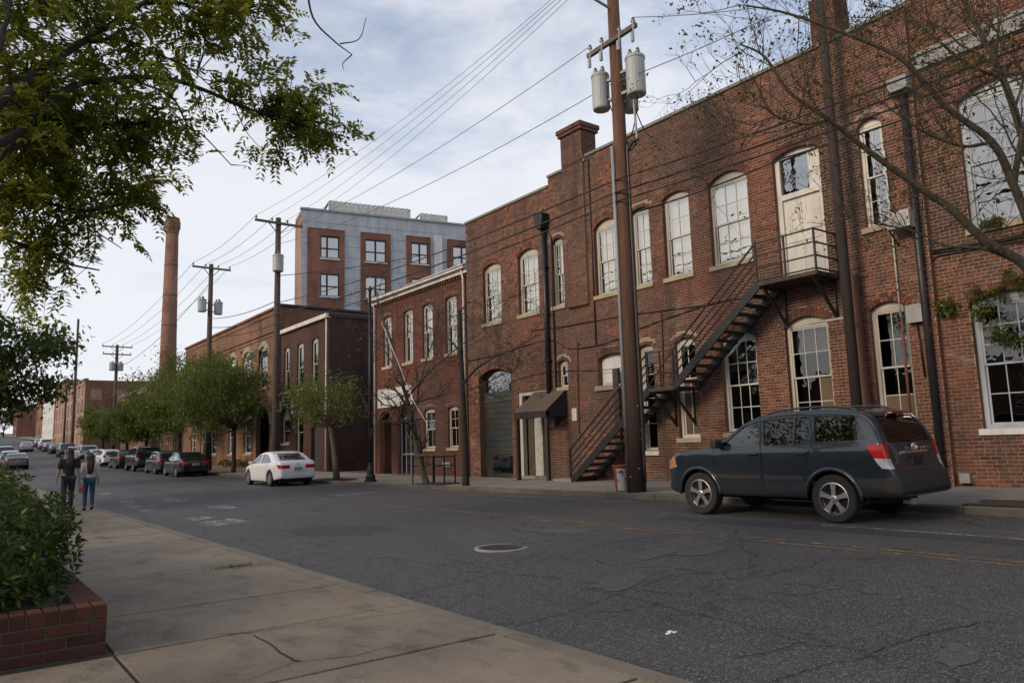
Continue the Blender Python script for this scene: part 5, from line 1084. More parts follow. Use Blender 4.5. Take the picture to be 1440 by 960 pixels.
for (ya, yb, xa, xb) in ((22.5, 23.9, XR+.3, XR+1.2),):
    G = thing('tree_guard', 'low black iron guard rails round the leaning tree by the signboard house', 'tree guard', ((xa+xb)/2, (ya+yb)/2, walk_z(xa, ya)))
    for (p, q_) in (((xa, ya), (xb, ya)), ((xa, yb), (xb, yb)), ((xb, ya), (xb, yb))):
        m = MB()
        for t in (0, .5, 1): x, y = p[0]+(q_[0]-p[0])*t, p[1]+(q_[1]-p[1])*t; m.bar((x, y, walk_z(x, y)-.05), (x, y, walk_z(x, y)+.98), .035)
        for h in (.62, .93): m.bar((*p, walk_z(*p)+h), (*q_, walk_z(*q_)+h), .03)
        m.build('rail', M['iron'], G)
# ------------------------------------------------------------------ cars (built nose towards +Y, wheels on z = 0)
def interp(pts, x): return float(np.interp(x, [p[0] for p in pts], [p[1] for p in pts]))
def loft(spec, ins=0., zmin=None):
    """solid body: stations along the top silhouette, rounded sections with tumblehome above the belt"""
    top, bot, plan, belt, tumble = spec['top'], spec['bot'], spec['plan'], spec['belt'], spec['tumble']
    xs = []
    for i in range(len(top)-1):
        (xa, za), (xb, zb) = top[i], top[i+1]; k = max(1, int(abs(xa-xb)/.07))
        for t in np.linspace(0, 1, k, endpoint=False): xs.append((xa+(xb-xa)*t, za+(zb-za)*t))
    xs.append(top[-1]); m = MB(); rings = []
    arr = np.array(xs)
    for _ in range(spec.get('smooth', 2)):
        a2 = arr.copy(); a2[1:-1] = .25*arr[:-2]+.5*arr[1:-1]+.25*arr[2:]; arr = a2
    lo, hi = arr[:, 0].min()+ins, arr[:, 0].max()-ins
    for (x, zt) in arr:
        x_ = min(hi, max(lo, x)); zt = zt-ins; zb = interp(bot, x)+ins if zmin is None else zmin; zt = max(zt, zb+.06); w = interp(plan, x)-ins; be = interp(belt, x)
        def hw(z):
            if z <= be: q = (z-(be*.62))/(be*.5); return w*(1-.028*q*q)
            q = (be-(be*.62))/(be*.5); return w*(1-.028*q*q)-tumble*(z-be)
        r = min(spec.get('corner', .10), (zt-zb)*.4); P = [(0., zb), (hw(zb)*.8, zb), (hw(zb+.05)-.03, zb+.02)]
        for t in np.linspace(0, 1, 11): z = zb+.07+(zt-r-zb-.07)*t; P.append((hw(z), z))
        we = hw(zt-r)
        for a in (22, 45, 68): P.append((we-r*.9*(1-math.cos(rad(a))), zt-r+r*math.sin(rad(a))))
        P.append((we-r*1.15, zt+.004)); P.append((we*.5, zt+.018)); P.append((0., zt+.024))
        ring = [(p, z) for p, z in P]+[(-p, z) for p, z in P[-2:0:-1]]; rings.append([(p, x_, z) for p, z in ring])
    n = len(rings[0]); eps = 0
    for i, rg in enumerate(rings): m.v += [(p, x+eps*i, z) for p, x, z in rg]
    for i in range(len(rings)-1):
        for j in range(n): a = i*n+j; b = i*n+(j+1) % n; m.f.append((a, b, b+n, a+n)); m.m.append(0)
    m.f.append(tuple(range(n))); m.m.append(0); m.f.append(tuple((len(rings)-1)*n+j for j in range(n))[::-1]); m.m.append(0)
    me = m.mesh('loft', M['paint_slate'], True); bm = bmesh.new(); bm.from_mesh(me); bmesh.ops.remove_doubles(bm, verts=bm.verts[:], dist=1e-4); bmesh.ops.recalc_face_normals(bm, faces=bm.faces[:]); bm.to_mesh(me); bm.free(); return me
def boolean(me, cutters, op='DIFFERENCE'):
    o = bpy.data.objects.new('tmp', me.copy()); COL.objects.link(o); tmp = []
    for c in cutters:
        q = bpy.data.objects.new('tmpc', c); COL.objects.link(q); tmp.append(q); md = o.modifiers.new('b', 'BOOLEAN'); md.operation = op; md.solver = 'EXACT'; md.object = q
    r = bpy.data.meshes.new_from_object(o.evaluated_get(bpy.context.evaluated_depsgraph_get()))
    for q in tmp+[o]: bpy.data.objects.remove(q)
    return r
def prism_mesh(poly, fn, d0, d1): m = MB(); m.prism(poly, fn, d0, d1); return m.mesh('cut', M['paint_slate'])
def grow_poly(P, e):
    c = np.mean(P, axis=0); return [tuple(np.array(p)+(np.array(p)-c)/np.linalg.norm(np.array(p)-c)*e) for p in P]
def setmat(me, mat, smooth=True):
    me.materials.clear(); me.materials.append(mat)
    for p in me.polygons: p.material_index = 0; p.use_smooth = smooth
    return me
def sharp(me, ang=38): me.set_sharp_from_angle(angle=rad(ang)); return me
def wheel(parent, x, y, r, w, side, spokes=5, rim_r=.62, cheap=False):
    A = np.array([[0, 0, 1], [1, 0, 0], [0, 1, 0]], float)*1.0
    A = np.stack([np.array([0, 1., 0]), np.array([0, 0, 1.]), np.array([side, 0., 0])], 1); c = (x, y, r)
    m = MB(); rr = r*rim_r; m.lathe([(rr*.96, -w/2), (r*.93, -w/2), (r*.985, -w/2+.02), (r, -w/2+.05), (r, w/2-.05), (r*.985, w/2-.02), (r*.93, w/2), (rr, w/2-.004), (rr*.97, w/2-.03), (rr*.95, -w/2+.02)], c, 28, A); ty = m.build('wheel', M['rubber'], parent, smooth=False)
    m = MB(); m.lathe([(rr*.99, -w/2+.03), (rr*.99, w/2-.012), (rr*.93, w/2-.008), (rr*.90, w/2-.045), (rr*.9, w/2-.10), (.01, w/2-.10)], c, 28, A)
    rim = m.build('rim', M['alloy' if not cheap else 'grey_metal'], ty); m = MB()
    for k in range(spokes):
        a = 2*PI*k/spokes+PI/2; e = np.array([0, math.cos(a), math.sin(a)]); t = np.array([0, -math.sin(a), math.cos(a)]); o_ = np.array([side, 0, 0]); C0 = np.array(c)
        P = [(rr*.10, -.034*r/.36), (rr*.5, -.030*r/.36), (rr*.93, -.05*r/.36), (rr*.93, .05*r/.36), (rr*.5, .030*r/.36), (rr*.1, .034*r/.36)]
        m.prism(P, lambda p, q, d: C0+e*p+t*q+o_*d, w/2-.075, w/2-.022)
    m.lathe([(rr*.2, w/2-.07), (rr*.2, w/2-.012), (rr*.14, w/2-.004), (.005, w/2-.004)], c, 14, A); m.build('spokes', M['alloy'], ty)
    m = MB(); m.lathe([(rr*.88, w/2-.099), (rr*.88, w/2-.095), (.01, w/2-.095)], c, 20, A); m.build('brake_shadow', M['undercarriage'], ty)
def side_y(spec, x, z):                      # half width at station x, height z
    w = interp(spec['plan'], x); be = interp(spec['belt'], x)
    if z <= be: q = (z-(be*.62))/(be*.5); return w*(1-.028*q*q)
    q = (be-(be*.62))/(be*.5); return w*(1-.028*q*q)-spec['tumble']*(z-be)
def build_car(t, spec, paint, full=False):
    outer = loft(spec); cut = []; ax = spec['axles']; wr = spec['wheel_r']
    for x in ax:
        for s in (-1, 1): m = MB(); A = np.stack([np.array([0, 1., 0]), np.array([0, 0, 1.]), np.array([s, 0., 0])], 1); m.lathe([(wr*1.17, -.10), (wr*1.17, .8)], (s*(spec['W']/2-.26), x, wr), 30, A); cut.append(m.mesh('c', M['paint_slate']))
    body = boolean(outer, cut)
    inner = loft(spec, .022); cav = loft(spec, .045, zmin=.50)
    yz = lambda a, b, d: (a, d, b); xz = lambda a, b, d: (d, a, b)
    side = [prism_mesh(P, xz, s*.30, s*1.3) for P in spec['side'] for s in (-1, 1)]
    rear = prism_mesh(spec['rear'], yz, spec['rear_x'][0], spec['rear_x'][1]); front = prism_mesh(spec['front'], yz, *spec['front_x'])
    if full: body = boolean(body, [cav])
    body = boolean(body, side+[rear, front])
    panes = []
    core = boolean(inner, [cav]) if full else inner
    for k, c in enumerate(side): panes.append(('side_window', boolean(core, [c], 'INTERSECT'), spec['side_glass'][k//2]))
    panes.append(('rear_window', boolean(core, [rear], 'INTERSECT'), 'glass_car_tint')); panes.append(('windscreen', boolean(core, [front], 'INTERSECT'), 'glass_car'))
    doors = []
    for P in spec.get('doors', []):
        for s in (-1, 1):
            dm = boolean(body, [prism_mesh(grow_poly(P, -.004), xz, s*.35, s*1.3)], 'INTERSECT'); doors.append(dm)
    if doors: body = boolean(body, [prism_mesh(grow_poly(P, .004), xz, s*.35, s*1.3) for P in spec['doors'] for s in (-1, 1)])
    if spec.get('tail'):
        P = spec['tail']; tm = boolean(body, [prism_mesh(grow_poly(P, -.005), yz, spec['tail_x'][0], spec['tail_x'][1])], 'INTERSECT'); body = boolean(body, [prism_mesh(grow_poly(P, .005), yz, *spec['tail_x'])]); link('tailgate', sharp(setmat(tm, M[paint])), t)
    if full is False and 0: pass
    # lower trim band and lamps are cut from the same shell so they follow its curve
    for nm, P, fn, d, mat in spec.get('inlays', []):
        ds = [d] if nm == 'bumper' else [d, (-d[0], -d[1])]
        for dd in ds:
            c = prism_mesh(P, {'yz': yz, 'xz': xz}[fn], *dd); im = boolean(body, [c], 'INTERSECT'); b2 = boolean(body, [c])
            if len(im.vertices) < 8 or len(b2.vertices) < len(body.vertices)*.7: continue
            body = b2; link(nm, sharp(setmat(im, M[mat])), t)
    bo = link('body', sharp(setmat(body, M[paint])), t)
    dl = [link('door', sharp(setmat(dm, M[paint])), t) for dm in doors]
    for nm, pm, gm in panes:
        if not full and gm.startswith('glass'): gm = 'glass_dark'
        link(nm, sharp(setmat(pm, M[gm])), t)
    for x in ax:
        for s in (-1, 1): wheel(t, s*(spec['W']/2-.115), x, wr, .22, s, spec.get('spokes', 5), .68)
    m = MB(); L0, L1 = spec['top'][-1][0], spec['top'][0][0]; m.bb((-.60, L0+.45, interp(spec['bot'], 0)-.05), (.60, L1-.4, .45)); m.build('chassis', M['undercarriage'], t)
    return bo, dl
gd = NT('glass_dark'); gd.done(gd.bsdf((.012, .014, .015), .04, None, Specular_IOR_Level=.9, Coat_Weight=.6, Coat_Roughness=.02))
SUV = dict(W=1.83, wheel_r=.382, axles=(1.32, -1.32), belt=[(-2.4, 1.19), (0, 1.17), (1.1, 1.13), (2.3, 1.05)], tumble=.27, corner=.075,
    top=[(2.24, .42), (2.25, .66), (2.24, .92), (2.15, 1.06), (1.80, 1.14), (1.40, 1.185), (.92, 1.235), (.62, 1.445), (.34, 1.635), (.08, 1.735), (-.30, 1.78), (-.9, 1.80), (-1.5, 1.78), (-1.92, 1.72), (-2.08, 1.50), (-2.17, 1.25), (-2.22, 1.06), (-2.235, .86), (-2.25, .80), (-2.36, .765), (-2.40, .64), (-2.37, .46)],
    bot=[(-2.42, .43), (-2.0, .41), (-1.0, .36), (1.0, .35), (1.9, .35), (2.25, .42)], plan=[(-2.41, .76), (-2.34, .84), (-2.2, .885), (-1.8, .91), (-1, .915), (1.2, .915), (1.75, .90), (2.0, .85), (2.16, .76), (2.25, .60)],
    side=[[(.78, 1.245), (.33, 1.575), (.03, 1.655), (-.02, 1.235)], [(-.12, 1.235), (-.07, 1.66), (-.66, 1.69), (-.66, 1.25)], [(-.70, 1.255), (-.70, 1.69), (-.90, 1.685), (-.965, 1.42), (-.86, 1.27)], [(-1.07, 1.275), (-1.03, 1.685), (-1.72, 1.67), (-1.93, 1.295)]],
    side_glass=['glass_car', 'glass_car_tint', 'glass_car_tint', 'glass_car_tint'], rear=[(-.68, 1.23), (.68, 1.23), (.61, 1.655), (-.61, 1.655)], rear_x=(-2.6, -1.92), front=[(-.70, 1.26), (.70, 1.26), (.60, 1.625), (-.60, 1.625)], front_x=(.26, 1.0),
    doors=[[(.95, .46), (.96, 1.16), (.84, 1.25), (.30, 1.635), (.0, 1.715), (-.045, 1.20), (-.06, .46)], [(-.075, .46), (-.06, 1.20), (-.02, 1.715), (-.80, 1.74), (-.98, 1.64), (-1.02, 1.30), (-.88, .86), (-.86, .46)]],
    tail=[(-.74, .80), (.74, .80), (.76, 1.05), (.65, 1.675), (-.65, 1.675), (-.76, 1.05)], tail_x=(-2.6, -1.80),
    inlays=[('bumper', [(-1.0, .30), (1.0, .30), (1.0, .62), (.80, .79), (-.80, .79), (-1.0, .62)], 'yz', (-2.6, -1.76), 'plastic_black'),
            ('tail_light', [(-1.93, 1.22), (-2.45, 1.22), (-2.45, .99), (-2.03, 1.02), (-1.96, 1.12)], 'xz', (.66, 1.2), 'lens_red'), ('reverse_light', [(-2.03, 1.014), (-2.45, .984), (-2.45, .83), (-2.14, .86), (-2.08, .93)], 'xz', (.69, 1.2), 'lens_clear'),
            ('headlight', [(1.86, .86), (2.3, .78), (2.3, .93), (1.92, 1.05)], 'xz', (.50, 1.2), 'lens_amber'), ('sill_moulding', [(.90, .30), (.90, .46), (-.82, .46), (-.82, .30)], 'xz', (.80, 1.2), 'plastic_black')])
def rib(t, nm, spec, pts, w, mat, off=.006, side=(-1, 1)):     # strip that follows the flank
    for s in side:
        m = MB()
        for (xa, za, xb, zb) in pts:
            k = 8
            for i in range(k):
                p = [(xa+(xb-xa)*u, za+(zb-za)*u) for u in (i/k, (i+1)/k)]
                q = []
                for (x, z) in p:
                    for dz in (-w/2, w/2): q.append((s*(side_y(spec, x, z+dz)+off), x, z+dz))
                q2 = [(a-s*(off+.01), b, c) for a, b, c in q]; n = len(m.v); m.v += q+q2
                for f in ((0, 2, 3, 1), (4, 5, 7, 6), (0, 1, 5, 4), (2, 6, 7, 3), (0, 4, 6, 2), (1, 3, 7, 5)): m.f.append(tuple(n+e for e in f)); m.m.append(0)
        m.build(nm, M[mat], t)
def make_suv(label):
    t = thing('parked_suv', label, 'car'); bo, dl = build_car(t, SUV, 'paint_slate', True); S = SUV
    rib(t, 'door_moulding', S, [(.92, .70, -.03, .70)], .075, 'plastic_black', .012); rib(t, 'door_moulding', S, [(-.09, .70, -.84, .70)], .075, 'plastic_black', .012)
    for s in (-1, 1):
        for ax in S['axles']:
            m = MB(); pts = []
            for k in range(19):
                a = rad(-14+208*k/18); x = ax+S['wheel_r']*1.22*math.cos(a); z = max(.38, S['wheel_r']+S['wheel_r']*1.22*math.sin(a)); pts.append((s*(side_y(S, x, z)+.002), x, z))
            m.tube(pts, .034, 6); m.build('wheel_arch', M['paint_slate'], t, smooth=True)
        for x in (.10, -.82):
            z = 1.085; m = MB(); yy = s*(side_y(S, x, z)+.035); m.tube([(yy-s*.04, x+.10, z), (yy, x+.07, z+.004), (yy, x-.07, z+.006), (yy-s*.04, x-.10, z+.004)], .016, 8); m.build('handle', M['plastic_black'], dl[0 if (x > 0) else 2]) if False else m.build('door_handle', M['plastic_black'], t, smooth=True)
        m = MB(); yy = s*(side_y(S, .82, 1.26)); m.box((yy+s*.13, .80, 1.28), (.21, .13, .15)); m.box((yy+s*.02, .82, 1.23), (.08, .06, .05)); mr = m.build('mirror', M['plastic_black'], t); bv = mr.modifiers.new('bv', 'BEVEL'); bv.width = .035; bv.segments = 3
        m = MB(); m.tube(spline([(s*.60, .02, 1.70), (s*.60, -.15, 1.80), (s*.61, -.8, 1.845), (s*.60, -1.45, 1.82), (s*.59, -1.72, 1.74)], 5), .019, 8); m.build('roof_rail', M['paint_charcoal'], t, smooth=True)
    tg = [c for c in t.children if c.name.startswith('tailgate')][0]
    m = MB(); m.bb((-.36, -2.262, 1.065), (.36, -2.18, 1.10)); o = m.build('garnish', M['chrome'], tg)
    m = MB(); m.tube([(.085*math.cos(a), -2.232, 1.16+.055*math.sin(a)) for a in np.linspace(0, 2*PI, 20)], .011, 6, cap=False); m.tube([(.03*math.cos(a), -2.232, 1.16+.04*math.sin(a)) for a in np.linspace(0, 2*PI, 14)], .008, 5, cap=False); m.build('emblem', M['chrome'], tg)
    m = MB(); m.bb((-.17, -2.272, .86), (.17, -2.205, 1.01)); o = m.build('plate_recess', M['plastic_black'], tg); m = MB(); m.bb((-.15, -2.276, .875), (.15, -2.2725, 1.0)); m.build('licence_plate', M['undercarriage'], tg)
    m = MB()
    for k in range(7): m.bb((.52-.025*k-.018, -2.232, 1.125), (.52-.025*k, -2.20, 1.15))
    m.build('badge', M['chrome'], tg); m = MB()
    for k in range(6): m.bb((.52-.026*k-.02, -2.262, .83), (.52-.026*k, -2.245, .852))
    m.build('badge', M['chrome'], tg)
    m = MB(); m.tube([(0, -2.20, 1.255), (.25, -2.185, 1.28), (.48, -2.165, 1.31)], .011, 5); m.build('wiper', M['plastic_black'], tg); m = MB(); m.bb((-.16, -2.02, 1.69), (.16, -1.94, 1.715)); m.build('brake_light', M['lens_red'], tg)
    for x, y in ((.38, .15), (-.38, .15), (.38, -.75), (-.38, -.75), (0, -.75)):
        m = MB(); m.box((x, y-.02, 1.0), (.46, .16, .62), np.array(Matrix.Rotation(-.22, 3, 'X'))); m.box((x, y+.2, .70), (.48, .50, .16)); m.box((x, y-.13, 1.40), (.26, .1, .17)); st = m.build('seat', M['seat_fabric'], t); bv = st.modifiers.new('bv', 'BEVEL'); bv.width = .04; bv.segments = 2
    m = MB(); m.bb((-.72, .60, .62), (.72, .90, 1.17)); m.build('dashboard', M['plastic_black'], t); m = MB(); m.tube([(.38+.17*math.cos(a), .56+.05*math.sin(a), 1.12+.16*math.sin(a)) for a in np.linspace(0, 2*PI, 20)], .014, 6, cap=False); m.build('steering_wheel', M['plastic_black'], t)
    m = MB(); m.tube([(-.3, -1.72, 1.74), (-.3, -1.9, 1.92)], .006, 4); m.build('aerial', M['plastic_black'], t)
    m = MB(); m.tube([(-.45, -2.2, .34), (-.45, -2.36, .33)], .03, 10); m.build('exhaust', M['grey_metal'], t)
    return t
SEDAN = dict(W=1.78, wheel_r=.325, axles=(1.35, -1.32), belt=[(-2.4, .93), (0, .90), (1.1, .87), (2.3, .75)], tumble=.42, spokes=10,
    top=[(2.26, .36), (2.27, .52), (2.22, .64), (2.0, .76), (1.5, .86), (1.02, .93), (.6, 1.19), (.22, 1.375), (-.2, 1.43), (-.7, 1.425), (-1.2, 1.32), (-1.7, 1.085), (-1.95, 1.045), (-2.18, 1.03), (-2.24, .88), (-2.28, .62), (-2.26, .40)],
    bot=[(-2.35, .36), (-1.9, .27), (-1, .19), (1, .18), (1.9, .2), (2.3, .28)], plan=[(-2.29, .66), (-2.2, .76), (-1.9, .85), (-1, .89), (1.2, .885), (1.8, .83), (2.05, .74), (2.27, .50)],
    side=[[(.88, .945), (.22, 1.29), (-.08, 1.33), (-.12, .94)], [(-.20, .945), (-.16, 1.335), (-.66, 1.33), (-1.16, 1.14), (-1.36, .99), (-1.0, .96)]], side_glass=['glass_dark']*2,
    rear=[(-.62, 1.0), (.62, 1.0), (.50, 1.345), (-.50, 1.345)], rear_x=(-1.95, -.95), front=[(-.66, .96), (.66, .96), (.52, 1.35), (-.52, 1.35)], front_x=(.2, 1.0),
    inlays=[('bumper', [(-.72, .20), (.72, .20), (.62, .42), (-.62, .42)], 'yz', (-2.5, -1.95), 'plastic_black'), ('tail_light', [(-1.98, .90), (-2.4, .86), (-2.4, .73), (-2.12, .72)], 'xz', (.34, 1.1), 'lens_red'), ('headlight', [(1.85, .62), (2.4, .54), (2.4, .68), (1.9, .76)], 'xz', (.45, 1.1), 'lens_clear')])
HATCH = dict(SEDAN, belt=[(-2.4, .98), (0, .94), (1.1, .90), (2.3, .75)], tumble=.36, spokes=5,
    top=[(2.14, .36), (2.15, .55), (2.08, .70), (1.9, .80), (1.5, .90), (1.06, .97), (.62, 1.24), (.25, 1.43), (-.2, 1.50), (-.9, 1.50), (-1.5, 1.44), (-1.74, 1.36), (-2.0, 1.12), (-2.12, .98), (-2.17, .70), (-2.15, .42)],
    plan=[(-2.18, .68), (-2.05, .78), (-1.7, .86), (-1, .895), (1.2, .89), (1.75, .84), (1.98, .74), (2.16, .52)],
    side=[[(.90, 1.0), (.26, 1.35), (-.06, 1.40), (-.10, .99)], [(-.18, .995), (-.14, 1.40), (-.92, 1.41), (-.92, 1.0)], [(-1.0, 1.03), (-1.0, 1.40), (-1.42, 1.37), (-1.66, 1.10)]], side_glass=['glass_dark']*3,
    rear=[(-.58, 1.0), (.58, 1.0), (.50, 1.36), (-.50, 1.36)], rear_x=(-2.5, -1.72), front=[(-.66, 1.0), (.66, 1.0), (.54, 1.42), (-.54, 1.42)], front_x=(.2, 1.02),
    inlays=[('bumper', [(-.9, .20), (.9, .20), (.9, .40), (-.9, .40)], 'yz', (-2.5, -1.85), 'plastic_black'), ('tail_light', [(-1.86, 1.04), (-2.4, 1.0), (-2.4, .78), (-2.0, .80)], 'xz', (.56, 1.1), 'lens_red'), ('headlight', [(1.75, .64), (2.4, .56), (2.4, .70), (1.8, .80)], 'xz', (.45, 1.1), 'lens_clear')])
SUVL = dict(SUV, side_glass=['glass_dark']*4, doors=[], tail=None, wheel_r=.37)
def simple_car(spec, paint, name, label):
    t = thing(name, label, 'car'); build_car(t, spec, paint); y0 = spec['top'][-3][0]; zb = spec['top'][-3][1]
    doors = ((.98, .30), (-.14, .30), (-1.0, .62)) if spec is not SUVL else ((1.02, .4), (-.06, .4), (-.95, .8))
    be = interp(spec['belt'], 0)+.02
    for s in (-1, 1):
        for x, z0 in doors: rib(t, 'door_seam', spec, [(x, (z0+be)/2, x-.012, (z0+be)/2)], be-z0, 'undercarriage', .0015, (s,))
        for x in (.0, -.95): m = MB(); yy = s*(side_y(spec, x, be-.1)+.02); m.tube([(yy-s*.03, x+.09, be-.1), (yy, x+.05, be-.1), (yy, x-.05, be-.1), (yy-s*.03, x-.09, be-.1)], .014, 6); m.build('door_handle', M[paint], t)
        m = MB(); yy = s*side_y(spec, .86, be+.06); m.box((yy+s*.10, .84, be+.06), (.18, .10, .12)); mm = m.build('mirror', M[paint], t); bv = mm.modifiers.new('bv', 'BEVEL'); bv.width = .03; bv.segments = 2
    zp = .80 if spec is SUVL else (.66 if spec is SEDAN else .62); yp = spec['top'][-2][0]+(.03 if spec is SEDAN else .02)
    m = MB(); m.bb((-.19, yp-.06, zp), (.19, yp+.05, zp+.13)); pl = m.build('licence_plate', M['plate'], t); m = MB()
    for k in range(6): m.bb((-.15+k*.052, yp-.063, zp+.03), (-.15+k*.052+.03, yp-.0605, zp+.10))
    m.build('plate_digits', M['plate_mark'], pl)
    m = MB(); m.tube([(.07*math.cos(a), yp+(.0 if spec is SEDAN else .01), zp+.24+.05*math.sin(a)) for a in np.linspace(0, 2*PI, 14)], .01, 5, cap=False); m.build('emblem', M['chrome'], t)
    return t
def place(t, x, y, rz=0.):
    slope = math.atan((rise(y+1.3)-rise(y-1.3))/2.6); cross = math.atan((rz_(x+.7, y)-rz_(x-.7, y))/1.4)
    t.location = (x, y, rz_(x, y)); t.rotation_euler = (slope, -cross, rz)
def rz_(x, y): return rz(x-bend(y), y)
suv = make_suv('dark slate blue parked SUV with alloy wheels in front of the warehouse'); local(suv)
a = onZ(1167, 733, .27); b = onZ(983, 720, .27); ctr = (a+b)/2
place(suv, XR-.16-.915, ctr[1]+.03, rad(-.3))
sedan = simple_car(SEDAN, 'paint_white', 'parked_sedan', 'white parked sedan beside the short leafy tree at the dark brick house'); local(sedan)
place(sedan, 11.95, 32.9, rad(.5))
hatch = simple_car(HATCH, 'paint_charcoal', 'parked_hatchback', 'dark hatchback parked second behind the black sedan'); local(hatch)
lsuv = simple_car(SUVL, 'paint_black', 'parked_suv', 'tall black SUV parked in the line under the street trees'); local(lsuv)
PAINTS = {'paint_white', 'paint_charcoal', 'paint_black', 'paint_slate'}
def dup_car(src, label, paint, x, y, rz=0., name=None):
    c = copy_tree(src); c['label'] = label
    def rec(o):
        if o.type == 'MESH' and o.material_slots and o.material_slots[0].material and o.material_slots[0].material.name in ('paint_white', 'paint_charcoal', 'paint_black') and o.name.split('.')[0] in ('body', 'mirror', 'door_handle'):
            o.material_slots[0].link = 'OBJECT'; o.material_slots[0].material = M[paint]
        for ch in o.children: rec(ch)
    rec(c); place(c, x, y, rz); return c
XK = XR-1.15
def kx(y): return XK+bend(y)
place(hatch, kx(55), 55.6); place(lsuv, kx(63)-.05, 62.6)
dup_car(sedan, 'glossy black parked sedan, first in the line behind the leafless gap', 'paint_black', kx(49)-.15, 49.2, rad(.5))
row = [(hatch, 'dark green wagon parked between the black SUV and a white hatchback', 'paint_green', 70.6), (hatch, 'white hatchback parked in line ahead of the dark green wagon', 'paint_white', 78.5), (sedan, 'silver sedan parked in line ahead of the white hatchback', 'paint_silver', 86), (lsuv, 'silver SUV parked ahead of the silver sedan', 'paint_silver', 94), (hatch, 'small grey hatchback parked far along the right kerb', 'paint_silver', 104), (lsuv, 'charcoal SUV parked far along the right kerb', 'paint_charcoal', 114), (sedan, 'dark blue sedan parked far along the right kerb', 'paint_slate', 128), (sedan, 'maroon sedan parked far along the right kerb', 'paint_maroon', 138), (lsuv, 'white SUV parked far along the right kerb', 'paint_white', 148), (sedan, 'tiny dark sedan parked near the top of the street', 'paint_black', 160)]
for s_, lab, pt, y in row: dup_car(s_, lab, pt, kx(y), y)
for s_, lab, pt, x, y, r_ in ((sedan, 'pale sedan driving on the far stretch of the street', 'paint_silver', 9.2, 142, 0), (lsuv, 'white SUV standing at the far left kerb', 'paint_white', 5.3, 166, 0), (sedan, 'blue sedan parked at the far left kerb', 'paint_slate', 5.1, 81, 0), (hatch, 'silver hatchback parked at the far left kerb', 'paint_silver', 5.1, 92, 0), (lsuv, 'dark SUV parked at the left kerb beyond the silver hatchback', 'paint_black', 5.1, 104, 0)):
    dup_car(s_, lab, pt, x+bend(y), y, r_)
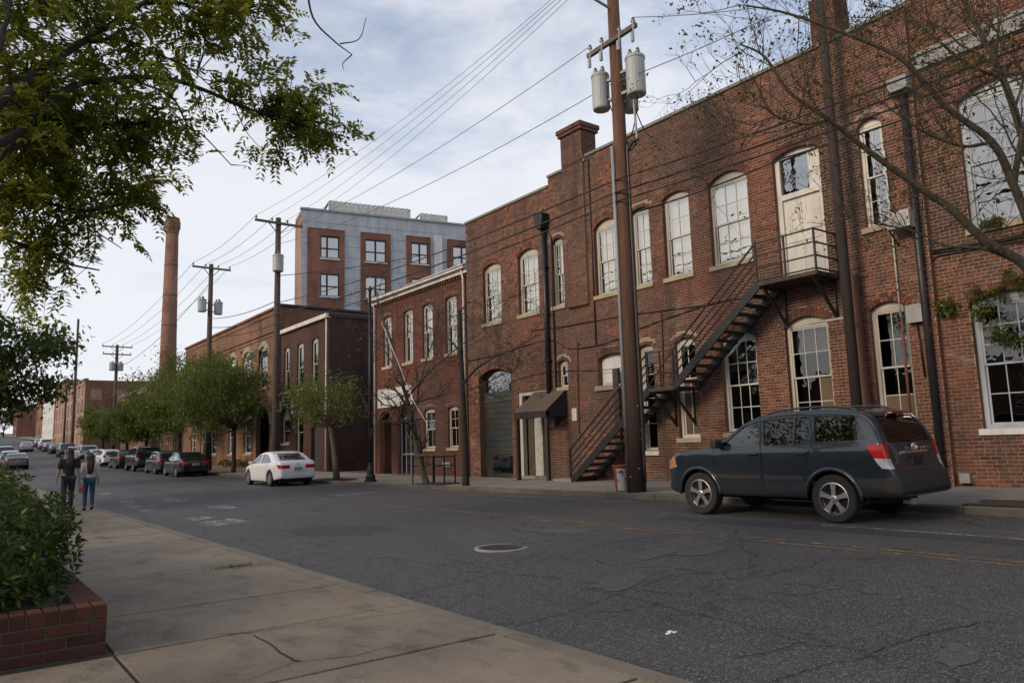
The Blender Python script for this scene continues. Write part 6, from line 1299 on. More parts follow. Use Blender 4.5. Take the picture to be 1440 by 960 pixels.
# ------------------------------------------------------------------ people
def skin_mesh(J, E, root, sub=2, flat=1.0):
    me = bpy.data.meshes.new('sk'); names = list(J); idx = {n: i for i, n in enumerate(names)}
    me.from_pydata([J[n][0] for n in names], [(idx[a], idx[b]) for a, b in E], []); o = bpy.data.objects.new('sk', me); COL.objects.link(o)
    o.modifiers.new('s', 'SKIN'); o.modifiers.new('d', 'SUBSURF').levels = sub; o.modifiers['d'].render_levels = sub
    for n in names:
        r = J[n][1]; r = r if hasattr(r, '__len__') else (r, r); v = me.skin_vertices[0].data[idx[n]]; v.radius = r; v.use_root = n == root
    r = bpy.data.meshes.new_from_object(o.evaluated_get(bpy.context.evaluated_depsgraph_get())); bpy.data.objects.remove(o)
    for p in r.polygons: p.use_smooth = True
    return r
def person(label, loc, H, top, legs, hair_len, sleeve, step, rz_=0., fem=1.0, shoes='cloth_black'):
    t = thing('person', label, 'person', loc, rz_); s = H/1.70; f = step
    def S(d): return {k: (tuple(np.array(p)*s), (tuple(np.array(r)*s) if hasattr(r, '__len__') else r*s)) for k, (p, r) in d.items()}
    B = dict(pel=((0, 0, .95), (.13, .105)), sp=((0, .01, 1.10), (.115, .085)), ch=((0, 0, 1.28), (.14, .10)), up=((0, -.01, 1.40), (.10, .08)), nk=((0, 0, 1.47), .052), hb=((0, .02, 1.535), (.07, .075)), hm=((0, .02, 1.60), (.078, .092)), ht=((0, .015, 1.665), (.06, .07)), ns=((0, .115, 1.575), .012))
    Ed = [('pel', 'sp'), ('sp', 'ch'), ('ch', 'up'), ('up', 'nk'), ('nk', 'hb'), ('hb', 'hm'), ('hm', 'ht'), ('hm', 'ns')]
    for q, sg in (('l', -1), ('r', 1)):
        ph = f*sg; B['ear'+q] = ((sg*.085, .01, 1.58), .014); Ed.append(('hm', 'ear'+q))
        B.update({'sh'+q: ((sg*.165, -.01, 1.385), .058), 'el'+q: ((sg*.225, -.02-.05*ph, 1.12), .042), 'wr'+q: ((sg*.255, .05-.10*ph, .90), .027), 'pm'+q: ((sg*.262, .07-.11*ph, .84), (.034, .020)), 'hp'+q: ((sg*.085, 0, .90), .092), 'kn'+q: ((sg*.092, .06+.11*ph, .50), .058), 'an'+q: ((sg*.09, .00+.16*ph if ph > 0 else .17*ph, .09 if ph > 0 else .13), .036), 'to'+q: ((sg*.10, .16+.16*ph if ph > 0 else .12+.17*ph, .035), (.036, .026))})
        Ed += [('up', 'sh'+q), ('sh'+q, 'el'+q), ('el'+q, 'wr'+q), ('wr'+q, 'pm'+q), ('pel', 'hp'+q), ('hp'+q, 'kn'+q), ('kn'+q, 'an'+q), ('an'+q, 'to'+q)]
        bx, by, bz = B['pm'+q][0]
        for k, (dx, dy, ln) in enumerate(((0, .026, .075), (0, .009, .085), (0, -.008, .08), (0, -.024, .062), (-sg*.03, .03, .05))):
            B[f'fa{q}{k}'] = ((bx+dx*.5, by+dy, bz-.035 if k < 4 else bz-.01), .0095); B[f'fb{q}{k}'] = ((bx+dx-sg*.006, by+dy+.008, bz-.035-ln*.55 if k < 4 else bz-.05), .0085); B[f'fc{q}{k}'] = ((bx+dx-sg*.018, by+dy+.014, bz-.035-ln if k < 4 else bz-.075), .007); Ed += [('pm'+q, f'fa{q}{k}'), (f'fa{q}{k}', f'fb{q}{k}'), (f'fb{q}{k}', f'fc{q}{k}')]
    B = S(B); link('body', setmat(skin_mesh(B, Ed, 'pel'), M['skin']), t)
    def sub(names, edges, grow, root, over={}): J = {n: (B[n][0], tuple(np.array(B[n][1])*1+grow*s) if hasattr(B[n][1], '__len__') else B[n][1]+grow*s) for n in names}; J.update(S(over)); return skin_mesh(J, edges, root)
    tn = ['sp', 'ch', 'up', 'shl', 'shr', 'ell', 'elr']; te = [('hem', 'sp'), ('sp', 'ch'), ('ch', 'up'), ('up', 'shl'), ('up', 'shr'), ('shl', 'ell'), ('shr', 'elr')]; ov = {'hem': ((0, 0, .90), (.165, .135))}
    if sleeve > .5: tn += ['wrl', 'wrr']; te += [('ell', 'wrl'), ('elr', 'wrr')]
    link('top', setmat(sub(tn, te, .022, 'ch', ov), M[top]), t)
    ln = ['pel', 'hpl', 'hpr', 'knl', 'knr', 'anl', 'anr']; link('trousers', setmat(sub(ln, [('pel', 'hpl'), ('pel', 'hpr'), ('hpl', 'knl'), ('hpr', 'knr'), ('knl', 'anl'), ('knr', 'anr')], .012, 'pel'), M[legs]), t)
    for q in 'lr':
        a, b = np.array(B['an'+q][0]), np.array(B['to'+q][0]); m = MB(); m.tube([a+np.array([0, -.03, -.05])*s, (a*.6+b*.4)+np.array([0, 0, -.02]), b+np.array([0, .03*s, .0])], [.042*s, .045*s, .034*s], 10); m.build('shoe', M[shoes], t, smooth=True)
    m = MB(); m.lathe([(.02, .10), (.06, .085), (.09, .05), (.104, 0), (.106, -.06), (.10, -.12), (.105, -.18), (.10, -.18-hair_len*.5), (.075, -.18-hair_len*.9), (.03, -.18-hair_len)], (0, -.012*s, 1.615*s), 16)
    m.v = [(x*.98, (y*.95 if y < .02 else y*.55) if z > 1.46*s else min(y*.45, .02)-.075*s, z) for x, y, z in m.v]; m.build('hair', M['hair_brown'], t, smooth=True); local(t); return t
pa = person('person in black top and dark trousers with long brown hair walking on the pavement', (2.86, 24.0, left_z(24)+.004), 1.76, 'cloth_black', 'denim_dark', .30, .4, .55)
pb = person('person in white blouse and blue jeans with long brown hair walking on the pavement', (3.44, 24.5, left_z(24.5)+.004), 1.60, 'cloth_white', 'denim_blue', .34, .9, -.25)
bgx = thing('handbag', 'small red bag held low between the two walking people', 'bag', (3.17, 24.05, .80)); m = MB(); m.prism([(-.10, 0), (.10, 0), (.12, .15), (-.12, .15)], lambda a, b, d: (3.17+d, 24.05+a, .62+b), -.035, .035); m.build('pouch', M['bag_red'], bgx); m = MB(); m.tube([(3.17, 24.05+.08*math.cos(a), .77+.10*math.sin(a)) for a in np.linspace(0, PI, 10)], .008, 5); m.build('strap', M['bag_red'], bgx)
# ------------------------------------------------------------------ vegetation
def unit(v): return v/(np.linalg.norm(v, axis=-1, keepdims=True)+1e-9)
def leaf_quads(P, Dv, L, Wd, up=None, fold=.25):
    n = len(P); Dv = unit(Dv); R_ = RNG.normal(size=(n, 3)) if up is None else np.broadcast_to(up, (n, 3))+RNG.normal(scale=.45, size=(n, 3))
    X = unit(np.cross(Dv, R_)); N = np.cross(X, Dv); L = np.broadcast_to(L, (n,))[:, None]; Wd = np.broadcast_to(Wd, (n,))[:, None]
    V = np.stack([P, P+Dv*L*.42+X*Wd*.5+N*Wd*fold, P+Dv*L, P+Dv*L*.42-X*Wd*.5+N*Wd*fold], 1).reshape(-1, 3); F = np.arange(4*n).reshape(n, 4); return V, F
def fronds(P, Dv, L, pairs=6, ll=.05, lw=.018):
    """compound leaves: two ranks of leaflets along a drooping stalk"""
    n = len(P); Dv = unit(Dv); S = unit(np.cross(Dv, np.array([0, 0, 1.])+RNG.normal(scale=.3, size=(n, 3)))); out = []
    for k in range(pairs):
        t = (k+1.2)/(pairs+.8); base = P+Dv*(L*t)[:, None]+np.array([0, 0, -1.])*(L*t*t*.35)[:, None]
        for sg in (-1, 1):
            d = unit(S*sg+Dv*.55+RNG.normal(scale=.18, size=(n, 3))+np.array([0, 0, -.25])); sc = ll*(1-.35*abs(t-.5))*RNG.uniform(.8, 1.2, n); out.append(leaf_quads(base, d, sc, lw*RNG.uniform(.8, 1.2, n), np.array([0, 0, 1.])))
    V = np.concatenate([o[0] for o in out]); return V, np.arange(len(V)).reshape(-1, 4)
class Tree:
    def __init__(s): s.tubes = []; s.tips = []
    def limb(s, pts, r0, r1, n=6, k=5): P = spline(pts, k); s.tubes.append((P, np.linspace(r0, r1, len(P)), n)); return P
    def grow(s, p, d, L, r, lev, spread=.6, up=.15, kids=3, shrink=.68):
        p = np.array(p, float); d = unit(np.array(d, float)); pts = [p]; k = 4
        for i in range(k):
            d = unit(d+RNG.normal(scale=.16, size=3)+np.array([0, 0, up*.3])); pts.append(pts[-1]+d*L/k)
        s.tubes.append((pts, np.linspace(r, r*.6, len(pts)), 7 if r > .05 else (5 if r > .015 else 3)))
        if lev <= 0: s.tips += [(pts[i], d.copy()) for i in (2, 3, 4)]; return
        if lev == 1: s.tips.append((pts[-1], d.copy()))
        for j in range(kids):
            q = pts[random.choice((2, 3, 4)) if j else 4]; dd = unit(d+RNG.normal(scale=spread, size=3)+np.array([0, 0, up])); s.grow(q, dd, L*shrink*random.uniform(.75, 1.2), r*.6, lev-1, spread, up, kids, shrink)
    def build(s, parent, mat, name='trunk'):
        m = MB()
        for P, R_, n in s.tubes: m.tube(P, list(R_), n, cap=len(P) < 3 or R_[0] > .05)
        return m.build(name, M[mat], parent, smooth=True, fix=False)
def crown(parent, pts, n_per, size, mat, sig=.3, up=np.array([0, 0, 1.]), droop=-.2, name='crown', elong=.5):
    P = np.repeat(np.array(pts), int(n_per*1.9), 0); P = P+RNG.normal(scale=sig, size=P.shape)*np.array([1, 1, .75]); D_ = RNG.normal(size=P.shape)+np.array([0, 0, droop]); L = 1.45*size*RNG.uniform(.6, 1.3, len(P))
    V, F = leaf_quads(P, D_, L, L*elong, up); o = poly_mesh(name, V, F, M[mat], parent); o['kind'] = 'stuff'; return o
def tree_thing(label, x, y, z, name='street_tree', group=None): return thing(name, label, 'tree', (x, y, z), group=group)
# ---- foreground tree at the left edge: limbs reach over the pavement
TX, TY = -1.7, 5.6; t1 = tree_thing('large leafy tree with feathery leaves overhanging the near pavement', TX, TY, .1, 'feathery_tree')
T = Tree(); fork = np.array([TX+.15, TY+.25, 3.6]); T.limb([(TX, TY, -.1), (TX+.05, TY+.05, 1.6), fork], .24, .19, 12)
def L(px): return [dep(a, b, c) for a, b, c in px]
limbs = [[fork, *L([(-60, 165, 5.4), (20, 125, 5.9), (100, 70, 6.4), (150, 38, 6.7), (210, 0, 7.0), (300, -60, 7.4)])], [fork, *L([(-40, 210, 5.5), (90, 128, 6.2), (150, 112, 6.6), (230, 110, 7.0), (290, 128, 7.3), (340, 150, 7.6), (400, 168, 7.9), (470, 190, 8.2)])],
    [fork, *L([(-60, 240, 5.8), (30, 196, 6.3), (110, 178, 6.7), (180, 174, 7.0), (250, 172, 7.3)])], [fork, *L([(-80, 300, 6.2), (0, 272, 6.8), (60, 284, 7.1), (120, 296, 7.4), (180, 285, 7.7), (225, 280, 7.9)])], [dep(118, 60, 6.5), *L([(170, 56, 6.8), (215, 75, 7.0), (260, 92, 7.3), (300, 125, 7.5)])], [dep(205, 5, 7.0), *L([(250, 4, 7.3), (300, 20, 7.6), (350, 18, 7.9), (400, 15, 8.1)])],
    [fork, *L([(-50, 90, 5.2), (5, 40, 5.6), (15, 0, 5.8), (40, -60, 6)])], [fork, np.array([TX-.6, TY+.8, 5.2]), np.array([TX-1.2, TY+1.6, 7.0])], [fork, np.array([TX+.2, TY-1.2, 5.4]), np.array([TX+.4, TY-2.6, 6.8])], [fork, np.array([TX+.4, TY+1.8, 5.6]), np.array([TX+1.2, TY+3.8, 7.2])], [fork, np.array([TX-1.6, TY-.2, 5.2]), np.array([TX-3.2, TY-.4, 6.6])]]
rr = [.046, .036, .026, .026, .016, .018, .032, .09, .08, .08, .09]; LP_ = []
for q, r_ in zip(limbs, rr): LP_ += T.limb(q, r_, r_*.28, 7)
for q, r_ in (([(190, 115, 6.8), (240, 135, 7), (265, 178, 7.1), (285, 190, 7.2), (325, 232, 7.3)], .012), ([(270, 122, 7.2), (285, 160, 7.3), (310, 180, 7.4)], .008), ([(325, 232, 7.3), (347, 233, 7.3)], .006), ([(430, -30, 7.0), (440, 25, 7.0), (470, 58, 7.1), (495, 77, 7.2)], .012), ([(478, 62, 7.1), (505, 55, 7.2), (515, 25, 7.2)], .007), ([(495, 77, 7.2), (482, 90, 7.2), (484, 99, 7.2)], .006), ([(110, 300, 7.3), (135, 325, 7.4), (160, 342, 7.5), (172, 350, 7.5)], .009), ([(0, 333, 7), (60, 355, 7.3), (100, 372, 7.5), (140, 380, 7.6)], .02), ([(60, 355, 7.3), (110, 362, 7.5), (145, 372, 7.6)], .008)): T.limb(L(q), r_, r_*.4, 5)
LP_ = np.array(LP_)
clus = [(40, 60, .55, 40, 6.2), (110, 25, .5, 40, 6.6), (60, 150, .55, 60, 6.6), (140, 150, .5, 50, 7.0), (200, 200, .45, 44, 7.2), (40, 230, .55, 60, 6.8), (110, 240, .5, 60, 7.1), (30, 290, .5, 46, 7.2), (90, 320, .4, 34, 7.3), (180, 260, .40, 40, 7.5), (232, 235, .28, 22, 7.5), (250, 190, .25, 18, 7.4), (215, 285, .22, 14, 7.7), (165, 95, .35, 26, 6.9), (250, 45, .38, 26, 7.3), (310, 30, .40, 36, 7.6), (345, 12, .38, 34, 7.8), (385, 20, .30, 22, 8.0), (300, 70, .3, 18, 7.5), (240, 85, .25, 14, 7.0), (330, 110, .25, 14, 7.6), (380, 130, .32, 26, 7.9), (430, 130, .30, 26, 8.1), (405, 175, .38, 34, 8.0), (455, 165, .30, 24, 8.2), (470, 200, .28, 20, 8.3), (375, 220, .22, 12, 7.9), (360, 90, .25, 12, 7.8), (420, 210, .25, 14, 8.1), (10, 350, .35, 24, 7.3), (50, 395, .35, 26, 7.6), (85, 410, .28, 16, 7.7), (20, 420, .35, 24, 7.6), (10, 10, .5, 36, 6.0), (170, 320, .18, 8, 7.6), (15, 190, .5, 50, 6.4), (80, 200, .5, 50, 6.8), (30, 120, .5, 40, 6.4), (170, 8, .4, 24, 6.9), (240, 8, .35, 24, 7.2), (195, 230, .35, 26, 7.3), (-60, 250, .7, 60, 6.5), (-80, 100, .8, 60, 5.8), (60, -60, .8, 60, 6.4), (250, -60, .8, 60, 7.2)]
FP_, FD_ = [], []
for (px, py, r_, n, D_) in clus:
    c = dep(px, py, D_); k = max(3, n//3); src = LP_[np.argsort(np.linalg.norm(LP_-c, axis=1))[:10]]
    for j in range(k):
        e = c+RNG.normal(size=3)*r_*np.array([.62, .62, .5]); st_ = src[RNG.integers(len(src))]; mid = (st_+e)/2+RNG.normal(scale=.06, size=3)+np.array([0, 0, .06])
        P = T.limb([st_, mid, e], .007, .0025, 3, 3)
        for _ in range(6):
            q = P[int(len(P)*RNG.uniform(.35, .999))]; FP_.append(q); FD_.append(unit(e-st_)*.6+RNG.normal(scale=.7, size=3)+np.array([0, 0, -.15]))
for c, r_, n in (((TX-1, TY+1.5, 7.2), 1.0, 160), ((TX+.4, TY-2.4, 7), 1.0, 140), ((TX+1.0, TY+3.6, 7.6), .9, 160), ((TX-3, TY, 6.8), 1., 160), ((TX, TY, 8), 1., 160)):
    for _ in range(n): FP_.append(np.array(c)+RNG.normal(size=3)*r_*.55); FD_.append(RNG.normal(size=3))
T.build(t1, 'bark_dark'); FP_ = np.array(FP_); FD_ = np.array(FD_); V, F = fronds(FP_, FD_, RNG.uniform(.14, .26, len(FP_)), 6, .080, .031); o = poly_mesh('crown', V, F, M['leaf_locust'], t1); o['kind'] = 'stuff'
# ---- more trees along the left pavement
def round_tree(label, x, y, z, h0, lean, cc, rx, ry, rzz, nclump, n_per, size, mat, bk='bark', r0=.14, sig=.32, lev=3, group=None, name='street_tree', zmin=None, shell_=.55):
    t = tree_thing(label, x, y, z, name, group); T = Tree(); top_ = np.array([x+lean[0], y+lean[1], z+h0]); T.limb([(x, y, z-.1), (x+lean[0]*.4, y+lean[1]*.4, z+h0*.5), top_], r0, r0*.75, 10); cen = np.array(cc); pts = []
    for k in range(int(nclump*.8)):
        u = unit(RNG.normal(size=3)); q = cen+u*RNG.uniform(shell_*.7, 1.22, 1)**.8*np.array([rx, ry, rzz])*(.82+.3*math.sin(5*u[0]+3*u[1]+x+y)*math.cos(4*u[2]+y))
        if zmin and q[2] < zmin: q[2] = zmin+RNG.uniform(0, .4)
        pts.append(q)
    for q in pts[::2]: mid = top_*.45+q*.55+RNG.normal(scale=.25, size=3)+np.array([0, 0, -.15]); P = T.limb([top_, mid, q], r0*.24, r0*.04, 5, 3)
    T.build(t, bk); crown(t, pts, n_per, size, mat, sig); return t
round_tree('leafy tree on the left pavement behind the feathery tree', -2.1, 14.5, .1, 4.4, (.5, .3), (-.9, 14.8, 7.0), 2.5, 3.0, 2.0, 70, 70, .11, 'leaf_locust', 'bark_dark', .2)
round_tree('dense dark leafy tree overhanging the left pavement beyond the walkers', -.9, 27.5, .2, 2.8, (.3, .2), (-.6, 28, 4.65), 3.7, 4.0, 2.7, 210, 120, .13, 'leaf_dark', 'bark_dark', .2)
round_tree('rounded tree farther along the left pavement', -.8, 44, .3, 2.8, (.2, .2), (-.6, 44, 5.2), 3.4, 4, 2.4, 70, 80, .16, 'leaf_dark', 'bark_dark', .2)
round_tree('distant tree on the left side of the street', -.5, 66, .6, 2.6, (.2, .2), (-1.4, 66, 4.9), 3.0, 4, 2.3, 50, 60, .2, 'leaf_dark', 'bark_dark', .2)
# ---- leafy street trees on the right
G_ = 'leafy street trees along the right kerb'
round_tree('short leafy tree with a knotty trunk beside the white sedan', 14.0, 31.3, walk_z(14, 31), 2.35, (-.15, .35), (13.8, 32.3, 4.0), 1.6, 3.0, 1.05, 62, 38, .10, 'leaf_street', 'bark_olive', .15, .36, group=G_)
tl = round_tree('broad leafy tree before the arched hall windows', 14.3, 47, walk_z(14.3, 47), 2.6, (.1, .3), (13.7, 47.6, 5.35), 2.9, 3.8, 2.5, 105, 100, .12, 'leaf_street', 'bark_dark', .14, .40, group=G_)
round_tree('leafy tree with lighter crown beside the broad street tree', 14.4, 52.5, walk_z(14.3, 52), 2.6, (.0, .2), (13.7, 53.5, 5.7), 2.9, 4.2, 2.7, 105, 90, .12, 'leaf_street', 'bark_dark', .15, .45, group=G_)
round_tree('leafy tree over the tall black SUV', 14.5, 61, walk_z(14.3, 61)+.1, 2.6, (0, .2), (13.8, 61.5, 5.6), 2.9, 4.4, 2.6, 95, 90, .14, 'leaf_street', 'bark_dark', .16, .48, group=G_)
round_tree('dark bushy street tree over the dark green wagon', 14.8, 74, walk_z(14.5, 74)+.1, 2.2, (0, .2), (14.3, 74, 4.7), 2.3, 4.0, 1.9, 70, 90, .16, 'leaf_dark', 'bark_dark', .18, .34, group=G_)
round_tree('dark bushy street tree over the white hatchback', 15, 84, walk_z(14.5, 84)+.1, 2.2, (0, .2), (14.6, 84, 4.9), 2.3, 4.0, 1.9, 64, 90, .17, 'leaf_dark', 'bark_dark', .18, .36, group=G_)
round_tree('yellowish green street tree over the small grey hatchback', 15.4, 101, walk_z(14.5, 101)+.2, 2.2, (0, .2), (15.2, 101, 5.2), 2.4, 4.4, 2.1, 60, 80, .2, 'leaf_street', 'bark_dark', .2, .4, group=G_)
for k, (x, y, s_) in enumerate(((-1.5, 88, 3.4), (-1.5, 112, 4), (-1, 140, 4.2), (-1, 175, 5), (11, 318, 6), (17, 326, 7), (24, 330, 7), (30, 322, 7))):
    z = rise(y)-.1; round_tree(('leafy tree beside the silver hatchback at the far left kerb', 'leafy tree beyond the dark SUV at the far left kerb', 'tall distant tree between the dark SUV and the white SUV', 'distant tree beside the white SUV at the far left kerb', 'dim tree at the top of the street before the end houses', 'dim tree in front of the dusky closing house', 'dim tree in front of the grey closing house', 'dim tree behind the small orange brick house')[k], x+bend(y), y, z, 2.6, (0, 0), (x+bend(y), y, z+4.8*s_/3.6), s_, s_*1.2, s_*.75, 55, 60, .42, 'leaf_dark', 'bark_dark', .25, .5, group='far trees at the end of the street')
# ---- nearly bare street trees
def bare(label, x, y, limbs, r0, seeds, mat='bark', leaves=0, leafsize=.05, kids=3, name='bare_tree', lev=2, leafmat='leaf_sparse'):
    z = walk_z(x, y); t = tree_thing(label, x, y, z, name); T = Tree(); n = 0
    for q, r_, r2_ in limbs:
        P = T.limb(q, r_, r2_, 8 if r_ > .04 else 5, 6)
        if r_ < r0*.9:
            for k in range(seeds):
                i = int(len(P)*(.25+.74*(k+.5)/seeds)); i = min(i, len(P)-2); d = unit(P[i+1]-P[i])+RNG.normal(scale=.75, size=3); T.grow(P[i], d, RNG.uniform(.5, 1.1), max(.010, r2_*.8), lev, .62, .10, kids, .72)
    T.build(t, mat)
    if leaves: pts = [p for p, _ in T.tips]; random.shuffle(pts); crown(t, pts[:leaves], 4, leafsize, leafmat, .07, droop=-.1)
    return t
xt, yt = 13.85, 23.3; zt_ = walk_z(xt, yt)
bq = lambda px, py, dx=0.: at_px(px, py, xt+dx)
bare('leaning bare tree with forked trunk inside the iron guard', xt, yt, [([(xt, yt, zt_-.1), bq(588, 640), bq(582, 600), bq(572, 560)], .115, .075), ([bq(572, 560), bq(560, 520), bq(550, 480, .1), bq(536, 440, .1), bq(530, 410, .2)], .075, .02), ([bq(572, 560), bq(584, 545), bq(606, 520, -.1), bq(630, 500, -.3), bq(655, 480, -.4)], .055, .014), ([bq(562, 525), bq(545, 500, .2), bq(528, 470, .4), bq(515, 455, .5)], .035, .01), ([bq(590, 540), bq(600, 505, .2), bq(612, 470, .4), bq(618, 440, .5)], .03, .008)], .13, 10, 'bark', 110, .06, lev=3)
xt, yt = 13.75, 20.7; zt_ = walk_z(xt, yt)
bare('dark straight trunked bare tree in front of the big arched door', xt, yt, [([(xt, yt, zt_-.1), bq(653, 620), bq(650, 540), bq(647, 470), bq(646, 436)], .13, .055), ([bq(651, 540), bq(668, 520), bq(690, 505, -.1), bq(720, 492, -.2), bq(755, 472, -.2)], .05, .010), ([bq(649, 500), bq(635, 480), bq(612, 465, .1), bq(585, 450, .2)], .04, .009), ([bq(650, 550), bq(668, 545, -.2), bq(700, 530, -.3), bq(735, 515, -.4)], .03, .006), ([bq(647, 440), bq(660, 425), bq(690, 430), bq(715, 420)], .025, .006)], .14, 9, 'bark_dark', 90, .055, lev=3)
xt, yt = 14.05, 4.35; zt_ = walk_z(xt, yt); cq = lambda px, py, D_=11.4: dep(px, py, D_)
base = np.array([xt, yt, zt_]); f1 = cq(1478, 430, 11.3)
bare('nearly bare tree with long sparse limbs reaching across the weathered brick building', xt, yt, [([base+np.array([0, 0, -.1]), base+np.array([.02, 0, 1.2]), f1], .15, .12), ([f1, cq(1440, 372), cq(1385, 338), cq(1335, 292), cq(1290, 262), cq(1225, 215), cq(1165, 168), cq(1110, 130), cq(1075, 80), cq(1040, 62)], .085, .012), ([f1, cq(1452, 330, 11.0), cq(1425, 260, 10.9), cq(1395, 200, 10.8), cq(1330, 150, 10.8), cq(1270, 85, 10.8), cq(1200, 52, 10.9), cq(1110, 20, 11), cq(1050, 8, 11)], .075, .012), ([f1, cq(1465, 300, 11.6), cq(1440, 200, 11.8), cq(1410, 110, 11.9), cq(1370, 30, 12), cq(1340, -30, 12)], .08, .03), ([cq(1440, 372), cq(1385, 350, 11.6), cq(1330, 345, 11.8), cq(1285, 325, 12), cq(1215, 312, 12.1)], .035, .008), ([cq(1425, 260, 10.9), cq(1440, 180, 10.6), cq(1470, 90, 10.4)], .05, .02), ([cq(1395, 200, 10.8), cq(1350, 205, 10.6), cq(1290, 180, 10.5), cq(1235, 140, 10.5)], .03, .008), ([cq(1165, 168), cq(1130, 175, 11.3), cq(1090, 165, 11.2), cq(1060, 175, 11.2)], .02, .006), ([cq(1410, 110, 11.9), cq(1360, 90, 11.7), cq(1310, 50, 11.6), cq(1260, 10, 11.6)], .035, .009)], .14, 13, 'bark_olive', 900, .045, 3, lev=3)
# slanting limb in the bare tree, white colour imitates light on it
xt = 13.8
m = MB(); m.tube([bq(536, 452, -.25), bq(560, 510, -.25), bq(582, 565, -.25), bq(602, 598, -.25)], [.009, .012, .012, .008], 6); tag(m.build('pale_limb', M['trim_white']), 'thin limb coloured white as if lit in the leaning bare tree', 'stick')
# ---- planter with shrubs in the left foreground
PX, PY = 1.11, 6.72; PZ = left_z(6.7)
pl = thing('planter_wall', 'low red brick planter wall with a rowlock top beside the near pavement', 'planter', (PX, PY, PZ))
FL = Fr((0, PY, 0), (1, 0, 0), (0, -1, 0)); FS = Fr((PX, 0, 0), (0, 1, 0), (1, 0, 0)); H1 = .265
m = MB(); m.bb((-3.0, PY+.004, PZ-.1), (PX-.004, PY+.205, PZ+H1+.09)); m.build('mortar_core', M['mortar_grey'], pl); m = MB(); m.bb((PX-.21, PY+.21, PZ-.1), (PX-.004, 15.0, PZ+H1+.09)); m.build('mortar_core', M['mortar_grey'], pl)
_pb = {}
def pbrick(c, d, rz_=0.):
    key = tuple(np.round(d, 3))
    if key not in _pb:
        m = MB(); m.box((0, 0, 0), d); me = m.mesh('brick', M['brick_planter']); bm = bmesh.new(); bm.from_mesh(me); bmesh.ops.bevel(bm, geom=bm.edges[:], offset=.006, segments=1, affect='EDGES'); bm.to_mesh(me); bm.free(); _pb[key] = me
    o = bpy.data.objects.new('brick', _pb[key]); COL.objects.link(o); o.parent = pl; o.matrix_parent_inverse = parent_world(pl).inverted(); o.location = c; o.rotation_euler = (random.gauss(0, .014), random.gauss(0, .014), rz_+random.gauss(0, .016)); return o
for r_ in range(3):
    z = PZ+.040+r_*.0885; x = PX-(.0 if r_ % 2 else .135)
    if r_ % 2 == 0: pbrick((PX-.0645, PY+.045, z), (.126, .100, .074))
    while x > -2.6: pbrick((x-.134, PY+.045, z), (.260, .100, .074)); x -= .2715
    y = PY+.10+(.0 if r_ % 2 else .02)
    while y < 13.5: pbrick((PX-.045, y+.134, z), (.100, .260, .074)); y += .2715
x = PX-.002
while x > -2.2: pbrick((x-.049, PY+.098, PZ+H1+.054), (.094, .205, .104)); x -= .1065
y = PY+.205
while y < 13.5: pbrick((PX-.100, y+.055, PZ+H1+.054), (.205, .094, .104)); y += .1065
m = MB(); m.bb((-3, PY+.2, PZ), (PX-.2, 15, PZ+.33)); tag(m.build('planting_bed', M['soil']), kind='structure')
def shrub(label, cs, n_ros, name='shrub', size=.08, singles=0, stems=True):
    c0 = np.array(cs[0][:3]); t = thing(name, label, 'shrub', (c0[0], c0[1], .4)); Tt = Tree(); P, D_ = [], []
    tot = sum(c[3]*c[4]+c[4]*c[5]+c[3]*c[5] for c in cs)
    for (x, y, z, rx, ry, rzz) in cs:
        k = int(n_ros*(rx*ry+ry*rzz+rx*rzz)/tot); c = np.array([x, y, z])
        for _ in range(k):
            u = unit(RNG.normal(size=3)); u[2] = abs(u[2])*1.0-.35; u = unit(u); f = RNG.uniform(.55, 1.08)+.08*math.sin(u[0]*9+u[1]*7+z*3); P.append(c+u*np.array([rx, ry, rzz])*f); D_.append(u+RNG.normal(scale=.35, size=3)+np.array([0, 0, .35]))
        for _ in range(14): u = unit(RNG.normal(size=3)+np.array([0, 0, .6])); Tt.limb([(x+RNG.normal()*.15, y+RNG.normal()*.15, .4), c+u*np.array([rx, ry, rzz])*.45+np.array([0, 0, -.1]), c+u*np.array([rx, ry, rzz])*.9], .014, .004, 4, 3)
    Tt.build(t, 'bark', 'stems'); P = np.array(P); D_ = unit(np.array(D_)); VV = []; n = len(P)
    for k in range(7):
        a = 2*PI*k/7+RNG.uniform(0, 1, n); S = unit(np.cross(D_, np.array([0, 0, 1.])+RNG.normal(scale=.1, size=(n, 3)))); S2 = np.cross(D_, S); d = S*np.cos(a)[:, None]+S2*np.sin(a)[:, None]; tilt = RNG.uniform(.15, .9, n)[:, None]; d = unit(d+D_*tilt); L_ = size*RNG.uniform(.7, 1.25, n); V, F = leaf_quads(P+d*.008, d, L_, L_*.36, None, .12)
        VV.append(V.reshape(n, 4, 3))
    Q = np.concatenate(VV)
    if singles:
        cen = Q.mean(1); dist = np.linalg.norm(cen-CC, axis=1); rel = cen-CC; px = 720+FPX*(rel@CR)/(rel@CF); py = 480-FPX*(rel@CU)/(rel@CF); ok = (px > 5) & (px < 140) & (py > 640) & (py < 870); order = np.argsort(np.where(ok, dist, 999)); pick = order[:singles]; keep = np.ones(len(Q), bool); keep[pick] = False
        for i in pick:
            me = bpy.data.meshes.new('leaf'); c = Q[i].mean(0); me.from_pydata([tuple(v-c) for v in Q[i]], [], [(0, 1, 2), (0, 2, 3)]); me.materials.append(M['leaf_shrub']); o = bpy.data.objects.new('leaf', me); COL.objects.link(o); o.parent = t; o.matrix_parent_inverse = parent_world(t).inverted(); o.location = c
        Q = Q[keep]
    V = Q.reshape(-1, 3); o = poly_mesh('foliage', V, np.arange(len(V)).reshape(-1, 4), M['leaf_shrub'], t); o['kind'] = 'stuff'; return t
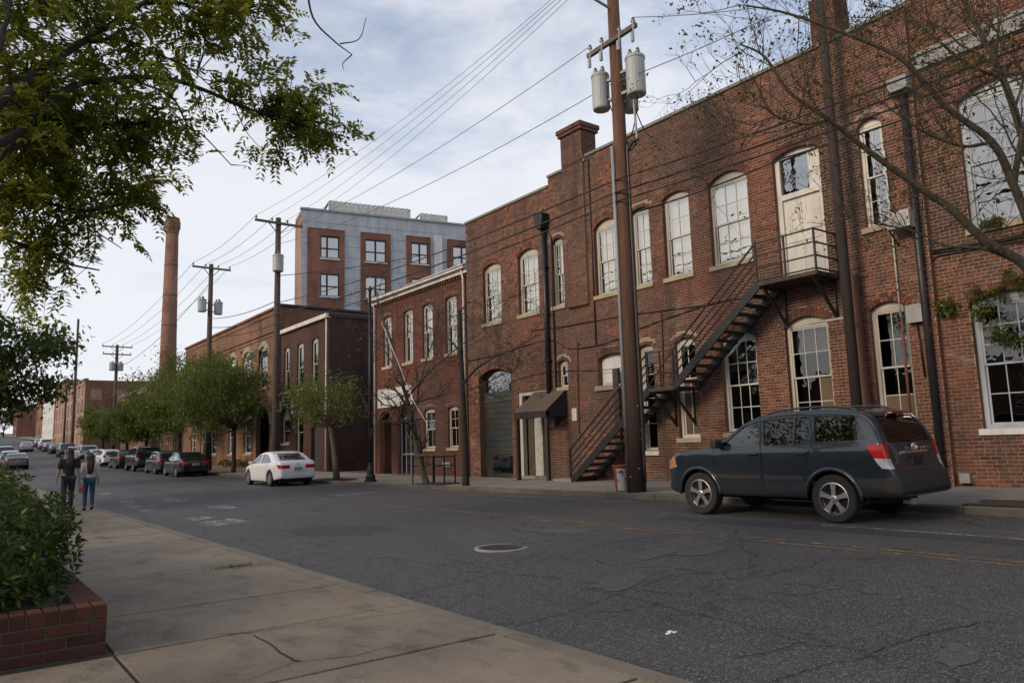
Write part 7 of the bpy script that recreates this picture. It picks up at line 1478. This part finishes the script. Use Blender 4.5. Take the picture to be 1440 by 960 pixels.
shrub('large glossy green shrub growing over the brick planter wall', [(.10, 7.35, .55, .70, .45, .34), (-.8, 7.3, .6, .7, .45, .36), (.18, 7.75, .70, .66, .70, .46), (.36, 8.7, .82, .74, .8, .50), (-.7, 7.8, .75, .7, .75, .5), (.42, 9.8, .88, .80, .9, .52), (.62, 8.3, .52, .42, .7, .26), (.66, 9.3, .55, .40, .8, .28), (.05, 11.2, .97, .95, 1.2, .54), (-.6, 8.8, .92, .8, 1.1, .55), (-.6, 10.5, .95, .9, 1.2, .55)], 5600, singles=300)
shrub('rounded shrub at the far end of the planter', [(.30, 13.2, .84, .80, 1.1, .48), (-.5, 13.4, .95, .9, 1.2, .5)], 900, size=.09)
shrub('clipped green hedge along the pavement beyond the planter', [(.65, 18.5, .85, .75, 1.4, .72), (.7, 21, .85, .75, 1.4, .72), (.4, 24, .8, .8, 1.8, .70), (.4, 28, .8, .8, 2, .7)], 1500, 'hedge', .10)
shrub('low green shrubs at the foot of the arched hall', [(XD-.45, 49.3, .75, .35, 1.0, .35), (XD-.45, 51.6, .75, .35, 1.1, .4), (XD-.45, 54, .8, .35, 1.2, .35), (XD-.45, 57, .8, .35, 1.2, .3)], 500, 'low_shrub', .09)
# ---- plants rooted in the brickwork
def wallplant(label, spots, n, X, mat='leaf_vine', size=.07):
    t = thing('wall_plant', label, 'plant', tuple(onX(*spots[0][:2], X))); pts = []; Tt = Tree()
    for (px, py, r_) in spots:
        c = onX(px, py, X-.12)
        for _ in range(9): e = c+RNG.normal(size=3)*r_*np.array([.35, 1, 1])*.8; e[0] = min(e[0], X-.03); Tt.limb([c+np.array([.1, 0, 0]), (c+e)/2+np.array([-.05, 0, .05]), e], .005, .002, 3, 3); pts += [c*.5+e*.5, e]
    Tt.build(t, 'bark', 'stems'); crown(t, pts, n, size, mat, .05, name='foliage'); return t
wallplant('small fern like plant sprouting from the wall beside the dark downpipe', [(1322, 436, .16), (1332, 430, .14)], 6, XF2); wallplant('green creeper hanging over the lower blue grey window', [(1378, 410, .2), (1410, 405, .22), (1435, 400, .22), (1400, 470, .16), (1425, 480, .18), (1385, 440, .12)], 4, XF2); wallplant('small tuft growing on the upper window sill', [(1392, 315, .08), (1400, 312, .06)], 4, XF2)
